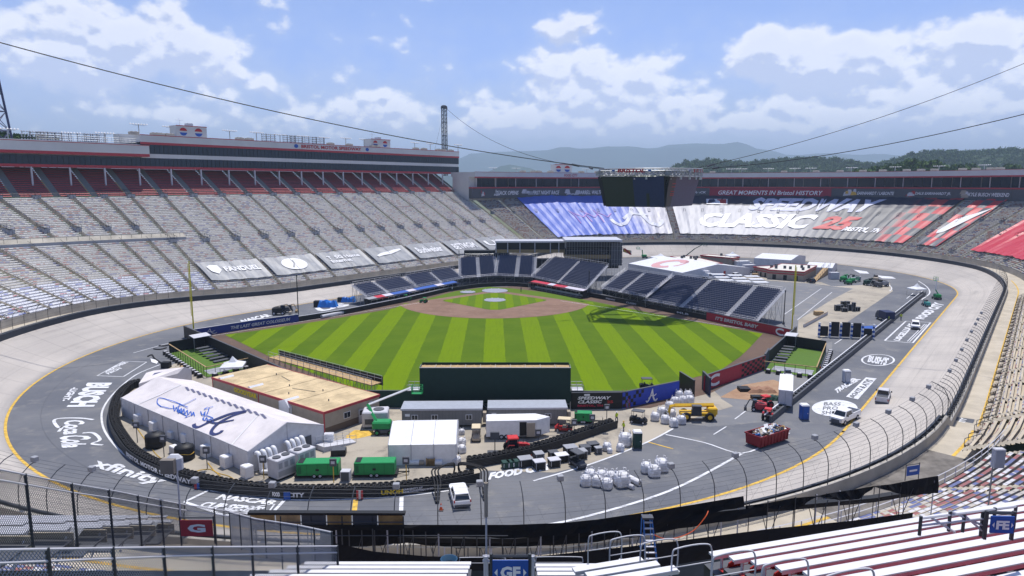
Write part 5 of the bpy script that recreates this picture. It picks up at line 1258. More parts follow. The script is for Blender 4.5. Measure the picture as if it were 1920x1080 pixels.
sg_=thing('sponsor_sign','yellow and red slanted sign beside the press box','sign',PD(1168,482,262));mb=MB('lgrey');a,b=PD(1168,476,262),PD(1184,470,262)
mb.solid([PD(1168,466,262),PD(1184,470,262),PD(1184,478,262),PD(1168,472,262)],[(0,1,2,3)]);mb.mat('yellow').solid([PD(1169,467,261.9),PD(1182,470,261.9),PD(1182,476,261.9),PD(1169,472,261.9)],[(0,1,2,3)]);mb.mat('red').solid([PD(1168,465,261.8),PD(1173,466,261.8),PD(1185,477,261.8),PD(1181,478,261.8)],[(0,1,2,3)]);mb.obj('panel',sg_,world=True)
y0=103.6;xl,xr=PD(787,720,y0).x,PD(1070,720,y0).x;ztp,zbt=HZ(0,y0,690),HZ(0,y0,754)
be=thing('batters_eye','huge dark green batters eye wall with open plywood lined top','batters eye',(xl,y0,0));W_=xr-xl
mb=MB(flat('eye_green',(.010,.032,.026),.75,bump=.08,bscale=.3));mb.box(0,0,zbt,W_,.12,ztp);mb.box(0,.12,zbt,.12,2.5,ztp);mb.box(W_-.12,.12,zbt,W_,2.5,ztp);mb.box(.12,2.4,.2,W_-.12,2.5,ztp+.25);mb.obj('green_panel',be)
mb=MB('wood');mb.box(.12,.14,ztp-.22,W_-.12,2.38,ztp-.14)
for k in range(9):mb.box(.5+k*W_/9,.14,ztp-.135,.6+k*W_/9,2.38,ztp-.07)
mb.obj('plywood_deck',be)
mb=MB('steel')
mb.box(0,-.02,ztp,W_,.12,ztp+.08)
for k in range(11):x=k*W_/10;mb.tube((x,.3,0),(x,.3,zbt),.07,4);mb.tube((x,2.2,0),(x,2.2,ztp),.07,4);mb.tube((x,.3,zbt-.1),(min(W_,x+1.2),.3,.4),.05,3);mb.box(x-.04,.12,ztp-.1,x+.04,2.4,ztp)
mb.tube((0,.3,zbt-.4),(W_,.3,zbt-.4),.05,4);mb.obj('steel_frame',be)
for x_,lb in((763,'left'),(1072,'right')):
 a=PD(x_,715,105.5);b=PD(x_+22,715,105.5);zc=HZ(0,105.5,716);th=thing('wing_platform','small grey railed platform on the %s side of the batters eye'%lb,'platform',(a.x,105.5,2.8));mb=MB('lgrey')
 mb.box(0,0,.0,b.x-a.x,2.0,.12);mb.obj('deck',th);mb=MB('steel')
 for x in(0,(b.x-a.x)/2,b.x-a.x):mb.tube((x,0,0),(x,0,1.0),.04,4);mb.tube((x,2,0),(x,2,1),.04,4);mb.tube((x,1,-2.8),(x,1,0),.05,4)
 for z in(.5,1.0):mb.tube((0,0,z),(b.x-a.x,0,z),.04,4);mb.tube((0,2,z),(b.x-a.x,2,z),.04,4)
 mb.obj('railing',th)
def bullpen(label,c4,shade,hb=2.4,rail_m='wood',flip=False):
 "c4 = near-left, near-right, far-right, far-left ground corners"
 th=thing('bullpen',label,'bullpen',c4[0]);nl,nr_,fr_,fl_=c4
 mb=MB('turf2');mb.face([p+Vector((0,0,.08))for p in c4]);mb.obj('turf',th,world=True)
 mb=MB('black');
 def wal(a,b,h):d=(b-a).normalized();n=Vector((-d.y,d.x,0))*.08;hz_=Vector((0,0,h));mb.solid([a-n,b-n,b+n,a+n,a-n+hz_,b-n+hz_,b+n+hz_,a+n+hz_],[(0,1,5,4),(1,2,6,5),(2,3,7,6),(3,0,4,7),(4,5,6,7)])
 wal(fl_,fr_,hb)
 mb.obj('back_wall',th,world=True)
 def rail(a,b):
  mb2=MB('black');n=max(2,int((b-a).length/1.6))
  for i in range(n+1):p=a.lerp(b,i/n);mb2 .tube(p,p+Vector((0,0,1.9)),.05,4)
  for i in range(n):
   for h in(.5,1.1):mb2 .tube(a.lerp(b,i/n)+Vector((0,0,h)),a.lerp(b,(i+1)/n)+Vector((0,0,h)),.02,3)
  mb2 .obj('fence_posts',th,world=True);mb2=MB('wood');d=(b-a).normalized();n=Vector((-d.y,d.x,0))*.09;z0_,z1_=Vector((0,0,1.9)),Vector((0,0,2.02))
  mb2 .solid([a-n+z0_,b-n+z0_,b+n+z0_,a+n+z0_,a-n+z1_,b-n+z1_,b+n+z1_,a+n+z1_],[(3,2,1,0),(4,5,6,7),(0,1,5,4),(1,2,6,5),(2,3,7,6),(3,0,4,7)]);mb2 .obj('timber_rail',th,world=True)
  m3_=MB('dgrey');out=Vector((d.y,-d.x,0))*1.0
  mid=(c4[0]+c4[2])/2
  if(a+out-mid).length<(a-mid).length:out=-out
  k_=int((b-a).length/1.7)
  for i in range(k_):
   p=a.lerp(b,(i+.5)/k_)+out;ob=MB('black');ob.bevbox(-.45,-.45,0,.45,.45,.7,.08);o_=ob.obj('ballast_block',th);o_.location=p-Vector(th.location);o_.rotation_euler=(0,0,math.atan2(d.y,d.x))
   cp_=MB('lgrey');cp_.box(-.3,-.3,.7,.3,.3,.78);q_=cp_.obj('cap',o_)
 rail(nl,nr_);rail(nl,fl_)if not flip else rail(nr_,fr_)
 u_=(nr_-nl);v_=(fl_-nl)
 mb=MB('grey');f_=(lambda x,y,z:nl+u_*x+v_*y+Vector((0,0,z)))
 mb.solid([f_(.12,.06,.1),f_(.9,.06,.1),f_(.9,.2,.1),f_(.12,.2,.1)],[(0,1,2,3)]);mb.obj('grey_mat',th,world=True)
 s0,s1_,t0_,t1_=shade
 mb=MB('lgrey');mb.solid([f_(s0,t0_,2.9),f_(s1_,t0_,2.9),f_(s1_,t1_,3.0),f_(s0,t1_,3.0),f_(s0,t0_,2.98),f_(s1_,t0_,2.98),f_(s1_,t1_,3.08),f_(s0,t1_,3.08)],[(3,2,1,0),(4,5,6,7),(0,1,5,4),(1,2,6,5),(2,3,7,6),(3,0,4,7)]);mb.obj('shade_roof',th,world=True)
 mb=MB('steel')
 for x,y in((s0,t0_),(s1_,t0_),(s1_,t1_),(s0,t1_)):mb.tube(f_(x,y,0),f_(x,y,2.9),.05,4)
 mb.obj('roof_posts',th,world=True)
 mb=MB('dgrey')
 for k in range(6):
  y=t0_+(t1_-t0_)*0-.02-k*.09*(1 if not flip else 1);x0_,x1_=(s0,s1_);c_=[f_(x0_,y,.35+.3*(5-k)*.4),f_(x1_,y,.35+.3*(5-k)*.4),f_(x1_,y-.05,.35+.3*(5-k)*.4),f_(x0_,y-.05,.35+.3*(5-k)*.4)];mb.solid(c_+[q_-Vector((0,0,.12))for q_ in c_],[(0,1,2,3),(4,7,6,5),(0,4,5,1),(2,6,7,3)])
 mb.obj('tiered_bench',th,world=True)
 return th
bullpen('left bullpen with bright turf, timber rails and black tiered bench',[P(388,708),P(466,690),P(398,648),P(318,662)],(.52,.98,.86,1.0))
bullpen('right bullpen with bright turf, timber rails and teal bench',[P(1432,696),P(1530,708),P(1548,660),P(1472,648)],(.02,.28,.86,1.0),flip=True)
#  INFIELD BUILDINGS, VEHICLES, EQUIPMENT
def onplane(u,v,o,n,lift=.03):
 a=(u-960)/F;b=(540-v)/F;d=Vector((a,cT+b*sT,-sT+b*cT));c_=Vector((0,0,CH))
 t=(o-c_).dot(n)/d.dot(n);return c_+d*t+n*lift
def pstroke(mb,pts,w,o,n,k=4):
 q=[onplane(u,v,o,n)for u,v in pts];q=smooth(q,k)if k>1 else q;A,B=[],[]
 for i,p in enumerate(q):
  d=(q[min(i+1,len(q)-1)]-q[max(i-1,0)]).normalized();s_=d.cross(n)*w*.5*(1 if not isinstance(w,tuple)else 1)
  A.append(p-s_);B.append(p+s_)
 for i in range(len(q)-1):mb.solid([A[i],A[i+1],B[i+1],B[i]],[(0,1,2,3)])
UPV=Vector((0,0,1))
th,L=base('tyre_building','long tan building with flat plywood coloured roof, red trim and yellow GOODYEAR letters','building',401,744.5,609,816)
Dp=(P(709,779)-P(609,816)).length;hB=3.4
mb=MB('tan');mb.box(0,0,0,L,Dp,hB-.25);mb.obj('wall',th)
mb=MB(mat('ply_roof',(.54,.42,.25),.85,var=.22,scale=.35,bump=.1));rmat=mb.ms[0]
for k in range(12):mb=MB(rmat);zz=hB+.02+.012*(k%3);mb.box(-.05+(L+.1)*k/12,-.05,hB-.1,-.05+(L+.1)*(k+1)/12-.07,Dp+.05,zz);mb.obj('roof_panel',th)
mb=MB('redtrim');mb.box(-.12,-.14,hB-.3,L+.12,-.02,hB+.06);mb.box(L+.02,-.02,hB-.3,L+.14,Dp,hB+.06);mb.box(-.12,Dp,hB-.3,L+.14,Dp+.1,hB+.06);mb.box(L-.06,-.08,0,L+.08,.06,hB-.3);mb.box(L*.45,-.08,0,L*.45+.12,-.0,hB-.3);mb.box(-.08,-.08,0,.06,.05,hB-.3);mb.obj('red_trim',th)
mb=MB(flat('brown_base',(.14,.10,.075),.8));mb.box(L+.0,.1,0,L+.03,Dp-.1,1.0);mb.obj('wainscot',th)
for y0_,z0_,w_,h_ in((Dp*.34,1.5,1.1,.8),(Dp*.82,2.4,.3,.3)):
 mb=MB('white');mb.box(L+.03,y0_-.08,z0_-.08,L+.06,y0_+w_+.08,z0_+h_+.08);w0=mb.obj('window',th);mb=MB('glass');mb.box(L+.06,y0_,z0_,L+.075,y0_+w_/2-.03,z0_+h_);mb.box(L+.06,y0_+w_/2+.03,z0_,L+.075,y0_+w_,z0_+h_);mb.obj('pane',w0)
mb=MB('lgrey');mb.box(L+.03,Dp*.60,0,L+.08,Dp*.60+.95,2.1);d0=mb.obj('door',th);mb=MB('glass');mb.box(L+.08,Dp*.60+.2,1.2,L+.095,Dp*.60+.75,1.9);mb.obj('pane',d0)
mb=MB(flat('sign_yellow',(.70,.56,.02),.5));letter(mb,'GOODYEAR',(L*.22,-.06,2.15),(L*.44,-.06,2.15),(L*.22,-.06,2.95),.04,bold=.05);mb.obj('lettering',th)
mb=MB('dgrey')
for x,y in((.25,.7),(.5,.45),(.72,.6),(.88,.35),(.62,.2)):mb.tube((L*x,Dp*y,hB),(L*x,Dp*y,hB+.35),.08,6)
mb.tube((L*.3,Dp*.7,hB+.1),(L*.42,Dp*.62,hB+.1),.04,4);mb.tube((L*.55,Dp*.4,hB+.1),(L*.7,Dp*.5,hB+.1),.04,4);mb.obj('roof_pipes',th)
sw=thing('scaffold_walkway','steel railed walkway between the tan building roof and the left field wall','walkway',P(505,700))
a,b=P(505,700),P(698,757);up=Vector((0,0,3.1));dd=(b-a).normalized();nn=Vector((-dd.y,dd.x,0))
mb=MB('wood');mb.solid([a+up,b+up,b+up+nn*2.2,a+up+nn*2.2,a+up-UPV*.15,b+up-UPV*.15,b+up+nn*2.2-UPV*.15,a+up+nn*2.2-UPV*.15],[(0,1,2,3),(7,6,5,4),(4,5,1,0),(6,7,3,2)]);mb.obj('deck',sw,world=True)
mb=MB('black');mb.solid([a+up+nn*2.35-UPV*.6,b+up+nn*2.35-UPV*.6,b+up+nn*2.35+UPV*.9,a+up+nn*2.35+UPV*.9,a+up+nn*2.42-UPV*.6,b+up+nn*2.42-UPV*.6,b+up+nn*2.42+UPV*.9,a+up+nn*2.42+UPV*.9],[(0,1,2,3),(7,6,5,4),(3,2,6,7)]);mb.obj('black_screen',sw,world=True)
mb=MB('steel');n=16
for i in range(n+1):
 p=a.lerp(b,i/n)
 for q in(p,p+nn*2.2):mb.tube(q,q+up+UPV*1.1,.045,4)
 if i<n:
  q=a.lerp(b,(i+1)/n)
  for h in(.55,1.1):mb.tube(p+up+UPV*h+nn*2.2,q+up+UPV*h+nn*2.2,.035,3);mb.tube(p+up+UPV*h,q+up+UPV*h,.035,3)
  mb.tube(p,q+up,.035,3)
mb.obj('scaffold_frame',sw,world=True)
C0,CL,CR=P(467,888),P(230,779.5),P(607.5,834)
eh=2.85;apx=(C0+CR)/2;ah=HZ(apx.x,apx.y,792);D_=CL-C0
pinkw=flat('tent_roof_white',(.68,.635,.635),.5,bump=.45,bscale=.7,var=.09,scale=.4)
th=thing('marquee','very long white marquee with blue signature and navy letter A on its roof','tent',C0)
e=[C0+UPV*eh,CR+UPV*eh,CR+D_+UPV*eh,CL+UPV*eh];r_=[apx+UPV*ah,apx+D_+UPV*ah]
NS=8
for k in range(NS):
 f0,f1=D_*(k/NS),D_*((k+1)/NS);mb=MB(pinkw);up=UPV*.0;sg=-UPV*.10
 for(q0,q1)in((e[0],r_[0]),(r_[0],e[1])):
  mm0=(q0+q1)/2+(f0+f1)/2+sg;m_a,m_b=(q0+q1)/2+f0,(q0+q1)/2+f1;h_=(f0+f1)/2
  P9=[q0+f0,q0+h_,q0+f1,m_a,mm0,m_b,q1+f0,q1+h_,q1+f1];mb.solid(P9,[(0,1,4,3),(1,2,5,4),(3,4,7,6),(4,5,8,7)])
 mb.obj('roof_panel',th,world=True)
mb=MB(flat('tent_wall_white',(.62,.62,.65),.5,bump=.1,bscale=1.5))
for k in range(NS):
 f0,f1=D_*(k/NS),D_*((k+1)/NS)-D_.normalized()*.06
 for q0 in(C0,CR):mb.face([q0+f0,q0+f1,q0+f1+UPV*eh,q0+f0+UPV*eh])
for f_ in(Vector(),D_):mb.face([C0+f_,CR+f_,CR+f_+UPV*eh,apx+f_+UPV*ah,C0+f_+UPV*eh])
mb.obj('side_wall',th,world=True)
mb=MB('lgrey')
for k in range(NS+1):p=C0+D_*(k/NS);o_=(C0-CR).normalized()*.05;mb.tube(p+o_,p+o_+UPV*eh,.05,4)
for p in(C0,CR,apx):hh_=ah if p is apx else eh;o_=-D_.normalized()*.06;mb.tube(p+o_,p+o_+UPV*hh_,.05,4)
mb.tube(e[0]-D_.normalized()*.06,r_[0]-D_.normalized()*.06,.08,5);mb.tube(e[1]-D_.normalized()*.06,r_[0]-D_.normalized()*.06,.08,5);mb.tube(e[0],e[3],.07,5);mb.obj('frame',th,world=True)
pn=(r_[0]-e[0]).cross(D_).normalized();pn=pn if pn.z>0 else-pn
mb=MB(flat('ink_blue',(.03,.12,.52),.5));o_=e[0]+pn*.04
Z2=lambda x,y:(240+x/4,670+y/4)
for c_ in([(250,370),(220,345),(225,310),(250,305),(340,330),(400,355),(450,375)],[(512,308),(450,340),(390,365),(330,385),(270,372),(240,368)],[(340,360),(350,405),(365,375),(380,420),(400,380),(405,415),(420,385),(425,425),(445,395),(450,435),(470,405),(480,440),(490,410),(500,440)],[(600,372),(570,390),(640,368)],[(610,375),(600,410),(590,430)],[(545,405),(560,435),(580,405),(570,450),(560,470)],[(560,430),(600,440),(640,460),(590,470),(575,475)],[(560,455),(575,475),(590,450),(600,485),(620,460),(630,490),(645,470)],[(365,400),(440,440),(425,455),(500,425)],[(390,345),(380,390),(420,430)]):
 pstroke(mb,[Z2(*q)for q in c_],.13,o_,pn,3)
mb.obj('signature',th,world=True)
mb=MB(flat('tent_navy',(.035,.045,.14),.5))
pstroke(mb,[Z2(*q)for q in((495,500),(500,520),(530,523),(590,495),(680,455),(780,420),(890,405))],.5,o_,pn);pstroke(mb,[Z2(*q)for q in((885,406),(780,440),(690,485),(640,530),(625,565),(650,578),(690,565),(708,548))],.5,o_,pn);pstroke(mb,[Z2(*q)for q in((590,480),(660,492),(730,482),(795,470))],.3,o_,pn)
mb.obj('script_letter',th,world=True)
pn2=(e[1]-r_[0]).cross(D_).normalized();pn2=pn2 if pn2 .z>0 else-pn2
mb=MB(flat('tent_mark_blue',(.14,.14,.22),.5))  # dark blue marks in a row along the ridge
ps=(r_[0]-e[0])
for k in range(13):
 a0=1.0;x=.26+.048*k;b_=e[0]+D_*(1-x);w=.012+.006*math.sin(k*.5)
 mb.solid([b_+ps*.97+pn*.06,b_+ps*.90+pn*.06-D_*.045,b_+ps*.93+pn*.06-D_*.055,b_+ps*1.0+pn*.06-D_*.012],[(0,1,2,3)])
mb.obj('ridge_marks',th,world=True)
mb=MB('white')
for x0,x1 in((.10,.17),(.84,.78)):a=e[0]+D_*x0+pn*.05;b=r_[0]+D_*x1+pn*.05;w=D_*.006;mb.solid([a,a+w,b+w,b],[(0,1,2,3)])
mb.obj('white_stripes',th,world=True)
mb=MB('dgrey');
q=CR.lerp(C0,.18)-D_.normalized()*.08;g2=(C0-CR).normalized();mb.solid([q,q+g2*1.0,q+g2*1.0+UPV*2.1,q+UPV*2.1],[(0,1,2,3)]);mb.obj('door',th,world=True)
a=P(262,745);th=thing('small_tent','low white tent end with a dark blue stripe behind the marquee','tent',a);pa,pb_2,pc,pd=P(262,742),P(335,722),P(360,712),P(290,716)
mb=MB(pinkw);h1=UPV*2.1;mb.solid([pa,pb_2,pc,pd,pa+h1,pb_2+h1,pc+h1,pd+h1,(pa+pd)/2+h1*1.35,(pb_2+pc)/2+h1*1.35],[(0,1,5,4),(1,2,6,9,5),(2,3,7,6),(3,0,4,8,7),(4,5,9,8),(7,8,9,6)]);mb.obj('canopy',th,world=True)
mb=MB(MATS['tent_navy']);n_=((pb_2-pa).cross((pa+pd)/2+h1*1.35-pa-h1)).normalized();f_=lambda x,y:(pa+h1).lerp(pb_2+h1,x).lerp(((pa+pd)/2+h1*1.35).lerp((pb_2+pc)/2+h1*1.35,x),y)+UPV*.05
mb.solid([f_(.2,.15),f_(.5,.15),f_(.55,.8),f_(.25,.8)],[(0,1,2,3)]);mb.obj('blue_mark',th,world=True)
for u,v,lab in((424,745,'left'),(479,763,'middle'),(545,790,'right')):
 p=P(u,v);th=thing('duct_canopy','white angular vinyl canopy between marquee and tan building, %s one'%lab,'canopy',p,math.atan2(-D_.y,-D_.x),'white canopies between marquee and building')
 mb=MB('vinyl');mb.prism([(-1.3,0),(1.3,0),(1.3,2.6),(.2,3.7),(-1.3,3.2)],-1,1.4);mb.obj('canopy',th);mb=MB('steel');mb.tube((-1.3,-1.02,0),(-1.3,-1.02,3.2),.05);mb.tube((1.3,-1.02,0),(1.3,-1.02,2.6),.05);mb.obj('frame',th)
th,L=base('square_tent','bright white three bay frame tent in the middle of the compound','tent',729,873,856,871)
for k in range(3):
 x0,x1=k*L/3+.03,(k+1)*L/3-.03;mb=MB('vinyl');mb.solid([(x0,-.1,2.75),(x1,-.1,2.75),(x1,4.5,4.25),(x0,4.5,4.25),(x1,9.1,2.75),(x0,9.1,2.75),((x0+x1)/2,2.2,3.36)],[(0,1,6),(1,2,6),(2,3,6),(3,0,6),(3,2,4,5)]);mb.obj('roof_panel',th)
 mb=MB('vinyl');mb.box(x0,0,0,x1,.06,2.74);mb.obj('side_wall',th)
mb=MB('vinyl');mb.prism([(0,0)]*0+[(0,0),(.06,0),(.06,2.7),(0,2.7)],.1,9);
mb.solid([(L,0,0),(L,9,0),(L,9,2.75),(L,4.5,4.2),(L,0,2.75)],[(0,1,2,3,4)]);mb.obj('end_wall',th)
mb=MB('lgrey');
for k in range(4):mb.tube((k*L/3,-.05,0),(k*L/3,-.05,2.78),.05,4);mb.tube((k*L/3,-.1,2.78),(k*L/3,4.5,4.28),.05,4)
mb.obj('frame',th)
def wheels(th,pts,r,w,hub='lgrey'):
 for x,y in pts:
  mb=MB('rubber');mb.wheel(x,y,r,r,w,14);o=mb.obj('wheel',th);mb=MB(hub);mb.wheel(x,y,r,r*.56,w+.04,8);mb.obj('hub',o)
def pickup(label,loc,rz,cab='white',L=6.2,kind='truck',cat='pickup truck',bed=True,group=None):
 th=thing('pickup_truck' if bed else 'sport_utility_car',label,cat,loc,rz,group);h=.95;W2=.98;m=cab
 mb=MB(m);x0,x1=-L/2,L/2
 low=lambda z,ins:[(x0+ins,-W2+ins*.6,z),(x1-.25-ins,-W2+ins*.6,z),(x1-ins*1.2,-W2*.75,z),(x1-ins*1.2,W2*.75,z),(x1-.25-ins,W2-ins*.6,z),(x0+ins,W2-ins*.6,z)]
 if bed:
  xc=x0+L*.42
  mb.loft([low(.48,.05),low(.85,0),low(1.18,.03)],True,False)
  mb.solid([(xc,-W2+.02,1.18),(x1-.25,-W2+.05,1.18),(x1-.05,-W2*.72,1.14),(x1-.05,W2*.72,1.14),(x1-.25,W2-.05,1.18),(xc,W2-.02,1.18)],[(0,1,2,3,4,5)])
  mb.obj('body',th);mb=MB(m);mb.box(x0+.03,-W2+.03,1.1,xc,-W2+.13,1.36);mb.box(x0+.03,W2-.13,1.1,xc,W2-.03,1.36);mb.box(x0+.03,-W2+.13,.8,x0+.12,W2-.13,1.36);mb.obj('bed_side',th)
  mb=MB('dgrey');mb.box(x0+.12,-W2+.13,.8,xc,W2-.13,1.19);mb.obj('bed_liner',th)
  cx0,cx1,cx2,cx3=xc,xc+.12,xc+L*.30,xc+L*.40;top=1.92
 else:
  mb.loft([low(.35,.05),low(.7,0),low(1.02,.04)],True,True);mb.obj('body',th)
  cx0,cx1,cx2,cx3=x0+.06,x0+.55,x0+L*.56,x0+L*.72;top=1.68
 zb0=1.17 if bed else 1.0
 mb=MB(m);mb.loft([[(cx0,-W2+.06,zb0),(cx3,-W2+.06,zb0),(cx3,W2-.06,zb0),(cx0,W2-.06,zb0)],[(cx1,-W2+.22,top),(cx2,-W2+.22,top),(cx2,W2-.22,top),(cx1,W2-.22,top)],[(cx1+.1,-W2+.32,top+.05),(cx2-.1,-W2+.32,top+.05),(cx2-.1,W2-.32,top+.05),(cx1+.1,W2-.32,top+.05)]],False,True);mb.obj('cab',th)
 def q(x,f_):return None
 lerp=lambda a,b,t:a+(b-a)*t
 for s_ in(-1,1):
  mb=MB('glass');f0,f1=.12,.88;g=[]
  for fx,fz in((.08,f0),(.90,f0),(.86,f1),(.14,f1)):
   z=lerp(zb0,top,fz);xa,xb=lerp(cx0,cx1,fz),lerp(cx3,cx2,fz);y=lerp(W2-.06,W2-.22,fz)+.012;g.append((lerp(xa,xb,fx),s_*y,z))
  mb.solid(g,[(0,1,2,3)]);mb.obj('side_window',th)
 for(xa,xb,sx,nm)in((cx3,cx2,1,'windscreen'),(cx0,cx1,-1,'rear_window')):
  mb=MB('glass');mb.solid([(lerp(xa,xb,fz)+.012*sx,y*lerp(W2-.14,W2-.30,fz),lerp(zb0,top,fz))for y,fz in((-1,.1),(1,.1),(1,.9),(-1,.9))],[(0,1,2,3)]);mb.obj(nm,th)
 mb=MB('dgrey');mb.box(x1-.06,-.6,.55 if bed else.45,x1+.02,.6,.95 if bed else.75);mb.obj('grille',th)
 mb=MB('dgrey');mb.box(x0-.08,-W2+.1,.42,x0+.03,W2-.1,.62);mb.box(x1-.1,-W2+.12,.38,x1+.06,W2-.12,.55);mb.obj('bumper',th)
 for s_ in(-1,1):
  mb=MB('chrome');mb.box(x1-.22,s_*.78-.14,.8,x1-.02,s_*.78+.14,.98);mb.obj('headlight',th)
  mb=MB('redglow');mb.box(x0-.02,s_*.9-.07,.85,x0+.06,s_*.9+.07,1.15);mb.obj('tail_light',th)
  mb=MB('black');mb.box(cx3-.5,s_*(W2+.12)-.1,zb0+.1,cx3-.35,s_*(W2+.12)+.1,zb0+.32);mb.obj('mirror',th)
 wheels(th,[(x0+1.15,-W2+.1),(x0+1.15,W2-.1),(x1-1.05,-W2+.1),(x1-1.05,W2-.1)],.42 if bed else.36,.28)
 return th
def hd(u0,v0,u1,v1):a,b=P(u0,v0),P(u1,v1);return math.atan2(b.y-a.y,b.x-a.x)
pickup('white crew cab pickup with sunroof parked nose towards the camera on the grey track',P(1584,789),hd(1620,770,1560,797));pickup('silver white pickup seen from behind on the concrete banking',P(1655,752),hd(1655,757,1662,735),'lgrey',L=5.6)
pickup('white sport utility car seen from behind inside the black hoops by the tyre wall',P(862,938),hd(866,948,856,915),'white',L=4.8,bed=False,cat='car')
pickup('white van like pickup parked on the white outlined lettering of the far track',P(1716,615),hd(1716,605,1717,618),'white',L=5.4,bed=False,cat='van')
def cart(label,loc,rz,body='red',roof='tancanvas',cat='golf cart'):
 th=thing('utility_cart',label,cat,loc,rz);mb=MB(body);mb.loft([[(x,y,z)for x,y in((-1.25,-.6),(1.15,-.6),(1.3,-.35),(1.3,.35),(1.15,.6),(-1.25,.6))]for z in(.3,.62)],True,True);mb.loft([[(x,y,.62)for x,y in((.7,-.58),(1.25,-.4),(1.25,.4),(.7,.58))],[(x,y,.95)for x,y in((.75,-.5),(.95,-.35),(.95,.35),(.75,.5))]],False,True);mb.obj('body',th)
 mb=MB('tan' if roof=='tancanvas' else 'black');mb.bevbox(-.35,-.52,.62,.2,.52,.78,.04);mb.bevbox(-.5,-.52,.75,-.35,.52,1.15,.04);mb.obj('seat',th)
 mb=MB(roof);mb.bevbox(-1.0,-.62,1.85,.85,.62,1.97,.05);mb.obj('roof',th)
 mb=MB('dsteel');
 for x,y in((-.95,-.56),(-.95,.56),(.8,-.52),(.8,.52)):mb.tube((x,y,.6),(x*.95,y,1.86),.03,4)
 mb.tube((.55,.2,.8),(.35,.2,1.1),.03,4);mb.obj('frame',th);mb=MB('black');mb.box(-1.25,-.55,.62,-.6,.55,.9);mb.obj('cargo_box',th);wheels(th,[(-.85,-.55),(-.85,.55),(.85,-.55),(.85,.55)],.28,.2);return th
cart('tan golf cart facing the camera between the tents',P(893,824),R(-88),'tan');cart('dark red golf cart with cream roof by the grey office trailer',P(1057,808),R(170),'red')
cart('black utility cart with dark roof near the blue wall',P(1197,793),R(-25),'black','dgrey','utility vehicle');cart('black utility cart parked on the outfield grass behind the blue wall',P(1213,729),R(0),'black','dgrey','utility vehicle');cart('black and red utility cart among the dark crates on the track',P(1083,874),R(-60),'dgrey','dgrey','utility vehicle')
def tractor(label,loc,rz,col='red',cabin=True,scale=1.0):
 th=thing('tractor',label,'tractor',loc,rz);mb=MB(col);mb.loft([[(x,-.35,.9),(x,.35,.9),(x,.32,h),(x,-.32,h)]for x,h in((.3,1.55),(1.5,1.45),(1.95,1.25))],True,True);mb.obj('bonnet',th)
 mb=MB('dgrey');mb.box(-.9,-.3,.6,1.7,.3,.95);mb.obj('chassis',th)
 if cabin:
  mb=MB('glass');mb.loft([[(-.95,-.55,1.0),(.35,-.55,1.0),(.35,.55,1.0),(-.95,.55,1.0)],[(-.85,-.6,2.2),(.2,-.6,2.2),(.2,.6,2.2),(-.85,.6,2.2)]],True,True);mb.obj('cab_glass',th)
 mb=MB(flat('bright_red',(.55,.03,.03),.45)if col=='red' else col);mb.bevbox(-1.05,-.7,2.2,.4,.7,2.42,.08);mb.obj('roof',th)
 mb=MB(col)
 for s_ in(-1,1):mb.loft([[(-1.35,s_*.85-.2,1.1),(-1.35,s_*.85+.2,1.1)],[(-.9,s_*.85-.2,1.6),(-.9,s_*.85+.2,1.6)],[(-.2,s_*.85-.2,1.55),(-.2,s_*.85+.2,1.55)]],closed=False)
 mb.obj('mudguard',th);mb=MB('dsteel');
 for x,y in((-.95,-.6),(-.95,.6),(.35,-.6),(.35,.6)):mb.tube((x,y,.9),(x,y,2.22),.04,4)
 mb.tube((1.1,.2,1.4),(1.1,.2,2.1),.05,5);mb.obj('frame',th)
 wheels(th,[(-.75,-.85),(-.75,.85)],.75,.42,col);wheels(th,[(1.35,-.7),(1.35,.7)],.45,.3,col);th.scale=(scale,)*3;return th
tractor('red cab tractor with bright red roof beside the black tyre wall',P(966,851),R(8));tractor('small red tractor with loader by the white box trailer',P(1432,765),R(200),'red',False,.85);tractor('little red tractor parked at the end of the pit wall',P(1440,786),R(60),'red',False,.75)
tractor('green mower tractor on the grass by the left dugout',P(762,564),R(10),'green',False,.8);tractor('small green mower at the third base dirt edge',P(795,568),R(170),'green',False,.7)
th=thing('telehandler','yellow telescopic handler standing among the white bulk bags','telehandler',P(1304,786),R(-3));ye=flat('machine_yellow',(.70,.42,.02),.45)
mb=MB(ye);mb.bevbox(-2.4,-.75,.7,2.9,.75,1.25,.1);mb.bevbox(1.7,-.8,1.0,3.1,.8,2.0,.15);mb.obj('chassis',th)
mb=MB(ye);mb.tube((2.7,.3,2.2),(-3.2,.1,2.1),.30,4);mb.tube((-3.2,.1,2.1),(-3.9,.1,1.9),.24,4);mb.tube((-3.8,.1,2.0),(-4.1,.1,.6),.2,4);mb.obj('boom',th)
mb=MB('glass');mb.loft([[(-.9,-1.1,.9),(.7,-1.1,.9),(.7,-.3,.9),(-.9,-.3,.9)],[(-.6,-1.05,2.3),(.6,-1.05,2.3),(.6,-.3,2.3),(-.6,-.3,2.3)]],True,True);mb.obj('cab_glass',th);mb=MB('dgrey');mb.bevbox(-.75,-1.15,2.3,.7,-.25,2.42,.04)
for x in(-.85,.65):mb.tube((x,-1.1,.9),(x*.85,-1.05,2.3),.05,4)
mb.obj('cab_frame',th);mb=MB('dsteel');mb.box(-4.5,-.5,.15,-4.1,.7,1.0);mb.box(-5.4,-.35,.12,-4.3,-.2,.2);mb.box(-5.4,.4,.12,-4.3,.55,.2);mb.obj('forks',th);wheels(th,[(-1.6,-.95),(-1.6,.95),(1.9,-.95),(1.9,.95)],.68,.42,ye)
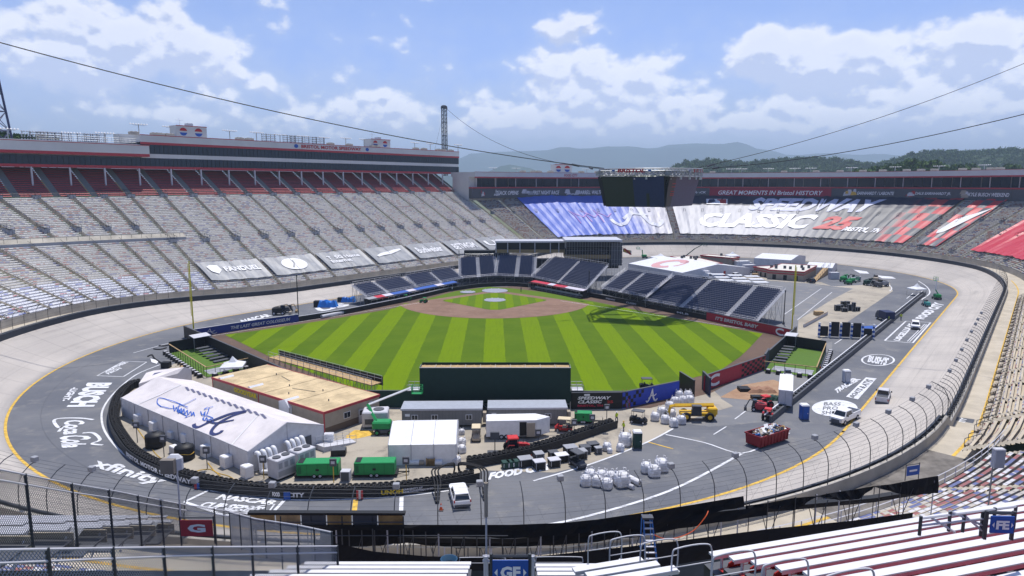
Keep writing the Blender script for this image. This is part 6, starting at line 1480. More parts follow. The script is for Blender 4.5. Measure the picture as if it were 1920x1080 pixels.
def boomlift(label,loc,rz,elbow,tip,col='green',basket=True,sc_=1.0):
 th=thing('boom_lift',label,'boom lift',loc,rz);mb=MB('dgrey');mb.bevbox(-1.3,-1.0,.35,1.3,1.0,.85,.08);mb.obj('chassis',th)
 mb=MB(col);mb.bevbox(-1.7,-.9,.9,.9,.9,1.9,.2);mb.obj('turntable',th)
 mb=MB(col);mb.tube((-1.2,0,1.8),elbow,.24,4);mb.obj('lower_boom',th);mb=MB('white' if col=='green' else col);mb.tube(elbow,tip,.17,4);mb.obj('upper_boom',th)
 t_=Vector(tip);mb=MB(col);
 for dx,dy in((0,0),(1.6,0),(1.6,1),(0,1)):mb.tube(t_+Vector((dx,dy-.5,-.9)),t_+Vector((dx,dy-.5,.3)),.05,4)
 for z in(-.9,-.3,.3):
  for(a,b)in(((0,0),(1.6,0)),((1.6,0),(1.6,1)),((1.6,1),(0,1)),((0,1),(0,0))):mb.tube(t_+Vector((a[0],a[1]-.5,z)),t_+Vector((b[0],b[1]-.5,z)),.04,4)
 mb.box(t_.x,t_.y-.5,t_.z-.95,t_.x+1.6,t_.y+.5,t_.z-.88);mb.obj('basket',th);wheels(th,[(-.95,-1.0),(-.95,1.0),(.95,-1.0),(.95,1.0)],.42,.3,col);th.scale=(sc_,)*3;return th
boomlift('green boom lift with white arm reaching over the grey office trailer',P(722,812),0.0,(-3.2,4,2.9),(2.9,7.2,4.6))
boomlift('green boom lift parked beyond the far end of the pit wall',P(1756,561),R(80),(.4,.4,3.2),(.6,.2,7.2),sc_=.9)
boomlift('dark green boom lift with bent arm behind the red trimmed pit building',P(1290,487),R(0),(3.0,0,5.2),(7.0,0,7.4),'dgreen');boomlift('small green boom lift near the far banking behind the white tent',P(1209,484),R(0),(-1.5,0,4.5),(-4.5,0,5.6),'green',sc_=.9)
boomlift('green boom lift among stored machines at the far pit entry',P(1590,533),R(100),(0,0,2.2),(1.0,0,3.8),sc_=.8)
boomlift('green lift folded beside the grey box in the far paddock',P(1598,530),R(10),(-1,0,2.4),(1.6,0,2.2),sc_=.8)
th=thing('equipment_canopy','white vented machine housing beside the green boom lift','machine',P(706,798),R(5));mb=MB('lgrey');mb.bevbox(-1.9,-1.4,.3,1.8,1.4,2.5,.15);mb.obj('housing',th);mb=MB('dgrey');mb.box(-1.5,-1.43,.7,-.3,-1.4,1.5);mb.obj('vent',th);mb=MB('dgrey');mb.cyl(.4,0,2.5,2.6,.8);mb.obj('fan',th);mb=MB('dgrey');mb.box(-1.6,-1.2,0,1.5,1.2,.3);mb.obj('skid',th)
def trailer(label,u0,v0,u1,v1,h,dep,wins,col='grey'):
 th,L=base('office_trailer',label,'trailer',u0,v0,u1,v1,'grey site office trailers');wm=flat('trailer_siding',(.20,.20,.20),.7)
 mb=MB(wm);mb.box(0,0,.35,L,dep,h);mb.obj('body',th);mb=MB(flat('trailer_roof',(.33,.36,.42),.6));mb.box(-.15,-.12,h,L+.15,dep+.12,h+.14);mb.obj('roof',th)
 mb=MB('lgrey')
 mb.box(-.16,-.16,h-.12,L+.16,-.121,h+.16);mb.obj('gutter',th)
 mb=MB('dgrey');
 for k in range(24):x=k*L/24+.1;mb.box(x,-.012,.4,x+.02,-.001,h-.2)
 mb.obj('siding_seams',th)
 for x in wins:mb=MB('white');mb.box(x*L,-.05,1.15,x*L+.95,-.013,1.95);w0=mb.obj('window',th);mb=MB('glass');mb.box(x*L+.08,-.07,1.22,x*L+.44,-.05,1.88);mb.box(x*L+.51,-.07,1.22,x*L+.87,-.05,1.88);mb.obj('pane',w0)
 mb=MB('white');mb.box(.04*L,-.03,1.7,.04*L+.7,-.013,2.1);mb.obj('sign',th);mb=MB('tan');mb.bevbox(L+.17,.6,.5,L+.7,1.6,2.0,.05);mb.obj('air_conditioner',th);return th
trailer('left grey site office trailer below the dark green wall, small windows along it',754,802,903,801,2.75,3.5,(.12,.37,.80));trailer('right grey site office trailer below the dark green wall, mostly behind the white trailer',916,800,1062,799,2.75,3.5,(.72,))
th,L=base('cargo_trailer','long white enclosed cargo trailer with its side door open','trailer',912,825,1006,823);mb=MB('white');mb.loft([[(0,0,z),(L,0,z),(L+2.0,1.3,z),(L,2.6,z),(0,2.6,z)]for z in(.45,2.75)],True,False);mb.loft([[(0,0,2.75),(L,0,2.75),(L+2.0,1.3,2.75),(L,2.6,2.75),(0,2.6,2.75)],[(.1,.35,2.95),(L,.35,2.95),(L+1.5,1.3,2.9),(L,2.25,2.95),(.1,2.25,2.95)]],False,True);mb.obj('body',th)
mb=MB('black');mb.box(L*.66,-.02,.5,L*.80,-.004,2.5);mb.obj('doorway',th);mb=MB('tan');mb.box(L*.80,-.45,.5,L*.80+1.15,-.40,2.5);mb.obj('open_door',th);wheels(th,[(L*.30,.1),(L*.40,.1),(L*.5,.1)],.38,.25);mb=MB('dsteel');mb.tube((L+1.6,1.3,.5),(L+3.3,1.3,.5),.06,4);mb.box(.2,.2,.3,L,2.4,.45);mb.obj('drawbar',th)
def genset(label,u0,v0,u1,v1,h=1.95,dep=1.9,tongue=1):
 th,L=base('generator',label,'generator',u0,v0,u1,v1);mb=MB('green');mb.bevbox(0,0,.45,L,dep,h,.08);mb.obj('enclosure',th)
 mb=MB('dgreen');
 for x in(.02,.25,.5,.75,.98):mb.box(x*L-.015,-.015,.5,x*L+.015,-.004,h-.15)
 for k in range(7):mb.box(.04*L,-.02,.7+k*.14,.12*L,-.004,.76+k*.14)
 mb.box(.0,-.02,h-.16,L,-.004,h-.13);mb.obj('door_seams',th);mb=MB('black');mb.box(.03*L,.2,h,.16*L,dep-.2,h+.05);mb.obj('vent',th);mb=MB('black');mb.box(.46*L,-.04,1.0,.54*L,-.005,1.25);mb.obj('handle',th)
 mb=MB('black');mb.box(-.3,.1,.25,L+.3,dep-.1,.45);
 if tongue:mb.tube((L+.2,dep/2,.4),(L+1.7,dep/2,.4),.08,4);mb.tube((L+.2,.2,.4),(L+1.7,dep/2,.4),.06,4);mb.tube((L+1.6,dep/2,.1),(L+1.6,dep/2,.9),.05,4)
 mb.obj('trailer_frame',th);wheels(th,[(L*.42,.1),(L*.56,.1)],.33,.2);return th
genset('large green trailer generator beside the white cooling units, left of the two',556,899,635,897,tongue=0);genset('large green trailer generator in front of the white tent, right of the two',664,897,740,896)
genset('small bright green generator trailer under the SPEEDWAY CLASSIC wall',1077,795,1110,796,1.7,1.4,1)
th,L=base('power_cabinet','pale grey power cabinet between the two green generators','cabinet',638,904,656,904);mb=MB('lgrey');mb.bevbox(0,0,.05,L,1,1.3,.04);mb.obj('cabinet',th);mb=MB('dgrey');mb.box(.1,-.02,.1,L-.1,-.003,1.2);mb.obj('door',th)
for i,(u,v,lab)in enumerate(((529,893,'front'),(568,877,'rear'))):
 p=P(u,v);th=thing('cooling_unit','white trailer mounted cooling unit with two top fans, the %s one by the marquee'%lab,'air conditioner',p,math.atan2((CR-C0).y,(CR-C0).x),'white cooling units at the marquee gable')
 mb=MB('lgrey');mb.bevbox(-1.35,-1.0,.3,1.35,1.0,2.6,.1);mb.obj('housing',th);mb=MB('dgrey')
 for x in(-.65,.65):mb.cyl(x,0,2.6,2.72,.5,.5,14)
 mb.obj('fan',th);mb=MB('grey')
 for k in range(3):mb.box(-1.1+k*.8,-1.03,1.5,-.6+k*.8,-1.0,2.2)
 mb.box(-1.2,-1.02,.5,1.2,-1.0,1.2);mb.obj('louvres',th);mb=MB('black');mb.box(-1.3,-.9,0,1.3,.9,.3);mb.obj('skid',th)
gd=(CR-C0).normalized();gn=-D_.normalized()
for i in range(8):
 q=C0+gd*(1.0+(i%4)*.75+(4.3 if i>3 else 0));cu=P(520,890)if i<4 else P(560,876)
 th=thing('air_duct','fat white flexible air duct from marquee gable, %s in the %s bunch'%(('first','second','third','fourth')[i%4],'near' if i<4 else 'far'),'duct',(q.x,q.y,0),0,'white air ducts at the marquee gable')
 mb=MB('vinyl');top=q+UPV*2.3;mb.path(smooth([top,top+gn*.7+UPV*.15,q+gn*1.1+UPV*1.6,q+gn*1.2+UPV*.5,q+gn*1.5+UPV*.3,q.lerp(cu,.55)+gn*.9+UPV*.4],4),.27,8);mb.smooth=True;mb.obj('hose',th,world=True)
 mb=MB('lgrey');mb.tube(top-gn*.02,top+gn*.12,.31,8);mb.obj('collar',th,world=True)
for u,v,lab in((292,843,'farther'),(347,866,'nearer')):
 p=P(u,v-6);r=17.5*(46030/(v-351))/1290;hh_=1.9;th=thing('water_tank','round black plastic water tank beside the marquee, the %s one'%lab,'tank',p,0,'black tanks beside the marquee')
 mb=MB('black');mb.smooth=True;mb.loft([[(r*q*math.cos(k*math.pi/14),r*q*math.sin(k*math.pi/14),z)for k in range(28)]for q,z in((1,0),(1,hh_*.3),(.985,hh_*.32),(.985,hh_*.36),(1,hh_*.38),(1,hh_*.86),(.97,hh_*.9),(.6,hh_*1.04),(.18,hh_*1.10))],True,True);mb.obj('shell',th)
 mb=MB('dgrey');mb.cyl(0,0,hh_*1.1,hh_*1.17,.25);mb.obj('lid',th)
 if lab=='nearer':mb=MB('yellow');mb.path([((r+.03)*math.cos(k*.3),(r+.03)*math.sin(k*.3),.95+.12*math.sin(k))for k in range(-11,1)],.04,5);mb.obj('hose',th)
def simplebox(name,lab,cat,u,v,w,d,h,m,rz=0.0,grp=None,top=None,bev=.06,part='body',extra=None):
 th=thing(name,lab,cat,P(u,v),rz,grp);mb=MB(m);mb.bevbox(-w/2,0,.04,w/2,d,h,bev);mb.obj(part,th)
 mb=MB(top or 'dgrey');mb.box(-w/2+.06,.06,h,w/2-.06,d-.06,h+.03)if top else mb.box(-w/2+.1,.05,0,w/2-.1,d-.05,.04);mb.obj('lid' if top else 'feet',th);return th
ordn=['first','second','third','fourth','fifth','sixth','seventh','eighth','ninth','tenth','eleventh','twelfth']
aw_=math.atan2(-D_.y,-D_.x)
for i,(u,v)in enumerate(((254,797),(283,811),(317,823),(343,834),(380,858),(417,878),(456,897))):
 simplebox('storage_box','white cube box against the long marquee wall, %s counted from the far end'%ordn[i],'box',u,v,1.25,1.1,1.5 if i!=2 else 1.0,'white',aw_,'white boxes along the marquee wall','vinyl')
simplebox('table','white folding table between the two black tanks','table',322,852,1.5,.9,1.0,'lgrey',aw_,None,'white')
def panelpost(lab,u,v,h=2.3,boxm='dgrey',pole='dgrey',s_=.8,cat='sign'):
 th=thing('panel_post',lab,cat,P(u,v),0,'dark box panels on posts in the compound');mb=MB(pole);mb.tube((0,0,0),(0,0,h),.06,5);mb.obj('post',th);mb=MB(boxm);mb.bevbox(-s_/2,-.15,h-.5,s_/2,.15,h+.4,.04);mb.obj('panel',th);mb=MB('lgrey');mb.box(-s_*.28,-.17,h-.2,s_*.28,-.152,h+.15);mb.obj('plate',th)
for u,v,lab,pole in((258,830,'by the farther black tank','dgrey'),(308,857,'between the two black tanks','dgrey'),(389,880,'by the white boxes','dgrey'),(495,898,'with yellow post by the cooling units','yellow'),(626,905,'with yellow post between the generators','yellow'),(762,901,'with yellow post in front of the white tent','yellow'),(1009,845,'behind the second tyre wall by the red tractor','dgrey'),(1076,825,'behind the second tyre wall by the golf cart','dgrey'),(1110,815,'near the green generator trailer','dgrey'),(1137,808,'tallest, near the two workers','dgrey')):
 panelpost('dark box panel on a post '+lab,u,v,2.6 if 'tallest' not in lab else 3.6,pole=pole)
def catm(pts,k):return smooth(pts,k)
def tyrewall(lab,pts,h,txts,rows_=2,sidem='black',gap=.58):
 th=thing('tyre_wall',lab,'tyre wall',pts[0]);pl=smooth(pts,5);seg=[];tot=0
 ln=[0]
 for a,b in zip(pl,pl[1:]):ln.append(ln[-1]+(b-a).length)
 def at(s_):
  s_=max(0,min(ln[-1]-1e-3,s_))
  for i in range(len(ln)-1):
   if ln[i]<=s_<=ln[i+1]:f_=(s_-ln[i])/(ln[i+1]-ln[i]+1e-9);p=pl[i].lerp(pl[i+1],f_);d=(pl[i+1]-pl[i]).normalized();return p,d
 n=int(ln[-1]/1.5);mb=MB(sidem)
 for i in range(n):
  (a,da),(b,db)=at(ln[-1]*i/n),at(ln[-1]*(i+1)/n);na,nb_=Vector((-da.y,da.x,0)),Vector((-db.y,db.x,0));H_=UPV*h
  mb.solid([a,b,b+nb_*.12,a+na*.12,a+H_,b+H_,b+H_+nb_*.12,a+H_+na*.12],[(0,1,5,4),(4,5,6,7),(2,3,7,6)])
 mb.obj('belt_cover',th,world=True)
 mb=MB('dgrey')
 for k in range(5):
  for i in range(n):
   (a,da),(b,db)=at(ln[-1]*i/n),at(ln[-1]*(i+1)/n);o_=-Vector((-da.y,da.x,0))*.012;o2=-Vector((-db.y,db.x,0))*.012;z=UPV*(.15+k*.2);mb.solid([a+o_+z,b+o2+z,b+o2+z+UPV*.03,a+o_+z+UPV*.03],[(0,1,2,3)])
 mb.obj('seams',th,world=True)
 tm=MB('rubber');r=.34
 prof_=[(r*.58,0),(r*.62,.11),(r*.85,.13),(r,.07),(r,-.07),(r*.85,-.13)]
 tm.loft([[(rr2*math.cos(a),rr2*math.sin(a),z)for a in[k*math.pi/6 for k in range(12)]]for rr2,z in prof_+[prof_[0]]]);tm.smooth=True
 me_=None;cnt=0;T=Vector(th.location);spots=[]
 for j in range(rows_):
  s_=.4+(j%2)*gap/2
  while s_<ln[-1]-.4:p,d=at(s_);q=p+Vector((-d.y,d.x,0))*(.5+j*.62);spots.append((q,h+.02-j*.05));s_+=gap*1.22
 spots.sort(key=lambda s_:s_[0].y)
 for q,z in spots[:290]:
  if me_ is None:o=tm.obj('tyre',th);me_=o.data
  else:o=bpy.data.objects.new('tyre',me_);COL.objects.link(o);o.parent=th
  o.location=q+UPV*z-T;o.rotation_euler=(rnd.uniform(-.12,.12),rnd.uniform(-.12,.12),0)
 mb=MB('rubber')
 for q,z in spots:
  mb.loft([[(q.x+.33*math.cos(a),q.y+.33*math.sin(a),zz)for a in[k*math.pi/4 for k in range(8)]]for zz in(0,z-.14)])
 mb.obj('tyre_stacks',th,world=True,kind='stuff')
 for txt,s0,s1,z0,z1,col in txts:
  mb=MB(col);vs,fc=glyphs(txt,bold=.045)
  out=[]
  for x,y in vs:p,d=at(s0+(s1-s0)*x);out.append(p-Vector((-d.y,d.x,0))*.03+UPV*(z0+(z1-z0)*y))
  mb.solid(out,fc);mb.obj('lettering',th,world=True)
 return th,at,ln[-1],pl
tw_px=[(262,722),(236,730),(214,752),(204,782),(207,808),(222,836),(243,862),(285,886),(335,905),(400,921),(470,931),(540,936),(620,936),(700,933),(770,927),(840,916),(900,904)]
pts=px(tw_px)
def arc_s(pl_pts,u_):
 pl=smooth(pl_pts,5);s_=0;best=(1e9,0)
 for a,b in zip(pl,pl[1:]):
  uu=960+F*a.x/(a.y*cT+CH*sT)
  if a.y<P(0,845).y+3 or True:
   vv_=540-F*(a.y*sT-CH*cT)/(a.y*cT+CH*sT)
   if abs(uu-u_)<best[0]and vv_>835:best=(abs(uu-u_),s_)
  s_+=(b-a).length
 return best[1]
S_=lambda u_:arc_s(pts,u_)
yl2=flat('letter_gold',(.60,.42,.02),.5)
tyrewall('long curved tyre wall round the compound with BRISTOL MOTOR SPEEDWAY and FOOD CITY lettering',pts,1.15,[('BRISTOL MOTOR SPEEDWAY',S_(236),S_(362),.22,.85,'white'),('FOOD',S_(508),S_(531),.25,.8,'white'),('CITY',S_(545),S_(566),.25,.8,'white'),('UNOH',S_(719),S_(754),.25,.8,yl2),('UNIVERSITY OF\nNORTHWESTERN OHIO',S_(757),S_(818),.25,.8,'lgrey'),('F',S_(535),S_(542),.2,.85,'white')])
mb=MB('blue');
tyrewall('straight tyre wall slanting up beside the crates towards the green toilet',px([(876,880),(950,867),(1030,846),(1100,822),(1158,802)]),1.1,[])
def wallpost(lab,u,v,cols,w,h):
 th=thing('wall_marker',lab,'marker',P(u,v));
 mb=MB()
 for k,c_ in enumerate(cols):mb.mat(c_).box(-w/2+k*w/len(cols),-.10,.05,-w/2+(k+1)*w/len(cols),-.05,h)
 mb.obj('panel',th);mb=MB('dgrey');mb.box(-w/2,-.05,.0,w/2,.0,h+.02);mb.obj('backing',th)
wallpost('blue square F emblem on the tyre wall between FOOD and CITY',539,937,['blue'],.75,.95);wallpost('red and white striped marker at the tyre wall by the yellow line',675,936,['redtrim','lgrey','redtrim'],.75,1.05);wallpost('small round red blue logo at the end of the SPEEDWAY lettering',370,917,['redtrim','blue'],.6,.75)
pnt=thing('track_lettering','white sponsor names painted on the grey track surface','painted lettering',P(150,760))
def gtext(txt,bl,br,tl,tr=None,z=.05,m='white_line',**k):
 mb=MB(m);a,b,c_=P(*bl,z),P(*br,z),P(*tl,z);letter(mb,txt,a,b,c_,0.0,tr=P(*tr,z)if tr else None,**k);return mb
def gq(mb,pts,z=.05):mb.solid([P(u,v,z)for u,v in pts],[tuple(range(len(pts)))]);return mb
def outline(mb,pts,w=.3,z=.05):
 q=[P(u,v,z)for u,v in pts]+[P(*pts[0],z)]
 for a,b in zip(q,q[1:]):d=(b-a).normalized();n=Vector((-d.y,d.x,0))*w/2;mb.solid([a-n,b-n,b+n,a+n],[(0,1,2,3)])
 return mb
Z1=lambda x,y:(x/4,640+y/4)
gtext('BUSCH',Z1(655,310),Z1(495,492),Z1(845,310),Z1(705,490),bold=.06).obj('lettering',pnt,world=True)
gtext('-LIGHT-',Z1(540,345),Z1(455,445),Z1(595,345),Z1(510,450),bold=.05).obj('lettering',pnt,world=True)
gtext('Coca',Z1(480,592),Z1(470,700),Z1(640,590),Z1(620,692),bold=.04).obj('lettering',pnt,world=True);gtext('Cola',Z1(440,706),Z1(462,798),Z1(700,704),Z1(625,798),bold=.04).obj('lettering',pnt,world=True)
mb=MB('white_line')
for c_ in([(700,590),(600,578),(450,580),(405,600),(440,650),(470,640),(440,680)],[(620,690),(700,690),(750,740),(690,770),(770,780)]):
 ribbon(mb,smooth([P(*Z1(*q))for q in c_],4),.45,.052)
mb.obj('swash',pnt,world=True)
Z6=lambda x,y:(x/4,810+y/4)
gtext('xfinity',Z6(650,275),Z6(1180,420),Z6(720,185),Z6(1275,350),bold=.03,shear=.25).obj('lettering',pnt,world=True)
mb=MB('white_line');outline(mb,[Z1(728,258),Z1(925,150),Z1(1100,155),Z1(925,265)],.22);mb.obj('outline',pnt,world=True);gtext('WEATHER\nTECH',Z1(800,255),Z1(1010,160),Z1(780,230),Z1(930,152),bold=.05).obj('lettering',pnt,world=True)
mb=MB('white_line');outline(mb,[(346,941),(392,919),(534,937),(514,958),(420,966)],.4);mb.obj('outline',pnt,world=True);gtext('NASCAR',(402,936),(512,947),(412,925),(520,938),bold=.05,shear=.3).obj('lettering',pnt,world=True);gtext('CUP SERIES',(372,951),(480,962),(384,940),(500,951),bold=.05,shear=.3).obj('lettering',pnt,world=True)
mb=MB('white_line');outline(mb,[(420,958),(505,958),(515,945)],.2);mb.obj('outline',pnt,world=True)
Z5=lambda x,y:(1440+x/4,670+y/4)
gtext('TRACKER',Z5(510,275),Z5(700,165),Z5(500,240),Z5(640,150),bold=.06).obj('lettering',pnt,world=True);gq(MB('white_line'),[Z5(585,295),Z5(675,315),Z5(815,158),Z5(735,150)]).obj('label_block',pnt,world=True)
gtext('BOATS & ATVS',Z5(640,305),Z5(795,175),Z5(610,290),Z5(740,160),z=.07,m='asphalt',bold=.04).obj('lettering',pnt,world=True)
mb=MB('white_line');c0=P(*Z5(500,380));
q=[P(*Z5(500+172*math.cos(a),380+62*math.sin(a)),.05)for a in[k*math.pi/16 for k in range(32)]];mb.solid(q,[tuple(range(32))]);mb.obj('oval_logo',pnt,world=True);gtext('BASS\nPRO\nSHOPS',Z5(400,430),Z5(580,420),Z5(420,335),Z5(600,340),z=.07,m='asphalt',bold=.02).obj('lettering',pnt,world=True)
mb=MB('white_line');q=[P(*Z5(825+120*math.cos(a),20+42*math.sin(a)),.05)for a in[k*math.pi/16 for k in range(33)]];ribbon(mb,q,.35,.05);mb.obj('oval_outline',pnt,world=True);gtext('BUSH\'S',Z5(745,35),Z5(880,60),Z5(760,-15),Z5(915,5),bold=.05).obj('lettering',pnt,world=True)
Z8=lambda x,y:(1440+x/4,440+y/4)
mb=MB('white_line');outline(mb,[Z8(875,795),Z8(1035,648),Z8(1220,658),Z8(1085,812)],.35);outline(mb,[Z8(1045,800),Z8(1175,672),Z8(1190,675),Z8(1062,803)],.2);mb.obj('outline',pnt,world=True);gtext('USCELLULAR',Z8(985,800),Z8(1110,670),Z8(940,790),Z8(1060,660),bold=.06).obj('lettering',pnt,world=True)
gtext('FOOD CITY',Z8(1170,635),Z8(1330,520),Z8(1100,628),Z8(1250,505),bold=.06).obj('lettering',pnt,world=True)
gtext('FOOD CITY',(915,900),(1035,880),(920,886),(1032,866),bold=.06).obj('lettering',pnt,world=True)
mb=MB('white_line');gq(mb,[Z8(810,305),Z8(930,315),Z8(960,330),Z8(860,328)]);gq(mb,[Z8(640,262),Z8(740,275),Z8(760,292),Z8(690,290)]);mb.obj('far_marks',pnt,world=True)
gtext('NASCAR',(455,606),(512,592),(450,600),(500,588),bold=.05).obj('lettering',pnt,world=True);gtext('US',(600,585),(660,572),(590,578),(640,568),bold=.05).obj('lettering',pnt,world=True)
mb=MB('dgrey');zw=4.9
wp=thing('walkway_sign','grey painted FOOD CITY block on the walkway at the right','painted lettering',P(1795,800,2.2));gz=zbank(786+5)+.09
def w4_(x,y,dz=0):return P(*Z5(x,y),2.6+dz)
mb=MB('dgrey');mb.solid([w4_(1335,560),w4_(1500,590),w4_(1550,465),w4_(1410,445)],[(0,1,2,3)]);mb.obj('grey_block',wp,world=True)
mb=MB('white_line');letter(mb,'FOOD CITY',w4_(1425,570,.03),w4_(1495,460,.03),w4_(1375,560,.03),0,bold=.05);mb.obj('lettering',wp,world=True)
pa_,pb3=P(1446,793),P(1736,552)
pw=thing('pit_wall','long low pit wall with white top rail and dark notched panels on the right','wall',pa_);d=(pb3-pa_);Lp=d.length;e_=d.normalized();n_=Vector((-e_.y,e_.x,0))
mb=MB('dgrey');q=lambda s_,o_,z:pa_+e_*s_+n_*o_+UPV*z
mb.solid([q(0,0,0),q(Lp,0,0),q(Lp,.3,0),q(0,.3,0),q(0,0,1.0),q(Lp,0,1.0),q(Lp,.3,1.0),q(0,.3,1.0)],[(0,1,5,4),(1,2,6,5),(2,3,7,6),(3,0,4,7),(4,5,6,7)]);mb.obj('barrier',pw,world=True)
mb=MB('white');mb.solid([q(0,.95,.95),q(Lp,.95,.95),q(Lp,1.12,.95),q(0,1.12,.95),q(0,.95,1.1),q(Lp,.95,1.1),q(Lp,1.12,1.1),q(0,1.12,1.1)],[(0,1,5,4),(1,2,6,5),(2,3,7,6),(3,0,4,7),(4,5,6,7)]);mb.obj('white_rail',pw,world=True)
for k in range(int(Lp/1.6)):mb=MB('black');s_=k*1.6;mb.solid([q(s_+a,o_,z)for z in(.1,1.0)for a,o_ in((.1,.3),(1.0,.3),(1.0,.9),(.1,.9))],[(0,1,5,4),(1,2,6,5),(2,3,7,6),(3,0,4,7),(4,5,6,7)]);mb.obj('foam_block',pw,world=True)
def bagmesh(seed,w,h):
 rr_=random.Random(seed);mb=MB('bag');mb.smooth=False;n=16;L_=[]
 for z,q in((0,.86),(h*.12,1.0),(h*.5,1.06),(h*.82,.98),(h*.97,.72),(h*1.02,.45)):
  L_.append([((w/2)*q*(1+.05*rr_.uniform(-1,1))*(abs(math.cos(a))**.55)*(1 if math.cos(a)>0 else-1),(w/2)*q*(abs(math.sin(a))**.55)*(1 if math.sin(a)>0 else-1)*(1+.05*rr_.uniform(-1,1)),z+.03*rr_.uniform(-1,1))for a in[k*2*math.pi/n for k in range(n)]])
 mb.loft(L_,True,True)
 for s1,s2 in((1,1),(-1,1),(1,-1),(-1,-1)):mb.path([(s1*w*.4,s2*w*.28,h*.85),(s1*w*.34,s2*w*.2,h*1.22),(s1*w*.22,s2*w*.34,h*1.2),(s1*w*.28,s2*w*.4,h*.85)],.035,4)
 return mb
bags=[]
for i in range(3):
 th=thing('bulk_bag','x','bag',(0,0,0));bagmesh(i,1.15,1.05).obj('sack',th);mb=MB('lgrey');mb.box(-.2,-.62,.35,.25,-.60,.7);mb.obj('print',th);bags.append([th,False])
groups={'blue wall':[(1228,792),(1241,782),(1247,797),(1263,803),(1277,798),(1259,786),(1256,771),(1266,762),(1280,760),(1293,759),(1273,750),(1290,750)],'fence':[(1098,913),(1120,914),(1138,919),(1107,902),(1128,904),(1145,906)]}
k=0
def putbag(u,v,lab,grp,s_=1.0):
 global k
 b_=bags[k%3];k+=1;p=P(u,v-4)
 if not b_[1]:b_[1]=True;move(b_[0],p,rnd.uniform(-.4,.4));b_[0]['label']=lab;b_[0]['group']=grp;b_[0].scale=(s_,s_,s_)
 else:dup(b_[0],p,rnd.uniform(-.4,.4),lab,grp,(s_,s_,s_))
desc=['bulging','slumped','square shouldered']
for i,(u,v)in enumerate(groups['blue wall']):putbag(u,v,'white bulk bag near the yellow handler, %s from the front left of its pile'%ordn[i],'white bulk bags near the yellow handler',1.12)
for i,(u,v)in enumerate(groups['fence']):putbag(u,v,'white bulk bag on the open track, %s in the low double row'%ordn[i],'white bulk bags on the open track',1.1)
putbag(1166,914,'taller cream bulk bag at the right end of the low double row','white bulk bags on the open track',1.55);putbag(1212,889,'open topped white bag, left of the three near the fence lamp','trio of white bags',1.15);putbag(1226,896,'open topped white bag, front of the three near the fence lamp','trio of white bags',1.25);putbag(1240,886,'tall cream bag, back right of the three near the fence lamp','trio of white bags',1.4)
putbag(1172,838,'tall slumped cream bag beside the green portable toilet','single tall bags',1.55);putbag(1163,849,'small pointed white bag on a dark base near the green toilet','single tall bags',.9)
for i,(u,v,s_)in enumerate(((1138,848,.95),(1143,853,.6),(866,838,.9),(866,852,.95),(866,818,.7),(856,873,.9))):putbag(u,v,('white wrapped bale at the end of the second tyre wall','small white wrapped bale in front of a larger one','white ballast bag midway along the right side of the tent','white ballast bag nearer the camera along the tent side','white ballast bag farthest along the tent side','white ballast bag at the near right corner of the tent')[i],'white ballast bags and bales',s_)
th=thing('carpet_roll','two rolled cream mats lying beside the bulk bags','roll',P(1190,905));mb=MB('bag');mb.tube(P(1174,893,.35),P(1200,906,.35),.38,12);mb.obj('roll',th,world=True);mb=MB('lgrey');mb.tube(P(1166,905,.3),P(1188,914,.3),.28,10);mb.obj('roll',th,world=True);mb=MB('tan');mb.tube(P(1200,906,.35)+Vector((.02,-.02,0)),P(1201,906.5,.35),.2,10);mb.obj('core',th,world=True)
def toilet(lab,u,v,col,w=1.15,h=2.2,s_=1.0):
 th=thing('portable_toilet',lab,'portable toilet',P(u,v),0);mb=MB(col);mb.bevbox(-w/2,0,.1,w/2,w,h,.05);mb.obj('cabin',th);mb=MB('white');mb.loft([[(-w/2-.03,-.03,h),(w/2+.03,-.03,h),(w/2+.03,w+.03,h),(-w/2-.03,w+.03,h)],[(-w/2+.1,.1,h+.2),(w/2-.1,.1,h+.2),(w/2-.1,w-.1,h+.2),(-w/2+.1,w-.1,h+.2)]],True,True);mb.obj('roof',th)
 mb=MB('dgrey');mb.box(-w/2+.12,-.02,.2,w/2-.12,-.002,h-.15);mb.box(-w/2,0,0,w/2,w,.1);d0=mb.obj('door',th)if col!='white' else mb.obj('base_skid',th);mb=MB(col);mb.box(-w/2+.16,-.035,.24,w/2-.16,-.021,h-.19);mb.obj('door_panel',d0);mb=MB('lgrey');mb.box(w*.22,-.06,1.0,w*.3,-.036,1.15);mb.obj('handle',d0);th.scale=(s_,)*3
toilet('dark green portable toilet with white roof on the tan paving edge',1196,842,'dgreen');toilet('blue portable toilet standing alone on the grey track',1510,788,'blue');toilet('pale portable toilet near the TRACKER lettering',1589,718,'lgrey',1.1,2.1)
pa2,pb4=P(1425,843),P(1471,828);th=thing('dumpster','dark red roll off dumpster piled with white and blue rubbish','dumpster',pa2,math.atan2((pb4-pa2).y,(pb4-pa2).x));mb=MB(flat('dumpster_red',(.22,.014,.022),.55));L=6.0;Wd=2.3;
rot90=1
mb.loft([[(0,0,.25),(L,0,.25),(L,Wd,.25),(0,Wd,.25)],[(-.1,-.1,1.7),(L+.1,-.1,1.7),(L+.1,Wd+.1,1.7),(-.1,Wd+.1,1.7)]],True);
for k_ in range(9):x=.2+k_*(L-.4)/8;mb.box(x-.05,-.14,.3,x+.05,-.02,1.7);mb.box(x-.05,Wd+.02,.3,x+.05,Wd+.14,1.7)
mb.box(-.2,-.2,1.62,L+.2,-.08,1.78);mb.box(-.2,Wd+.08,1.62,L+.2,Wd+.2,1.78);mb.box(-.2,-.08,1.62,-.08,Wd+.08,1.78);mb.box(L+.08,-.08,1.62,L+.2,Wd+.08,1.78);mb.obj('container',th)
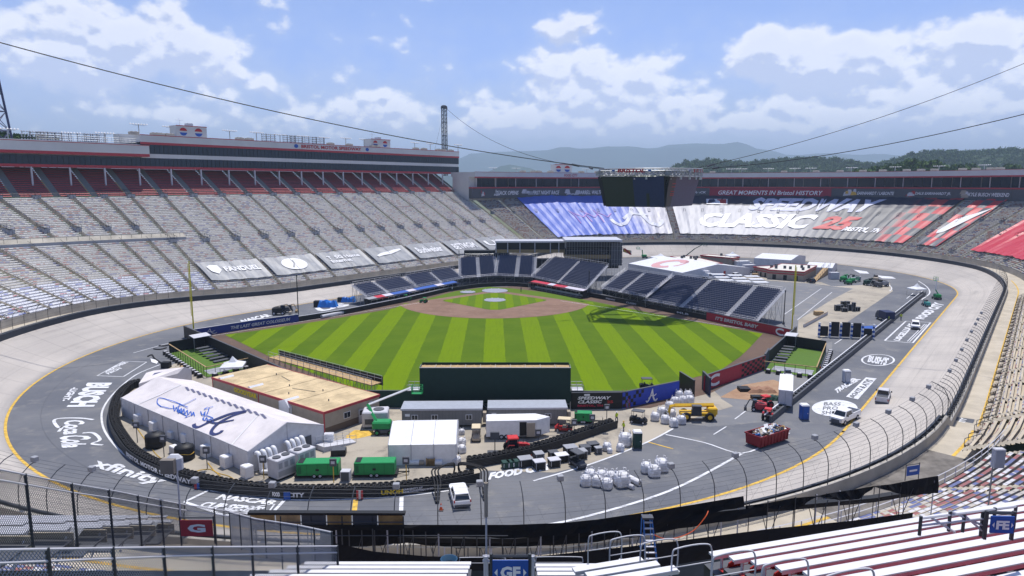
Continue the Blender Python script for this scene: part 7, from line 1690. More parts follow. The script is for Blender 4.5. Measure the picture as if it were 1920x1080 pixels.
mb=MB();rr_=random.Random(4);cols_=['white','bag','lgrey','tan','tarpblue','pallet','dgrey','white']
for i in range(90):
 mb.mat(rr_.choice(cols_));c_=Vector((rr_.uniform(.2,L-.2),rr_.uniform(.2,Wd-.2),1.45+rr_.uniform(0,.5)));a=Vector((rr_.uniform(-1,1),rr_.uniform(-1,1),rr_.uniform(-.5,.5))).normalized()*rr_.uniform(.2,.55);b=a.cross(Vector((rr_.uniform(-1,1),rr_.uniform(-1,1),1))).normalized()*rr_.uniform(.12,.35);n2=a.cross(b).normalized()*.08
 mb.solid([c_-a-b,c_+a-b,c_+a+b,c_-a+b,c_-a-b+n2,c_+a-b+n2,c_+a+b+n2,c_-a+b+n2],[(0,1,2,3),(7,6,5,4),(0,4,5,1),(2,6,7,3),(1,5,6,2),(3,7,4,0)])
mb.obj('rubbish',th,kind='stuff');mb=MB('dgrey');mb.tube((0,.3,.2),(L,.3,.2),.1,6);mb.tube((0,Wd-.3,.2),(L,Wd-.3,.2),.1,6);mb.obj('skids',th)
pa2,pb4=P(1458,768),P(1484,771);th=thing('box_trailer','plain white box trailer beside the pit wall','trailer',pa2,math.atan2((pb4-pa2).y,(pb4-pa2).x));w=(pb4-pa2).length;Lb=(P(1511,742)-pb4).length
mb=MB('lgrey');mb.box(0,0,.8,w,Lb,3.2);mb.obj('body',th);mb=MB('white');mb.box(-.04,-.04,3.2,w+.04,Lb+.04,3.3)
mb.obj('roof',th);mb=MB('grey')
for k_ in range(7):mb.box(w+.001,k_*Lb/7+.1,.9,w+.03,k_*Lb/7+.16,3.1)
mb.box(w/2-.03,-.02,.9,w/2+.03,-.002,3.1);mb.box(.06,-.02,.9,.12,-.002,3.1);mb.box(w-.12,-.02,.9,w-.06,-.002,3.1);mb.obj('ribs',th);wheels(th,[(.3,Lb*.3)]*1+[(w-.3,Lb*.3),(w-.3,Lb*.45)],.4,.25);mb=MB('black');mb.box(.2,.1,.5,w-.2,Lb-.1,.8);mb.obj('frame',th)
def person(lab,u,v,shirt,trousers='denim',rz=0.0,step=.12,hat=None,s_=1.0,z=0.0):
 th=thing('person',lab,'person',P(u,v,z),rz);vs=[(0,0,.95),(0,0,1.15),(0,0,1.42),(0,0,1.52),(0,.02,1.66),(-.10,0,.92),(-.11,step,.5),(-.11,step*.4,.07),(-.11,step*.4+.14,.04),(.10,0,.92),(.11,-step,.5),(.12,-step*1.4,.07),(.12,-step*1.4+.14,.04),(-.19,0,1.42),(-.25,-.04,1.15),(-.24,.1,.92),(.19,0,1.42),(.25,.06,1.15),(.22,.22,1.0)]
 es=[(0,1),(1,2),(2,3),(3,4),(0,5),(5,6),(6,7),(7,8),(0,9),(9,10),(10,11),(11,12),(2,13),(13,14),(14,15),(2,16),(16,17),(17,18)];rad_=[.15,.13,.15,.06,.10,.095,.07,.05,.045,.095,.07,.05,.045,.07,.05,.04,.07,.05,.04]
 me=bpy.data.meshes.new('body');me.from_pydata(vs,es,[]);o=bpy.data.objects.new('body',me);COL.objects.link(o);sk=o.modifiers.new('s','SKIN')
 for i,r in enumerate(rad_):me.skin_vertices[0].data[i].radius=(r,r)
 me.skin_vertices[0].data[0].use_root=True;o.modifiers.new('b','SUBSURF').levels=1
 m2_=bpy.data.meshes.new_from_object(o.evaluated_get(bpy.context.evaluated_depsgraph_get()));o.modifiers.clear();o.data=m2_
 for m_ in(shirt,trousers,'skin','dgrey','black'):m2_.materials.append(M[m_]if isinstance(m_,str)else m_)
 for p in m2_.polygons:
  c_=p.center;p.material_index=4 if c_.z<.12 else 1 if c_.z<.98 and abs(c_.x)<.21 else 2 if(c_.z<1.12 and abs(c_.x)>.18)or c_.z>1.5 else 0
  if c_.z>1.68 or(c_.z>1.58 and c_.y<0):p.material_index=3
 o.parent=th
 if hat:mb=MB(hat);mb.loft([[(.125*q*math.cos(a),.02+.14*q*math.sin(a),h)for a in[i*math.pi/5 for i in range(10)]]for q,h in((1.2,1.70),(1,1.71),(.8,1.80),(.3,1.83))],True,True);mb.obj('hard_hat',th)
 th.scale=(s_,)*3;return th
person('worker in hi-vis vest standing by the wall near the green generator',1156,793,'hivis',hat='white',rz=.5);person('worker in hi-vis vest by the tall cream bag',1169,812,'hivis','denim',2.0,hat='yellow')
person('worker in yellow vest left of the pit wall by the blue machine',1666,605,'hivis',rz=1.0,s_=1.1);person('worker in yellow vest leaning over the far pit wall',1689,601,'hivis',rz=2.5,s_=1.1);person('person in dark clothes walking in front of the backstop',977,547,'navy','dgrey',1.2);person('person in white shirt at the right dugout rail',1086,557.5,'white','denim',0);person('person in pale shirt near the left dugout',848,547,'lgrey','denim',1)
def crate(lab,u,v,w,d,h,m='black',rz=.35,top='dgrey',grp='dark equipment crates by the second tyre wall'):
 th=thing('equipment_crate',lab,'crate',P(u,v),rz,grp);mb=MB(m);mb.bevbox(-w/2,0,.12,w/2,d,h,.05);mb.obj('body',th);mb=MB(top);mb.bevbox(-w/2-.04,-.04,h,w/2+.04,d+.04,h+.1,.03);mb.obj('lid',th);mb=MB('lgrey')
 for x in(-w/2+.1,w/2-.1):mb.box(x-.03,-.03,.2,x+.03,-.002,h-.05)
 mb.obj('edges',th);return th
for i,(u,v,w,d,h,m,top)in enumerate(((950,880,.9,.9,.8,'dgreen','dgreen'),(959,879,.9,.9,.8,'dgreen','dgreen'),(968,878,.9,.9,.8,'dgreen','dgreen'),(988,877,1.7,1.4,1.0,'black','grey'),(1014,882,1.4,1.2,1.0,'black','lgrey'),(1013,868,1.2,1.2,1.1,'dgrey','grey'),(1042,877,1.4,1.2,.9,'black','lgrey'),(1056,868,1.6,1.2,.9,'black','bag'),(1040,862,1.2,1.0,.9,'black','dgrey'),(1073,856,1.6,1.4,1.1,'black','grey'),(1092,862,1.5,1.3,1.0,'black','grey'),(1100,852,1.3,1.2,.9,'dgrey','dgrey'),(1115,846,1.4,1.2,.9,'black','dgrey'),(1124,852,.9,.8,.8,'dgrey','grey'))):
 crate(('left dark green bin','middle dark green bin','right dark green bin','wide black crate beside the green bins','black crate with pale open top','dark crate behind the open topped one','black crate in the middle of the row','black crate heaped with pale sacks','small black crate near the tyres','black crate with grey lid behind the utility cart','black crate right of the utility cart','grey black crate near the end of the tyres','black crate close to the white bales','small dark crate in front of the white bales')[i]+' by the second tyre wall',u,v,w,d,h,m,.3,top)
th=thing('pallet_stack','stack of brown pallets leaning at the front of the white tent','pallets',P(807,874));
for k_ in range(7):mb=MB('pallet');[mb.box(-.55,j*.2,k_*.14,.55,j*.2+.12,k_*.14+.03)for j in range(5)];mb.box(-.55,0,k_*.14+.03,-.45,.95,k_*.14+.11);mb.box(.45,0,k_*.14+.03,.55,.95,k_*.14+.11);mb.obj('pallet',th)
for u,w,lab,m in((773,1.7,'long white wrapped roll at the foot of the white tent','vinyl'),(822,.9,'short white wrapped roll right of the pallets','vinyl'),(790,.6,'tan bundle left of the pallets','tan')):
 th=thing('wrapped_roll',lab,'roll',P(u,874));mb=MB(m);mb.tube((-w/2,.3,.35),(w/2,.3,.35),.34,10);mb.obj('wrap',th);mb=MB('grey');mb.box(-w/2+.1,.1,0,w/2-.1,.5,.06);mb.obj('base',th)
def cone(lab,u,v,s_=1.0):
 th=thing('traffic_cone',lab,'cone',P(u,v));mb=MB('orange');mb.cyl(0,0,.03,.7,.17,.03,10);mb.obj('cone',th);mb=MB('black');mb.box(-.22,-.22,0,.22,.22,.035);mb.obj('base',th);mb=MB('white');mb.cyl(0,0,.38,.5,.105,.085,10);mb.obj('band',th);th.scale=(s_,)*3
cone('orange traffic cone behind the white car',827,957,1.2);cone('orange marker cone by the right bullpen',1538,690);cone('small orange cone on the lot near the red dirt',1516,722);cone('orange cone among the dark crates',996,862)
th=thing('hoop_frame','pair of bent black padded hoops round the white car','frame',P(826,948));
for a_,b_,c_ in(((818,945),(812,905),(850,893)),((908,940),(898,903),(862,892))):
 for o_ in(0,.35,.7):
  mb=MB('rubber');A,B,C_=P(*a_),P(*b_),P(*c_);mb.path(smooth([A+Vector((o_*.3,0,.1)),A.lerp(B,.5)+Vector((o_,0,1.3)),B+Vector((o_,0,1.7)),C_+Vector((0,o_,1.4)),C_+Vector((0,o_,.2))],5),.10,6);mb.smooth=True;mb.obj('hoop',th,world=True)
th=thing('ladder','red and cream extension ladder leaning on the blue wall','ladder',P(1180,764));mb=MB('red');a,b=P(1178,766),P(1170,741);mb2=Vector((.5,0,0));zt2=2.9
p0,p1,q0_,q1_=P(1175,766),P(1182,766),P(1175,766)+Vector((-.5,1.0,zt2)),P(1182,766)+Vector((-.5,1.0,zt2));mb.tube(p0,q0_,.05,4);mb.tube(p1,q1_,.05,4);mb.obj('rails',th,world=True);mb=MB('tancanvas')
for k_ in range(9):f_=.08+k_*.1;mb.tube(p0 .lerp(q0_,f_),p1 .lerp(q1_,f_),.03,4)
mb.obj('rungs',th,world=True)
th=thing('yellow_mat','yellow painted patch beside the tan building door','painted patch',P(690,815));mb=MB('yellow');gq(mb,[(648,818),(665,806),(700,808),(702,815),(670,822),(652,824)],.03);mb.obj('paint',th,world=True)
th=thing('cable_run','tangled yellow cables lying by the marquee','cable',P(400,880));mb=MB('yellow')
for c_ in(((232,760),(262,810),(285,840)),((360,885),(395,880),(420,898),(440,905)),((390,868),(405,885),(430,893),(446,905)),((285,842),(300,858),(330,872))):mb.path(smooth([P(*q,.06)for q in c_],4),.06,4)
mb.obj('cable',th,world=True)
th=thing('access_ramp','grey railed ramp beside the marquee door','ramp',P(612,850));a,b,c_,d_=P(592,842),P(608,848),P(668,830),P(655,822);mb=MB('lgrey');mb.solid([a+UPV*.7,b+UPV*.7,c_+UPV*.1,d_+UPV*.1,a,b,c_,d_],[(0,1,2,3),(4,5,1,0),(5,6,2,1),(7,4,0,3)]);mb.obj('deck',th,world=True);mb=MB('steel')
for k_ in range(6):
 for(s0_,s1_)in((a,d_),(b,c_)):p=s0_.lerp(s1_,k_/5)+UPV*(.7-.12*k_);mb.tube(p,p+UPV*1,.03,4)
for(s0_,s1_)in((a,d_),(b,c_)):
 for h in(.5,1.0):mb.tube(s0_+UPV*(.7+h),s1_+UPV*(.1+h),.03,4)
mb.obj('railing',th,world=True)
simplebox('storage_box','stack of white cartons at the marquee side door','box',616,835,1.3,1.0,1.5,'white',0.1,None,'lgrey');simplebox('heater','black machine crate on the paving behind the left generator','machine',634,856,1.9,1.3,.8,'black',.1,None,'dgrey')
th=thing('light_cart','dark portable light tower cart behind the red tractor','light tower',P(928,855));mb=MB('dsteel');mb.box(-1,-.5,.4,1,.5,.6);mb.tube((0,0,.5),(0,0,3.2),.06);mb.obj('frame',th);mb=MB('dgrey');mb.box(-.6,-.2,2.3,.6,.2,3.3);mb.obj('panel',th);wheels(th,[(-.8,-.5),(.8,-.5)],.3,.2)
for u,v,lab in((1230,742,'grey concrete block at the foot of the blue wall'),):
 pass
th=thing('site_barrier','long white and tan barrier on the far lot','barrier',P(1510,612));a,b=P(1508,614),P(1552,590);e2=(b-a).normalized();n2=Vector((-e2 .y,e2 .x,0))*.3;mb=MB('lgrey');mb.solid([a,b,b+n2,a+n2,a+UPV*.8,b+UPV*.8,b+n2+UPV*.8,a+n2+UPV*.8],[(0,1,5,4),(1,2,6,5),(2,3,7,6),(3,0,4,7),(4,5,6,7)]);mb.obj('concrete_barrier',th,world=True);mb=MB('wood');mb.tube(a+UPV*.9,b+UPV*.9,.08,4);mb.obj('timber',th,world=True)
lw_=thing('screen_row','row of five large black screen panels on blue and white posts','screen',P(1535,632));a,b=P(1535,632),P(1637,636);e2=(b-a).normalized()
for k_ in range(5):
 f0,f1=.02+k_*.2,.17+k_*.2;h=(2.6,3.7,3.7,3.6,2.4)[k_];mb=MB('black');p,q_=a.lerp(b,f0),a.lerp(b,f1);n2=Vector((-e2 .y,e2 .x,0))*.4;mb.solid([p+UPV*.3,q_+UPV*.3,q_+UPV*.3+n2,p+UPV*.3+n2,p+UPV*h,q_+UPV*h,q_+UPV*h+n2,p+UPV*h+n2],[(0,1,5,4),(1,2,6,5),(2,3,7,6),(3,0,4,7),(4,5,6,7)]);mb.obj('screen_panel',lw_,world=True)
for k_ in range(6):
 c_=a.lerp(b,-.0+k_*.2);mb=MB();
 for j in range(7):mb.mat('blue' if j%2 else 'white');mb.cyl(c_.x,c_.y,j*.5,j*.5+.5,.28,.28,6)
 mb.obj('striped_post',lw_,world=True)
mb=MB('blue');gq(mb,[(1612,612),(1645,610),(1632,628),(1618,628)],.05);mb.obj('blue_mat',lw_,world=True)
def building(lab,c3,h,roofm,wallm='tan',name='pit_building',bands=True,units=6):
 "c3: near-left, near-right, far-right ground corners"
 A,B,C_=[P(*q)for q in c3];L=(B-A).length;D2=(C_-B).length;th=thing(name,lab,'building',A,math.atan2((B-A).y,(B-A).x));mb=MB(wallm);mb.box(0,0,0,L,D2,h);mb.obj('wall',th)
 mb=MB(roofm);mb.box(-.1,-.1,h+.004,L+.1,D2+.1,h+.12);mb.obj('roof',th);mb=MB('redtrim');mb.box(-.3,-.3,h-.25,L+.3,-.1,h+.3);mb.box(L+.1,-.1,h-.25,L+.3,D2+.1,h+.3);mb.box(-.3,-.1,h-.25,-.1,D2+.1,h+.3);mb.box(-.3,D2+.1,h-.25,L+.3,D2+.3,h+.3)
 if bands:mb.box(-.02,-.04,h-1.2,L+.04,-.002,h-.8);mb.box(L+.002,-.04,h-1.2,L+.04,D2,h-.8)
 mb.obj('red_trim',th);mb=MB('dgrey');rr_=random.Random(int(A.x))
 for k_ in range(units):x,y=rr_.uniform(.1,.9)*L,rr_.uniform(.15,.9)*D2;mb.box(x,y,h+.12,x+.9,y+.7,h+1.2)
 mb.obj('roof_units',th)
 for x in(.15,.45,.75):mb=MB('black');mb.box(x*L,-.05,0,x*L+L*.1,-.003,h-1.5);mb.obj('door',th)
 return th
whr=flat('white_roof',(.62,.60,.55),.8)
building('low red trimmed pit building with cream flat roof behind the white tent',[(1312,512),(1352,511),(1370,497)],3.6,whr);building('second red trimmed pit building with ramp near the right foul pole',[(1438,523),(1506,528),(1530,515)],3.4,whr);building('left wing of the red trimmed pit building',[(1372,503),(1385,501),(1390,494)],4.2,whr,units=1);building('small red trimmed building end right of the parked trucks',[(1413,516),(1440,521),(1450,512)],3.2,whr,units=2)
th=thing('vehicle_ramp','tan timber vehicle ramp with dark side rails by the pit building','ramp',P(1522,527));a,b,c_,d_=P(1520,528),P(1530,528),P(1556,512),P(1546,511);mb=MB('wood');mb.solid([a,b,c_+UPV*3,d_+UPV*3,a-UPV*.0,b,c_,d_],[(0,1,2,3),(1,6,2),(0,3,7),(3,2,6,7)]);mb.obj('deck',th,world=True);mb=MB('dsteel')
for k_ in range(8):
 for s0_,s1_ in((a,d_+UPV*3),(b,c_+UPV*3)):p=s0_.lerp(s1_,k_/7);mb.tube(p,p+UPV*1.1,.05,3)
for s0_,s1_ in((a,d_+UPV*3),(b,c_+UPV*3)):mb.tube(s0_+UPV*1.1,s1_+UPV*1.1,.05,3);mb.tube(s0_+UPV*.6,s1_+UPV*.6,.04,3)
mb.obj('railing',th,world=True)
def gable(lab,c3,eh_,rh,m='vinyl',art=None,name='marquee'):
 A,B,C_=[P(*q)for q in c3];L=(B-A).length;D2=(C_-B).length;th=thing(name,lab,'tent',A,math.atan2((B-A).y,(B-A).x))
 mb=MB(m);mb.solid([(0,0,eh_),(L,0,eh_),(L,D2/2,rh),(0,D2/2,rh),(L,D2,eh_),(0,D2,eh_)],[(0,1,2,3),(3,2,4,5)]);mb.obj('roof',th);mb=MB(MATS['tent_wall_white']);mb.box(0,.02,0,L,.1,eh_);mb.solid([(L,0,0),(L,D2,0),(L,D2,eh_),(L,D2/2,rh),(L,0,eh_)],[(0,1,2,3,4)]);mb.solid([(0,0,0),(0,D2,0),(0,D2,eh_),(0,D2/2,rh),(0,0,eh_)],[(4,3,2,1,0)]);mb.obj('side_wall',th)
 mb=MB('lgrey')
 for k_ in range(6):mb.tube((L*k_/5,-.02,0),(L*k_/5,-.02,eh_),.06,4)
 mb.obj('frame',th)
 if art:
  mb=MB(flat('faded_red',(.62,.33,.34),.5));bl,br__,tl__=Vector((L*.30,0,eh_)),Vector((L*.66,0,eh_)),Vector((L*.30,D2/2,rh));stroke(mb,arcp(.5,.5,.42,.36,40,320,18),.20,bl,br__,tl__,.06);stroke(mb,arcp(.5,.5,.46,.44,-20,60,8),.07,bl,br__,tl__,.06);mb.obj('letter_C',th)
 return th
gable('long white marquee with a faded red letter C behind the right field seats',[(1178,507),(1279,526),(1313,507)],2.9,5.2,art=1)
gable('white hall tent at the far banking, left of two',[(1413,503),(1482,508),(1486,497)],4.4,5.6);gable('white hall tent at the far banking, right of two',[(1510,512),(1560,515),(1562,505)],2.6,3.6)
def popup(lab,u,v,w,h,cat='canopy'):
 th=thing('popup_canopy',lab,cat,P(u,v),.2);mb=MB('vinyl');mb.loft([[(-w,-w,h),(w,-w,h),(w,w,h),(-w,w,h)],[(-w,-w,h+.3),(w,-w,h+.3),(w,w,h+.3),(-w,w,h+.3)],[(-w*.35,-w*.35,h+.9),(w*.35,-w*.35,h+.9),(w*.35,w*.35,h+.9),(-w*.35,w*.35,h+.9)],[(-.03,-.03,h+1.9),(.03,-.03,h+1.9),(.03,.03,h+1.9),(-.03,.03,h+1.9)]],False,True);mb.obj('canopy',th);mb=MB('steel')
 for sx,sy in((-1,-1),(1,-1),(1,1),(-1,1)):mb.tube((sx*w*.96,sy*w*.96,0),(sx*w*.96,sy*w*.96,h),.05,4)
 mb.obj('legs',th)
popup('white peaked canopy rising behind the long white marquee',1238,503,3.4,4.4);popup('white peaked canopy on the corner of the pit building',1372,505,2.2,5.6);popup('white canopy at the far end of the pit wall',1718,554,2.0,2.0);popup('low white canopy between the left bullpen and tan building',438,702,2.0,1.6)
th=thing('walled_tents','patchwork of flat white tent tops behind the right field seats','tent',P(1380,540));
for i in range(9):a=P(1345+(i%3)*32+(i//3)*8,528+(i//3)*6+(i%3)*2);mb=MB('vinyl');mb.box(a.x-2.4,a.y-1.6,2.6,a.x+2.4,a.y+1.6,2.8);mb.obj('tent_top',th,world=True);mb=MB('steel');[mb.tube((a.x+sx*2.3,a.y+sy*1.5,0),(a.x+sx*2.3,a.y+sy*1.5,2.6),.05,4)for sx in(-1,1)for sy in(-1,1)];mb.obj('legs',th,world=True)
def truck(lab,u,v,rz,L=7,body='white',cab='white',h=3.2):
 th=thing('box_truck',lab,'truck',P(u,v),rz);mb=MB(body);mb.bevbox(-L/2,-1.2,.9,L/2-2,1.2,h,.05);mb.obj('box',th);mb=MB(cab);mb.loft([[(L/2-1.9,-1.05,.5),(L/2,-1.05,.5),(L/2,1.05,.5),(L/2-1.9,1.05,.5)],[(L/2-1.9,-1.05,1.5),(L/2-.05,-1.0,1.5),(L/2-.05,1.0,1.5),(L/2-1.9,1.05,1.5)],[(L/2-1.9,-.95,2.4),(L/2-.7,-.9,2.4),(L/2-.7,.9,2.4),(L/2-1.9,.95,2.4)]],True,True);mb.obj('cab',th);mb=MB('glass');mb.solid([(L/2-.04,-.85,1.55),(L/2-.04,.85,1.55),(L/2-.64,.8,2.3),(L/2-.64,-.8,2.3)],[(0,1,2,3)]);mb.obj('windscreen',th);mb=MB('dgrey');mb.box(-L/2,-.9,.6,L/2-1.5,.9,.9);mb.obj('chassis',th);wheels(th,[(-L/2+1.3,-1),(-L/2+1.3,1),(L/2-1.1,-1),(L/2-1.1,1)],.48,.3)
truck('white truck parked left of the far hall tent',1400,511,R(200),7,'lgrey');truck('white truck at the gable of the faded letter C marquee',1322,523,R(-60),6,'white');truck('white lorry parked behind the pit building roof',1395,503,R(10),8,'white','lgrey');truck('dark blue equipment trailer truck beside the far pit wall',1658,601,R(90),5.5,'navy','dgrey',2.7)
pickup('white pickup parked by the patchwork of tent tops',P(1377,521),R(20),'white');pickup('dark sport utility car parked by the marquee gable',P(1330,516),R(10),'dgrey',bed=False,cat='car',L=4.6);pickup('black car beside the pit building door',P(1520,530),R(90),'black',bed=False,cat='car',L=4.4)
for u,m,lab in((1347,'navy','navy'),(1353,'redtrim','dull red'),(1358,'red','bright red'),(1342,'blue','royal blue')):simplebox('vending_cabinet',lab+' upright cabinet beside the far paddock tents','cabinet',u,520,.9,.8,2.4,m,0,'coloured cabinets in the paddock')
simplebox('plywood_crate','tan plywood crate near the pit building','crate',1417,520,2,1.5,1.4,'plywood' if 0 else 'wood',0,None,'wood');simplebox('plywood_crate','tan crate on the pale lot below the right field seats','crate',1537,592,2.2,1.6,1.1,'wood',0,None,'wood')
rr_=random.Random(8)
for i,(u,v,w,h)in enumerate(((1571,583,1.6,1.5),(1578,580,1.4,1.2),(1584,585,1.6,1.0),(1590,578,1.2,1.9),(1593,583,1.0,1.7),(1601,584,.9,2.4),(1610,584,1.2,1.1),(1582,575,1.4,1.4))):crate('black flight case in the heap on the pale lot, %s from the left'%ordn[i],u,v,w,1.0,h,'black',rr_.uniform(-.3,.3),'dgrey','black flight cases on the pale lot')
def machine(lab,u,v,rz,cols,s_=1.0):
 th=thing('work_machine',lab,'machine',P(u,v),rz);mb=MB(cols[0]);mb.bevbox(-1.6,-.8,.5,.6,.8,1.7,.15);mb.obj('body',th);mb=MB('glass');mb.loft([[(.2,-.6,1.0),(1.2,-.6,1.0),(1.2,.6,1.0),(.2,.6,1.0)],[(.3,-.55,2.2),(1.0,-.55,2.2),(1.0,.55,2.2),(.3,.55,2.2)]],True,True);mb.obj('cab',th);mb=MB(cols[1]);mb.tube((-1.2,.5,1.7),(1.6,.5,2.3),.12,4);mb.tube((1.6,.5,2.3),(2.4,.5,.6),.1,4);mb.box(2.1,-.8,.1,2.6,.8,.7);mb.obj('arm',th);wheels(th,[(-1.1,-.8),(-1.1,.8),(.8,-.8),(.8,.8)],.45,.35);th.scale=(s_,)*3
for args in(('white and black skid steer on the sandy lot',1476,718,1.2,('lgrey','dgrey'),1.0),('green telehandler in the far machine park, left end',1584,528,.4,('green','green'),1.1),('grey loader in the far machine park behind the green lift',1604,527,2.6,('grey','dgrey'),1.1),('dull green machine in the right hand machine cluster',1629,535,.2,('dgreen','dgreen'),1.1),('tan roller in the right hand machine cluster',1641,530,1.0,('tan','dgrey'),1.2),('grey machine at the right of the far machine cluster',1655,537,3.0,('grey','dgrey'),1.1),('dark machine in front of the far machine cluster',1644,538,2.0,('dgrey','grey'),1.0),('teal work cart at the far pit wall end',1737,574,1.4,(flat('teal',(.05,.28,.26),.5),'dgrey'),.8),('dark mower beside the long tarp roll',738,566,.2,('dgrey','grey'),.8),('dark equipment cluster on the left apron',525,590,.1,('black','tan'),1.2),('dark cart parked next to the left apron cluster',540,586,.1,('dgrey','wood'),1.0),('red implement near the debris heap',1421,770,2.8,('redtrim','dgrey'),.8)):machine(*args)
simplebox('grey_container','pale grey container in the far machine park','container',1566,524,3.2,2.2,2.6,'lgrey',0.1)
def lump(lab,u,v,w,d,h,m='tarpblue',seed=1):
 th=thing('covered_equipment',lab,'tarpaulin',P(u,v));rr_=random.Random(seed);mb=MB(m);N2=10;g_=[[Vector((-w/2+w*i/N2,d*j/6,(h*(.5+.5*rr_.random())if 0<i<N2 and 0<j<6 else.03)))for j in range(7)]for i in range(N2+1)]
 for i in range(N2):
  for j in range(6):mb.solid([g_[i][j],g_[i+1][j],g_[i+1][j+1],g_[i][j+1]],[(0,1,2,3)])
 mb.obj('tarpaulin',th);mb=MB('black');mb.box(-w/2-1.2,d*.3,0,-w/2+.6,d*.9,h*.8);mb.obj('crate',th)
lump('large crumpled blue tarpaulin heap on the left apron',612,577,5.5,3.0,2.2);lump('smaller blue tarpaulin heap nearer the left seats',652,567,4.2,2.5,1.6,seed=2)
lump('heap of green and grey debris by the white box trailer',1450,752,4,2,.7,'dgreen',3);lump('pile of brown dirt in the sandy patch',1432,738,5,3,.7,'clay',4)
th=thing('tarp_roll','long grey and green field tarp roll along the left wall','roll',P(640,588));a,b=P(603,594,.5),P(673,579.5,.5);mb=MB('lgrey');mb.tube(a,a.lerp(b,.55),.5,12);mb.obj('roll',th,world=True);mb=MB('dgreen');mb.tube(a.lerp(b,.55),b,.5,12);mb.obj('roll',th,world=True);mb=MB('dsteel');mb.tube(a.lerp(b,-.04),b.lerp(a,-.04),.12,6);mb.obj('axle',th,world=True)
th=thing('hose_pile','black hoses and sheets tossed on the apron by the left bullpen','hoses',P(290,660));mb=MB('rubber')
for c_ in(((288,654),(300,655),(312,652)),((298,648),(312,648),(330,640)),((277,668),(285,665),(290,672),(302,680))):mb.path(smooth([P(*q,.12)for q in c_],3),.14,5)
mb.obj('hose',th,world=True);mb=MB('white');gq(mb,[(282,672),(298,676),(294,682),(284,679)],.1);mb.obj('sheet',th,world=True)
simplebox('black_bin','black square bin next to the wooden steps','bin',309,691,1.6,1.2,1.2,'black');th=thing('wooden_steps','small tan wooden steps at the left bullpen','steps',P(328,697),.4);mb=MB('wood');[mb.box(k_*.35,0,0,k_*.35+.35,1.2,.2+k_*.2)for k_ in range(4)];mb.obj('treads',th);mb=MB('wood');mb.tube((0,0,.9),(1.4,0,1.6),.04,4);mb.obj('handrail',th)
#  NEAR STANDS AND FOREGROUND
def rlow(t,k):return ring(t,16.4+.85*k,zbank(t)+.9+.40*k)
rt=[-12,-2]+[8.5+10.5*k for k in range(14)]
st1=stand('grandstand','tan bench grandstand along the right edge behind the catch fence',rt,'treadw','treadw','near_seats',fn=rlow,nrow=26,nseg=2,aisle=.7,loc=ring(60,20,2))
for k in range(30):
 t_=-8+k*5.2;c_=ring(t_,15.6,zbank(t_)+.05);e_=(ring(t_+.5,15.6)-ring(t_-.5,15.6));e_.z=0;e_.normalize();n_=Vector((e_.y,-e_.x,0));n_=n_ if(ring(t_,17)-ring(t_,15)).dot(n_)>0 else-n_
 mb=MB('tan')
 for j in range(4):
  a=c_-e_*1.0+n_*(j*.3);b=c_+e_*1.0+n_*(j*.3);h=UPV*(.25*(j+1));mb.solid([a,b,b+n_*1.3,a+n_*1.3,a+h,b+h,b+n_*1.3+h,a+n_*1.3+h],[(0,1,5,4),(1,2,6,5),(3,0,4,7),(4,5,6,7)])
 mb.mat('dsteel')
 for q in(c_-e_*1.05,c_+e_*1.05):
  mb.tube(q+UPV*1.0,q+n_*1.6+UPV*2.0,.04,4);mb.tube(q,q+UPV*1.0,.04,4);mb.tube(q+n_*1.6,q+n_*1.6+UPV*2,.04,4);mb.tube(q+n_*.8,q+n_*.8+UPV*1.5,.04,4)
 mb.obj('access_steps',st1,world=True)
def nlow(t,k):return ring(t,19.3+.85*k,zbank(t)+1.9+.36*k)
st2=stand('grandstand','lower near grandstand with red, blue and white seats seen past the scaffold',[640,652,664,676,688,700,712,724,736,748,760,771],'treadw','near_seats','near_seats',fn=nlow,nrow=22,nseg=3,aisle=.5,loc=ring(745,25,7))
mb=MB('lgrey')
for k in range(38):
 t_=742+k*.9;a,b=nlow(t_,0),nlow(t_+.9,0);mb.tube(a,a+UPV*1.3,.05,3)if k%2==0 else None
 for h in(.7,1.3):mb.tube(a+UPV*h,b+UPV*h,.045,3)
mb.obj('front_rail',st2,world=True)
mb=MB(mat('worn_ramp',(.17,.155,.14),.9,var=.35,scale=.5));mb.strip([ring(t_,BW+1.2,zbank(t_)+.09)for t_ in range(752,774,3)],[ring(t_,24,zbank(t_)+.09)for t_ in range(752,774,3)]);struct('opening_ramp',mb)
M['boardw']=flat('bench_board_white',(.66,.655,.68),.45,var=.05);M['seatred']=flat('seat_red',(.36,.02,.015),.45)
MN,HB=.49,33.1
up0=thing('grandstand','upper near grandstand with long white bench boards and red seats below the camera','grandstand',(0,10,20))
smb=MB('seatred');smb.loft([[(-.22,-.02,.05),(.22,-.02,.05),(.22,.0,.05),(-.22,0,.05)],[(-.23,-.30,.08),(.23,-.30,.08),(.23,-.30,.11),(-.23,-.30,.11)],[(-.23,-.36,.12),(.23,-.36,.12),(.23,-.33,.15),(-.23,-.33,.15)],[(-.2,-.42,.42),(.2,-.42,.42),(.2,-.39,.42),(-.2,-.39,.42)],[(-.12,-.43,.47),(.12,-.43,.47),(.12,-.40,.47),(-.12,-.40,.47)]],True,True)
sme=None;nseat=0
fac=[(0.0,(0,1),(1,0))]
NR_=Vector((-.276,.961,0));ER_=Vector((.961,.276,0));NC_=Vector((0,1,0));EC_=Vector((1,0,0))
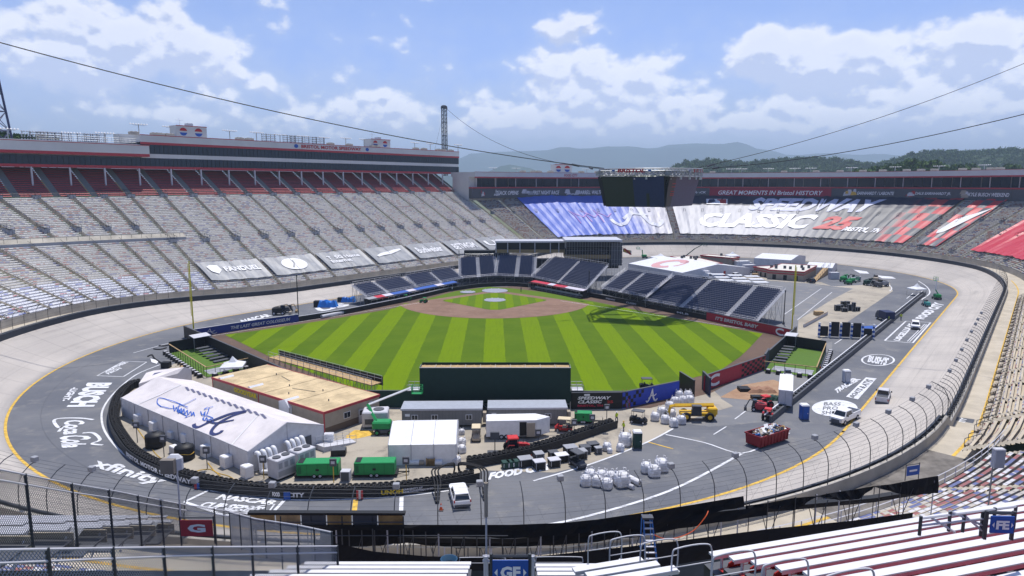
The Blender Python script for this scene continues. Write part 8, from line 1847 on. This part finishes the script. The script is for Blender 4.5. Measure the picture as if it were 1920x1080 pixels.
def block(nrm,e,rows_,zoff=0.0,seats=True,board='boardw'):
 "bench rows on one facet: rows_ = [(r, s0, s1)] distance in front of the camera and extent along the row"
 global sme,nseat
 for r,s0,s1 in rows_:
  zt_=(30.94-.40*r if nrm is NC_ else 32.19-.42*r)+zoff;a,b=nrm*r+e*s0,nrm*r+e*s1
  mb=MB(board);q=lambda p,dr,z:p+nrm*dr+UPV*z
  mb.solid([q(a,-.10,zt_-.05),q(b,-.10,zt_-.05),q(b,.10,zt_-.05),q(a,.10,zt_-.05),q(a,-.10,zt_),q(b,-.10,zt_),q(b,.10,zt_),q(a,.10,zt_)],[(4,5,6,7),(0,1,5,4),(1,2,6,5),(2,3,7,6),(3,0,4,7),(3,2,1,0)])
  mb.mat('alum').solid([q(a,-.12,zt_-.09),q(b,-.12,zt_-.09),q(b,-.12,zt_-.01),q(a,-.12,zt_-.01)],[(0,1,2,3)]);mb.obj('bench_board',up0,world=True)
  mb=MB('dgrey');mb.solid([q(a,-.55,zt_-.42),q(b,-.55,zt_-.42),q(b,.28,zt_-.42),q(a,.28,zt_-.42),q(b,.28,zt_-.85),q(a,.28,zt_-.85)],[(0,1,2,3),(3,2,4,5)]);mb.obj('tread',up0,world=True)
  mb=MB('lgrey');s_=s0+.3
  while s_<s1:p=nrm*r+e*s_;mb.tube(q(p,0,zt_-.42),q(p,0,zt_-.05),.035,4);s_+=1.6
  mb.obj('bench_leg',up0,world=True,kind='stuff')
  if seats:
   s_=s0+.35
   while s_<s1-.2 and s_<24:
    p=nrm*r+e*s_;L_=q(p,-.10,zt_-.40)
    if sme is None:o=smb.obj('seat',up0);sme=o.data
    else:o=bpy.data.objects.new('seat',sme);COL.objects.link(o);o.parent=up0
    o.location=L_-Vector(up0 .location);o.rotation_euler=(0,0,math.atan2(e.y,e.x));nseat+=1;s_+=.56
ROW=.80
block(NC_,EC_,[(23.4-ROW*k,-7.6-.35*k,-1.5)for k in range(7)],seats=False);block(NC_,EC_,[(23.0-ROW*k,.85,4.8+.38*k)for k in range(7)],seats=False)
block(NC_,EC_,[(15.4-ROW*k,-6.5,-1.3)for k in range(3)],seats=False)
block(NR_,ER_,[(13.4-ROW*k,8.8,38)for k in range(10)])
block(NR_,ER_,[(14.2-ROW*k,5.6,7.4)for k in range(3)],seats=False)
left_z=1.5
for k in range(7):
 r=38-k*3.0;x1=-16.8-.18*(r-20);zt_=HB-MN*r+left_z-.3
 mb=MB('alum');mb.box(x1-26,r-.16,zt_-.06,x1,r+.16,zt_);mb.box(x1-24,r+.9,zt_-.28,x1-.8,r+1.15,zt_-.22);mb.obj('bench_board',up0,world=True)
 mb=MB('treadw');mb.box(x1-26,r+.2,zt_-.9,x1,r+.26,zt_-.3);mb.mat('dgrey').box(x1-26,r-1.6,zt_-.62,x1,r+.2,zt_-.55);mb.obj('tread',up0,world=True)
 for j in range(7):
  xx=x1-.6-j*3.6-(k%3);mb=MB('grey');mb.solid([(xx-2.1,r-1.3,zt_-.2),(xx,r-1.3,zt_-.2),(xx,r-.3,zt_+.08),(xx-2.1,r-.3,zt_+.08),(xx-2.1,r-1.3,zt_-.5),(xx,r-1.3,zt_-.5)],[(0,1,2,3),(4,5,1,0)]);mb.obj('folded_table',up0,world=True)
  mb=MB(['red','blue'][(j+k)%2]);mb.box(xx-3.4,r-.42,zt_-.1,xx-2.2,r-.34,zt_+.12);mb.obj('seat_back',up0,world=True)
 mb=MB('alum')
 for j in range(12):xx=x1-.5-j*2.2;mb.tube((xx,r-.2,zt_-1.4),(xx+.3,r+.4,zt_-.1),.05,4)
 mb.obj('bench_leg',up0,world=True,kind='stuff')
mb=MB('dgrey');zf_=HB-MN*24.2-.5
mb.solid([(-60,24.3,zf_),(8,24.3,zf_),(8,24.3,6),(-60,24.3,6)],[(0,1,2,3)]);a,b=NR_*16.3+ER_*3.5,NR_*16.3+ER_*60;z_=HB-MN*16.3-.6
mb.solid([(a.x,a.y,z_),(b.x,b.y,z_),(b.x,b.y,5),(a.x,a.y,5)],[(0,1,2,3)])
mb.obj('retaining_wall',up0,world=True)
mb=MB('black');mb.solid([(-14,26,9.6),(34,26,9.6),(34,34,9.0),(-14,34,9.0)],[(0,1,2,3)]);mb.obj('concourse_shade_sheet',up0,world=True)  # black floor sheet, its colour stands in for shade below the upper rows
def hoop(lab,c_,e,nrm,w=.62,h=.9,drop=.9):
 th=thing('aisle_rail',lab,'handrail',c_,0,'rounded aisle handrails in the near stand');mb=MB('lgrey');a=c_-e*.0
 p0=c_;p1=c_+e*w*1.6
 mb.path(smooth([p0,p0+UPV*h*.85,p0+UPV*h+e*.15,p1+UPV*h*1.0-e*.2,p1+UPV*(h*.8),p1+UPV*-.0],4),.019,5);mb.path([p0+UPV*h*.5,p1+UPV*h*.5],.014,5);mb.smooth=True;mb.obj('rail',th,world=True)
 mb=MB('steel');[mb.cyl(q.x,q.y,q.z-.02,q.z+.03,.07,.07,8)for q in(p0,p1)];mb.obj('foot_plates',th,world=True)
for i,(r,s_)in enumerate(((16.4,6.9),(15.2,7.0),(13.9,7.2),(12.6,7.3),(11.2,7.4),(9.8,7.5),(8.4,7.6))):
 p=NR_*r+ER_*s_;hoop('grey rounded handrail on the right hand aisle, %s from the far end'%ordn[i],Vector((p.x,p.y,32.19-.42*r-.45)),ER_,NR_)
for i,(u,v,y_)in enumerate(((862,1052,24.5),(1005,1051,24.2))):
 p=PD(u,v+14,y_);hoop('small handrail %s of the GF sign at the front of the bench rows'%('left','right')[i],p,EC_,NC_,1.1,.45)
def sgn(lab,u,v,y_,w,h,txt,m='blue',rz=0.0,tilt=0.0):
 p=PD(u,v,y_);th=thing('section_sign',lab,'sign',p,rz);mb=MB(m);mb.box(-w/2,-.02,-h/2,w/2,.0,h/2);mb.obj('panel',th);mb=MB('white')
 if not txt:shape(mb,[(.2,.4),(.8,.4),(.8,.6),(.2,.6)],(-w/2,-.02,-h/2),(w/2,-.02,-h/2),(-w/2,-.02,h/2),.012)
 else:letter(mb,txt,(-w*.28,-.02,-h*.26),(w*.28,-.02,-h*.26),(-w*.28,-.02,h*.26),.012,bold=.05)
 if len(txt)>1:
  for s_ in(-1,1):mb.solid([(s_*w*.36,-.032,-h*.16),(s_*w*.45,-.032,0),(s_*w*.36,-.032,h*.16)],[(0,1,2)])
 mb.obj('lettering',th);mb=MB('dsteel');mb.tube((-w/2-.03,.05,-h),(-w/2-.03,.05,h*.7),.035,5);mb.tube((w/2+.03,.05,-h),(w/2+.03,.05,h*.7),.035,5);mb.tube((-w/2-.03,.05,h*.6),(w/2+.03,.05,h*.6),.03,5);mb.obj('frame',th);th.rotation_euler=(tilt,0,rz)
sgn('blue sign with white letters GF and arrows at the bottom of the middle aisle',957,1072,12.5,.70,.50,'GF');sgn('blue sign with white letters FE and arrows at the right aisle',1878,983,10.5,.37,.29,'FE',rz=-.05)
sgn('red sign with white letter G behind the chain link fence',369,990,27.0,1.35,.72,'G','redtrim')
sgn('small blue section sign under the near scaffold on the left',1712,882,52,1.3,.8,'',rz=.3);sgn('small blue section sign seen below the black drape',1560,938,47,1.2,.7,'',rz=.2)
th=thing('aisle_gate','chain link gate posts framing the middle aisle around the GF sign','gate',PD(957,1075,13.2));
for u in(911,998):
 mb=MB('lgrey');a=PD(u,1042,13.2);mb.tube(Vector((a.x,a.y,a.z-1.4)),a,.05,6);mb.obj('post',th,world=True)
mb=MB('lgrey');mb.tube(PD(905,1043,13.2),PD(1003,1043,13.2),.03,5);mb.tube(PD(905,1052,13.2),PD(1003,1052,13.2),.03,5);mb.obj('top_rail',th,world=True)
p=PD(912,1046,24);zt_=HZ(p.x,24,905);th=thing('cable_pole','tall thin white pole with a wider tan top rising from the middle aisle','pole',p);mb=MB('lgrey');mb.tube((0,0,-.6),(0,0,zt_-p.z),.035,6);mb.obj('pole',th);mb=MB('tan');mb.tube((0,0,(zt_-p.z)*.55),(0,0,zt_-p.z),.07,8);mb.obj('sleeve',th)
p=PD(842,1064,23.9);th=thing('rubbish_barrel','dark blue open rubbish barrel in front of the bench rows','barrel',p);mb=MB(flat('barrel_blue',(.02,.07,.14),.5));mb.smooth=True;mb.loft([[(q*math.cos(k*math.pi/9),q*math.sin(k*math.pi/9),z)for k in range(18)]for q,z in((.28,-.45),(.30,0),(.29,.02),(.31,.33),(.33,.35),(.29,.35),(.28,-.2))],True,True);mb.obj('drum',th);mb=MB('black');mb.cyl(0,0,.10,.12,.28,.28,16);mb.obj('liner',th)
a0,a1=PD(1207,973,33.5),PD(1222,973,33.5);b0,b1=PD(1210,1054,33.5),PD(1232,1054,33.5);th=thing('step_ladder','blue step ladder standing open under the black drape','ladder',b0)
mb=MB(flat('ladder_blue',(.02,.16,.52),.5));mb.tube(a0,b0,.045,4);mb.tube(a1,b1,.045,4);mb.tube(a0+Vector((0,.5,0)),b0+Vector((0,1.5,0)),.03,4);mb.tube(a1+Vector((0,.5,0)),b1+Vector((0,1.5,0)),.03,4);mb.obj('rails',th,world=True)
for k in range(7):mb=MB('alum');f_=.08+k*.14;p,q=a0 .lerp(b0,f_),a1 .lerp(b1,f_);mb.solid([p,q,q+Vector((0,-.1,0)),p+Vector((0,-.1,0)),p+UPV*.05,q+UPV*.05,q+Vector((0,-.1,.05)),p+Vector((0,-.1,.05))],[(0,1,2,3),(4,5,6,7),(2,3,7,6)]);mb.obj('step',th,world=True)
mb=MB('dgrey');mb.box(min(a0 .x,a1 .x)-.08,a0 .y-.1,a0 .z,max(a0 .x,a1 .x)+.08,a0 .y+.3,a0 .z+.1);mb.obj('top_cap',th,world=True)
sc_=thing('scaffold_platform','long scaffold platform hung with black drapes across the lower near stand','scaffold',PD(1000,1040,38))
D1=[((745,984,37),(745,990,37)),((860,984,37),(860,1006,37)),((960,984,37),(960,1010,37)),((1060,980,37.5),(1060,1003,37.5)),((1120,974,38),(1125,995,38)),((1200,962,38.5),(1205,990,38.5)),((1300,946,39.5),(1300,968,39.5)),((1394,930,40.5),(1396,950,40.5))]
D2=[((1398,948,41),(1398,957,41)),((1440,943,41.5),(1440,953,41.5)),((1486,934,42),(1490,957,42)),((1530,930,42),(1530,932,42)),((1560,924,42.5),(1575,938,42.5)),((1600,918,43),(1610,936,43)),((1640,911,43.5),(1640,913,43.5)),((1670,908,43.8),(1690,927,43.8)),((1710,900,44),(1715,927,44)),((1759,892,44.5),(1759,925,44.5))]
shade_low=[((590,1010,35),(590,1075,35)),((700,1034,35),(700,1080,35)),((800,1043,35),(800,1080,35)),((960,1046,35),(960,1080,35)),((1040,1040,35.5),(1040,1080,35.5)),((1240,1018,36),(1240,1070,36)),((1440,992,38),(1440,1040,38)),((1600,976,40),(1600,1015,40)),((1712,961,41),(1712,990,41))]  # added black sheet low under the scaffold, stands in for shade
shade_back=[((600,986,38.2),(600,1030,38.2)),((700,988,38.2),(700,1024,38.2)),((760,990,38.2),(760,1018,38.2)),((860,1004,38.2),(860,1028,38.2)),((960,1006,38.2),(960,1027,38.2)),((1100,996,38.4),(1100,1018,38.4)),((1200,986,39),(1200,1004,39)),((1320,962,39.5),(1320,984,39.5)),((1440,950,41.5),(1440,966,41.5))]  # added black sheet behind the uprights, stands in for shade below the drape
for D_l in(D1,D2,shade_low,shade_back):
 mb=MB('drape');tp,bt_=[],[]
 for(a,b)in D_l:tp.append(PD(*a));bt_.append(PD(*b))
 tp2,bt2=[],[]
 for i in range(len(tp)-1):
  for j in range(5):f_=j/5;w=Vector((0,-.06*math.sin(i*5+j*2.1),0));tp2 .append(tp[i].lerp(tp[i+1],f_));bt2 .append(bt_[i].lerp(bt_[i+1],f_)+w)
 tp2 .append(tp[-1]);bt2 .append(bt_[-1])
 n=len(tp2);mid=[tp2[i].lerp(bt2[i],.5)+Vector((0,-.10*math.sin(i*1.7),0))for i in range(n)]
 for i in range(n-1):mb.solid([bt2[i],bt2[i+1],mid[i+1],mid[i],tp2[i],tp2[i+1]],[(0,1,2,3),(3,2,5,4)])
 mb.obj('drape_and_shade_cloth',sc_,world=True)  # first two lists are hung drapes, last two are added shade sheets
mb=MB('black');tq=[PD(745,986,38),PD(960,988,38),PD(1120,978,39),PD(1394,936,41.5),PD(1640,915,44.5),PD(1758,896,45.5)]
for a,b in zip(tq,tq[1:]):d=Vector((0,.5,0));dz=UPV*-.75;mb.solid([a+dz,b+dz,b+d+dz,a+d+dz,a+dz*1.4,b+dz*1.4,b+d+dz*1.4,a+d+dz*1.4],[(0,1,2,3),(0,1,5,4),(7,6,5,4)])
mb.obj('platform_deck',sc_,world=True)
tb=thing('timber_deck','timber camera deck with dark frame and plywood sides left of the drape','deck',PD(610,985,37));y0_=37
mb=MB('plywood')
a,b=PD(468,965,y0_),PD(756,966,y0_);zb_2=HZ(0,y0_,984)
for k in range(6):
 p,q=a.lerp(b,k/6+.004),a.lerp(b,(k+1)/6-.004);mb=MB(['plywood','wood','dgrey','plywood','dgrey','plywood'][k]);mb.solid([(p.x,p.y,zb_2),(q.x,q.y,zb_2),(q.x,q.y,q.z),(p.x,p.y,p.z),(p.x,p.y+.06,zb_2),(q.x,q.y+.06,zb_2)],[(0,1,2,3),(0,4,5,1)]);mb.obj('panel',tb,world=True)
mb=MB('black');za=a.z;mb.solid([(a.x-.1,y0_-.05,za),(b.x+.1,y0_-.05,b.z),(b.x+.1,y0_+.3,b.z),(a.x-.1,y0_+.3,za),(a.x-.1,y0_-.05,za+.14),(b.x+.1,y0_-.05,b.z+.14),(b.x+.1,y0_+.3,b.z+.14),(a.x-.1,y0_+.3,za+.14)],[(0,1,5,4),(4,5,6,7),(1,2,6,5),(2,3,7,6),(3,0,4,7)]);mb.box(a.x,y0_-.06,zb_2-.3,b.x,y0_+.0,zb_2-.0);mb.obj('rim',tb,world=True)
mb=MB('dsteel')
for k in range(6):p=a.lerp(b,k/5);mb.tube((p.x,y0_,zb_2),(p.x,y0_,za-.1),.04,4);mb.tube((p.x,y0_-.1,zb_2-.2),(p.x,y0_-.1,9),.04,4)
mb.tube((a.x,y0_-.08,zb_2+.2),(b.x,y0_-.08,zb_2+.2),.035,4);mb.tube((a.x,y0_-.3,zb_2-.5),(b.x+6,y0_-.3,zb_2-.5),.03,4);mb.obj('steel_frame',tb,world=True)
mb=MB('lgrey');mk=MB('dsteel');rr_=random.Random(9)
for k,u in enumerate(list(range(630,1250,24))+[1290,1330,1385,1440,1492,1530,1575,1595,1650,1690,1752]):
 fd=37.6 if u<1060 else 37.6+(u-1060)*.010;vt=990 if u<1060 else 990-(u-1060)*.135;p=PD(u,vt,fd);tgt=mb if k%4==0 else mk
 for dy in(0,3.2):tgt.tube(p+Vector((0,dy,-dy*.55)),Vector((p.x,p.y+dy,8.2)),.035 if k%4 else.045,4)
 q=PD(u+24,vt-(3 if u>1060 else 0),fd)
 if k%2:mk.tube(p+Vector((0,1,-1.2)),Vector((q.x,q.y+1,p.z-4)),.03,3);mk.tube(Vector((p.x,p.y,p.z-3.1)),q-UPV*.5,.03,3)
 if k<26:mk.tube(p-UPV*1.2,q-UPV*1.2,.03,3);mk.tube(p-UPV*2.6,q-UPV*2.6,.03,3)
mb.obj('bright_uprights',sc_,world=True,kind='stuff');mk.obj('scaffold_frame',sc_,world=True,kind='stuff')
th=thing('extension_cord','orange cord drooping from the drape to the blue ladder','cord',PD(1240,1006,37.4));mb=MB(flat('cord_orange',(.75,.12,.03),.5));mb.path(smooth([PD(1328,958,38.6),PD(1322,970,38.3),PD(1300,995,38),PD(1270,1008,37.6),PD(1245,1010,37.4),PD(1225,1002,37.2)],6),.03,5);mb.obj('cord',th,world=True)
th=thing('aisle_gate','heavy dark posts and rails round the right aisle entry beside the FE sign','gate',PD(1760,1010,10.5))
for u,v0,v1 in((1727,968,998),(1782,958,990),(1808,965,992),(1843,960,1000),(1866,952,992),(1905,949,985)):
 y_=10.2+(u-1727)*.004;a=PD(u,v0,y_);b=PD(u,v1,y_);mb=MB('dsteel');mb.tube(a,Vector((a.x,a.y,b.z-.05)),.026,8);mb.obj('post',th,world=True)
mb=MB('lgrey')
for(u0,v0,u1,v1)in((1727,972,1905,950),(1780,958,1842,985),(1745,970,1790,998),(1810,968,1842,996),(1727,985,1905,966)):mb.tube(PD(u0,v0,10.2+(u0-1727)*.004),PD(u1,v1,10.2+(u1-1727)*.004),.02,5)
mb.obj('rails',th,world=True)
p=PD(1858,905,40);th=thing('camera_mast','thin mast with a white box camera over the right hand seats','mast',(p.x,p.y,8));mb=MB('steel');mb.tube((0,0,0),(0,0,HZ(p.x,40,845)-8),.05,5);mb.obj('mast',th);mb=MB('lgrey');q=PD(1871,858,40)-Vector((p.x,p.y,8));mb.bevbox(q.x-.3,q.y-.2,q.z-.6,q.x+.35,q.y+.2,q.z+.6,.05);mb.obj('camera_box',th)
def chainlink(label,pts,hs_,spacing,cell=.14,postr=.05,wr=.009,rails=(1.0,),posts=None,cat='fence',slant=0.0):
 th=thing('chain_link_fence',label,cat,pts[0]);pts=[Vector(p)for p in pts];ln=[0]
 for a,b in zip(pts,pts[1:]):ln.append(ln[-1]+(b-a).length)
 def at(s_):
  s_=max(0,min(ln[-1],s_))
  for i in range(len(ln)-1):
   if s_<=ln[i+1]+1e-6:return pts[i].lerp(pts[i+1],(s_-ln[i])/(ln[i+1]-ln[i]))
  return pts[-1]
 n=int(round(ln[-1]/spacing))
 for i in range(n+1):p=at(ln[-1]*i/n);mb=MB('dsteel');mb.tube(p-UPV*(hs_+.1),p+UPV*.03,postr,8);mb.obj('post',th,world=True)
 for f_ in rails:mb=MB('lgrey');mb.path([at(ln[-1]*i/20)-UPV*hs_*(1-f_)for i in range(21)],.030,6);mb.obj('rail',th,world=True)
 mb=MB('dsteel' if hs_>2 else 'grey');s_=-hs_
 while s_<ln[-1]:
  for sg_ in(0,1):
   x0_,x1_=s_,s_+hs_;z0_,z1_=(0,hs_)if sg_ else(hs_,0)
   c0,c1=max(0,x0_),min(ln[-1],x1_)
   if c1>c0+.05:f0,f1=(c0-x0_)/hs_,(c1-x0_)/hs_;m_=3;mb.path([at(c0+(c1-c0)*j/m_)-UPV*(z0_+(z1_-z0_)*(f0+(f1-f0)*j/m_))for j in range(m_+1)],wr,3,cap=False)
  s_+=cell
 mb.obj('wire_mesh',th,world=True,kind='stuff');return th
chainlink('tall chain link fence running down the left stand from the left edge',[PD(-60,869,18.2),PD(12,883,20.2),PD(127,906,24),PD(217,921,28),PD(287,935,32.3),PD(345,946,37.5),PD(478,966,42)],2.45,3.7,rails=(1.0,.86))
chainlink('dense grey mesh fence beside the dark scaffold at lower left',[PD(430,960,33),PD(480,973,30),PD(560,985,27),PD(622,998,24.6)],1.75,1.6,cell=.09,postr=.04)
chainlink('near chain link railing across the lower left corner',[PD(-80,1032,10.5),PD(60,1030,12.0),PD(300,1026,16),PD(480,1025,20),PD(632,1024,23.2)],1.25,2.0,cell=.10,postr=.045,rails=(1.0,.8))
p=PD(326,885,34);th=thing('fence_speaker','large tan box lamp on a white mast above the tyre wall lettering','lamp',p);mb=MB(flat('box_tan',(.20,.175,.15),.6));mb.box(-.55,-.3,.0,.15,.0,.75);mb.obj('housing',th);mb=MB('lgrey');mb.bevbox(-.45,.0,.05,.35,.55,.85,.18);mb.tube((.12,.1,-3.0),(.12,.1,.2),.05,6);mb.obj('bracket',th)
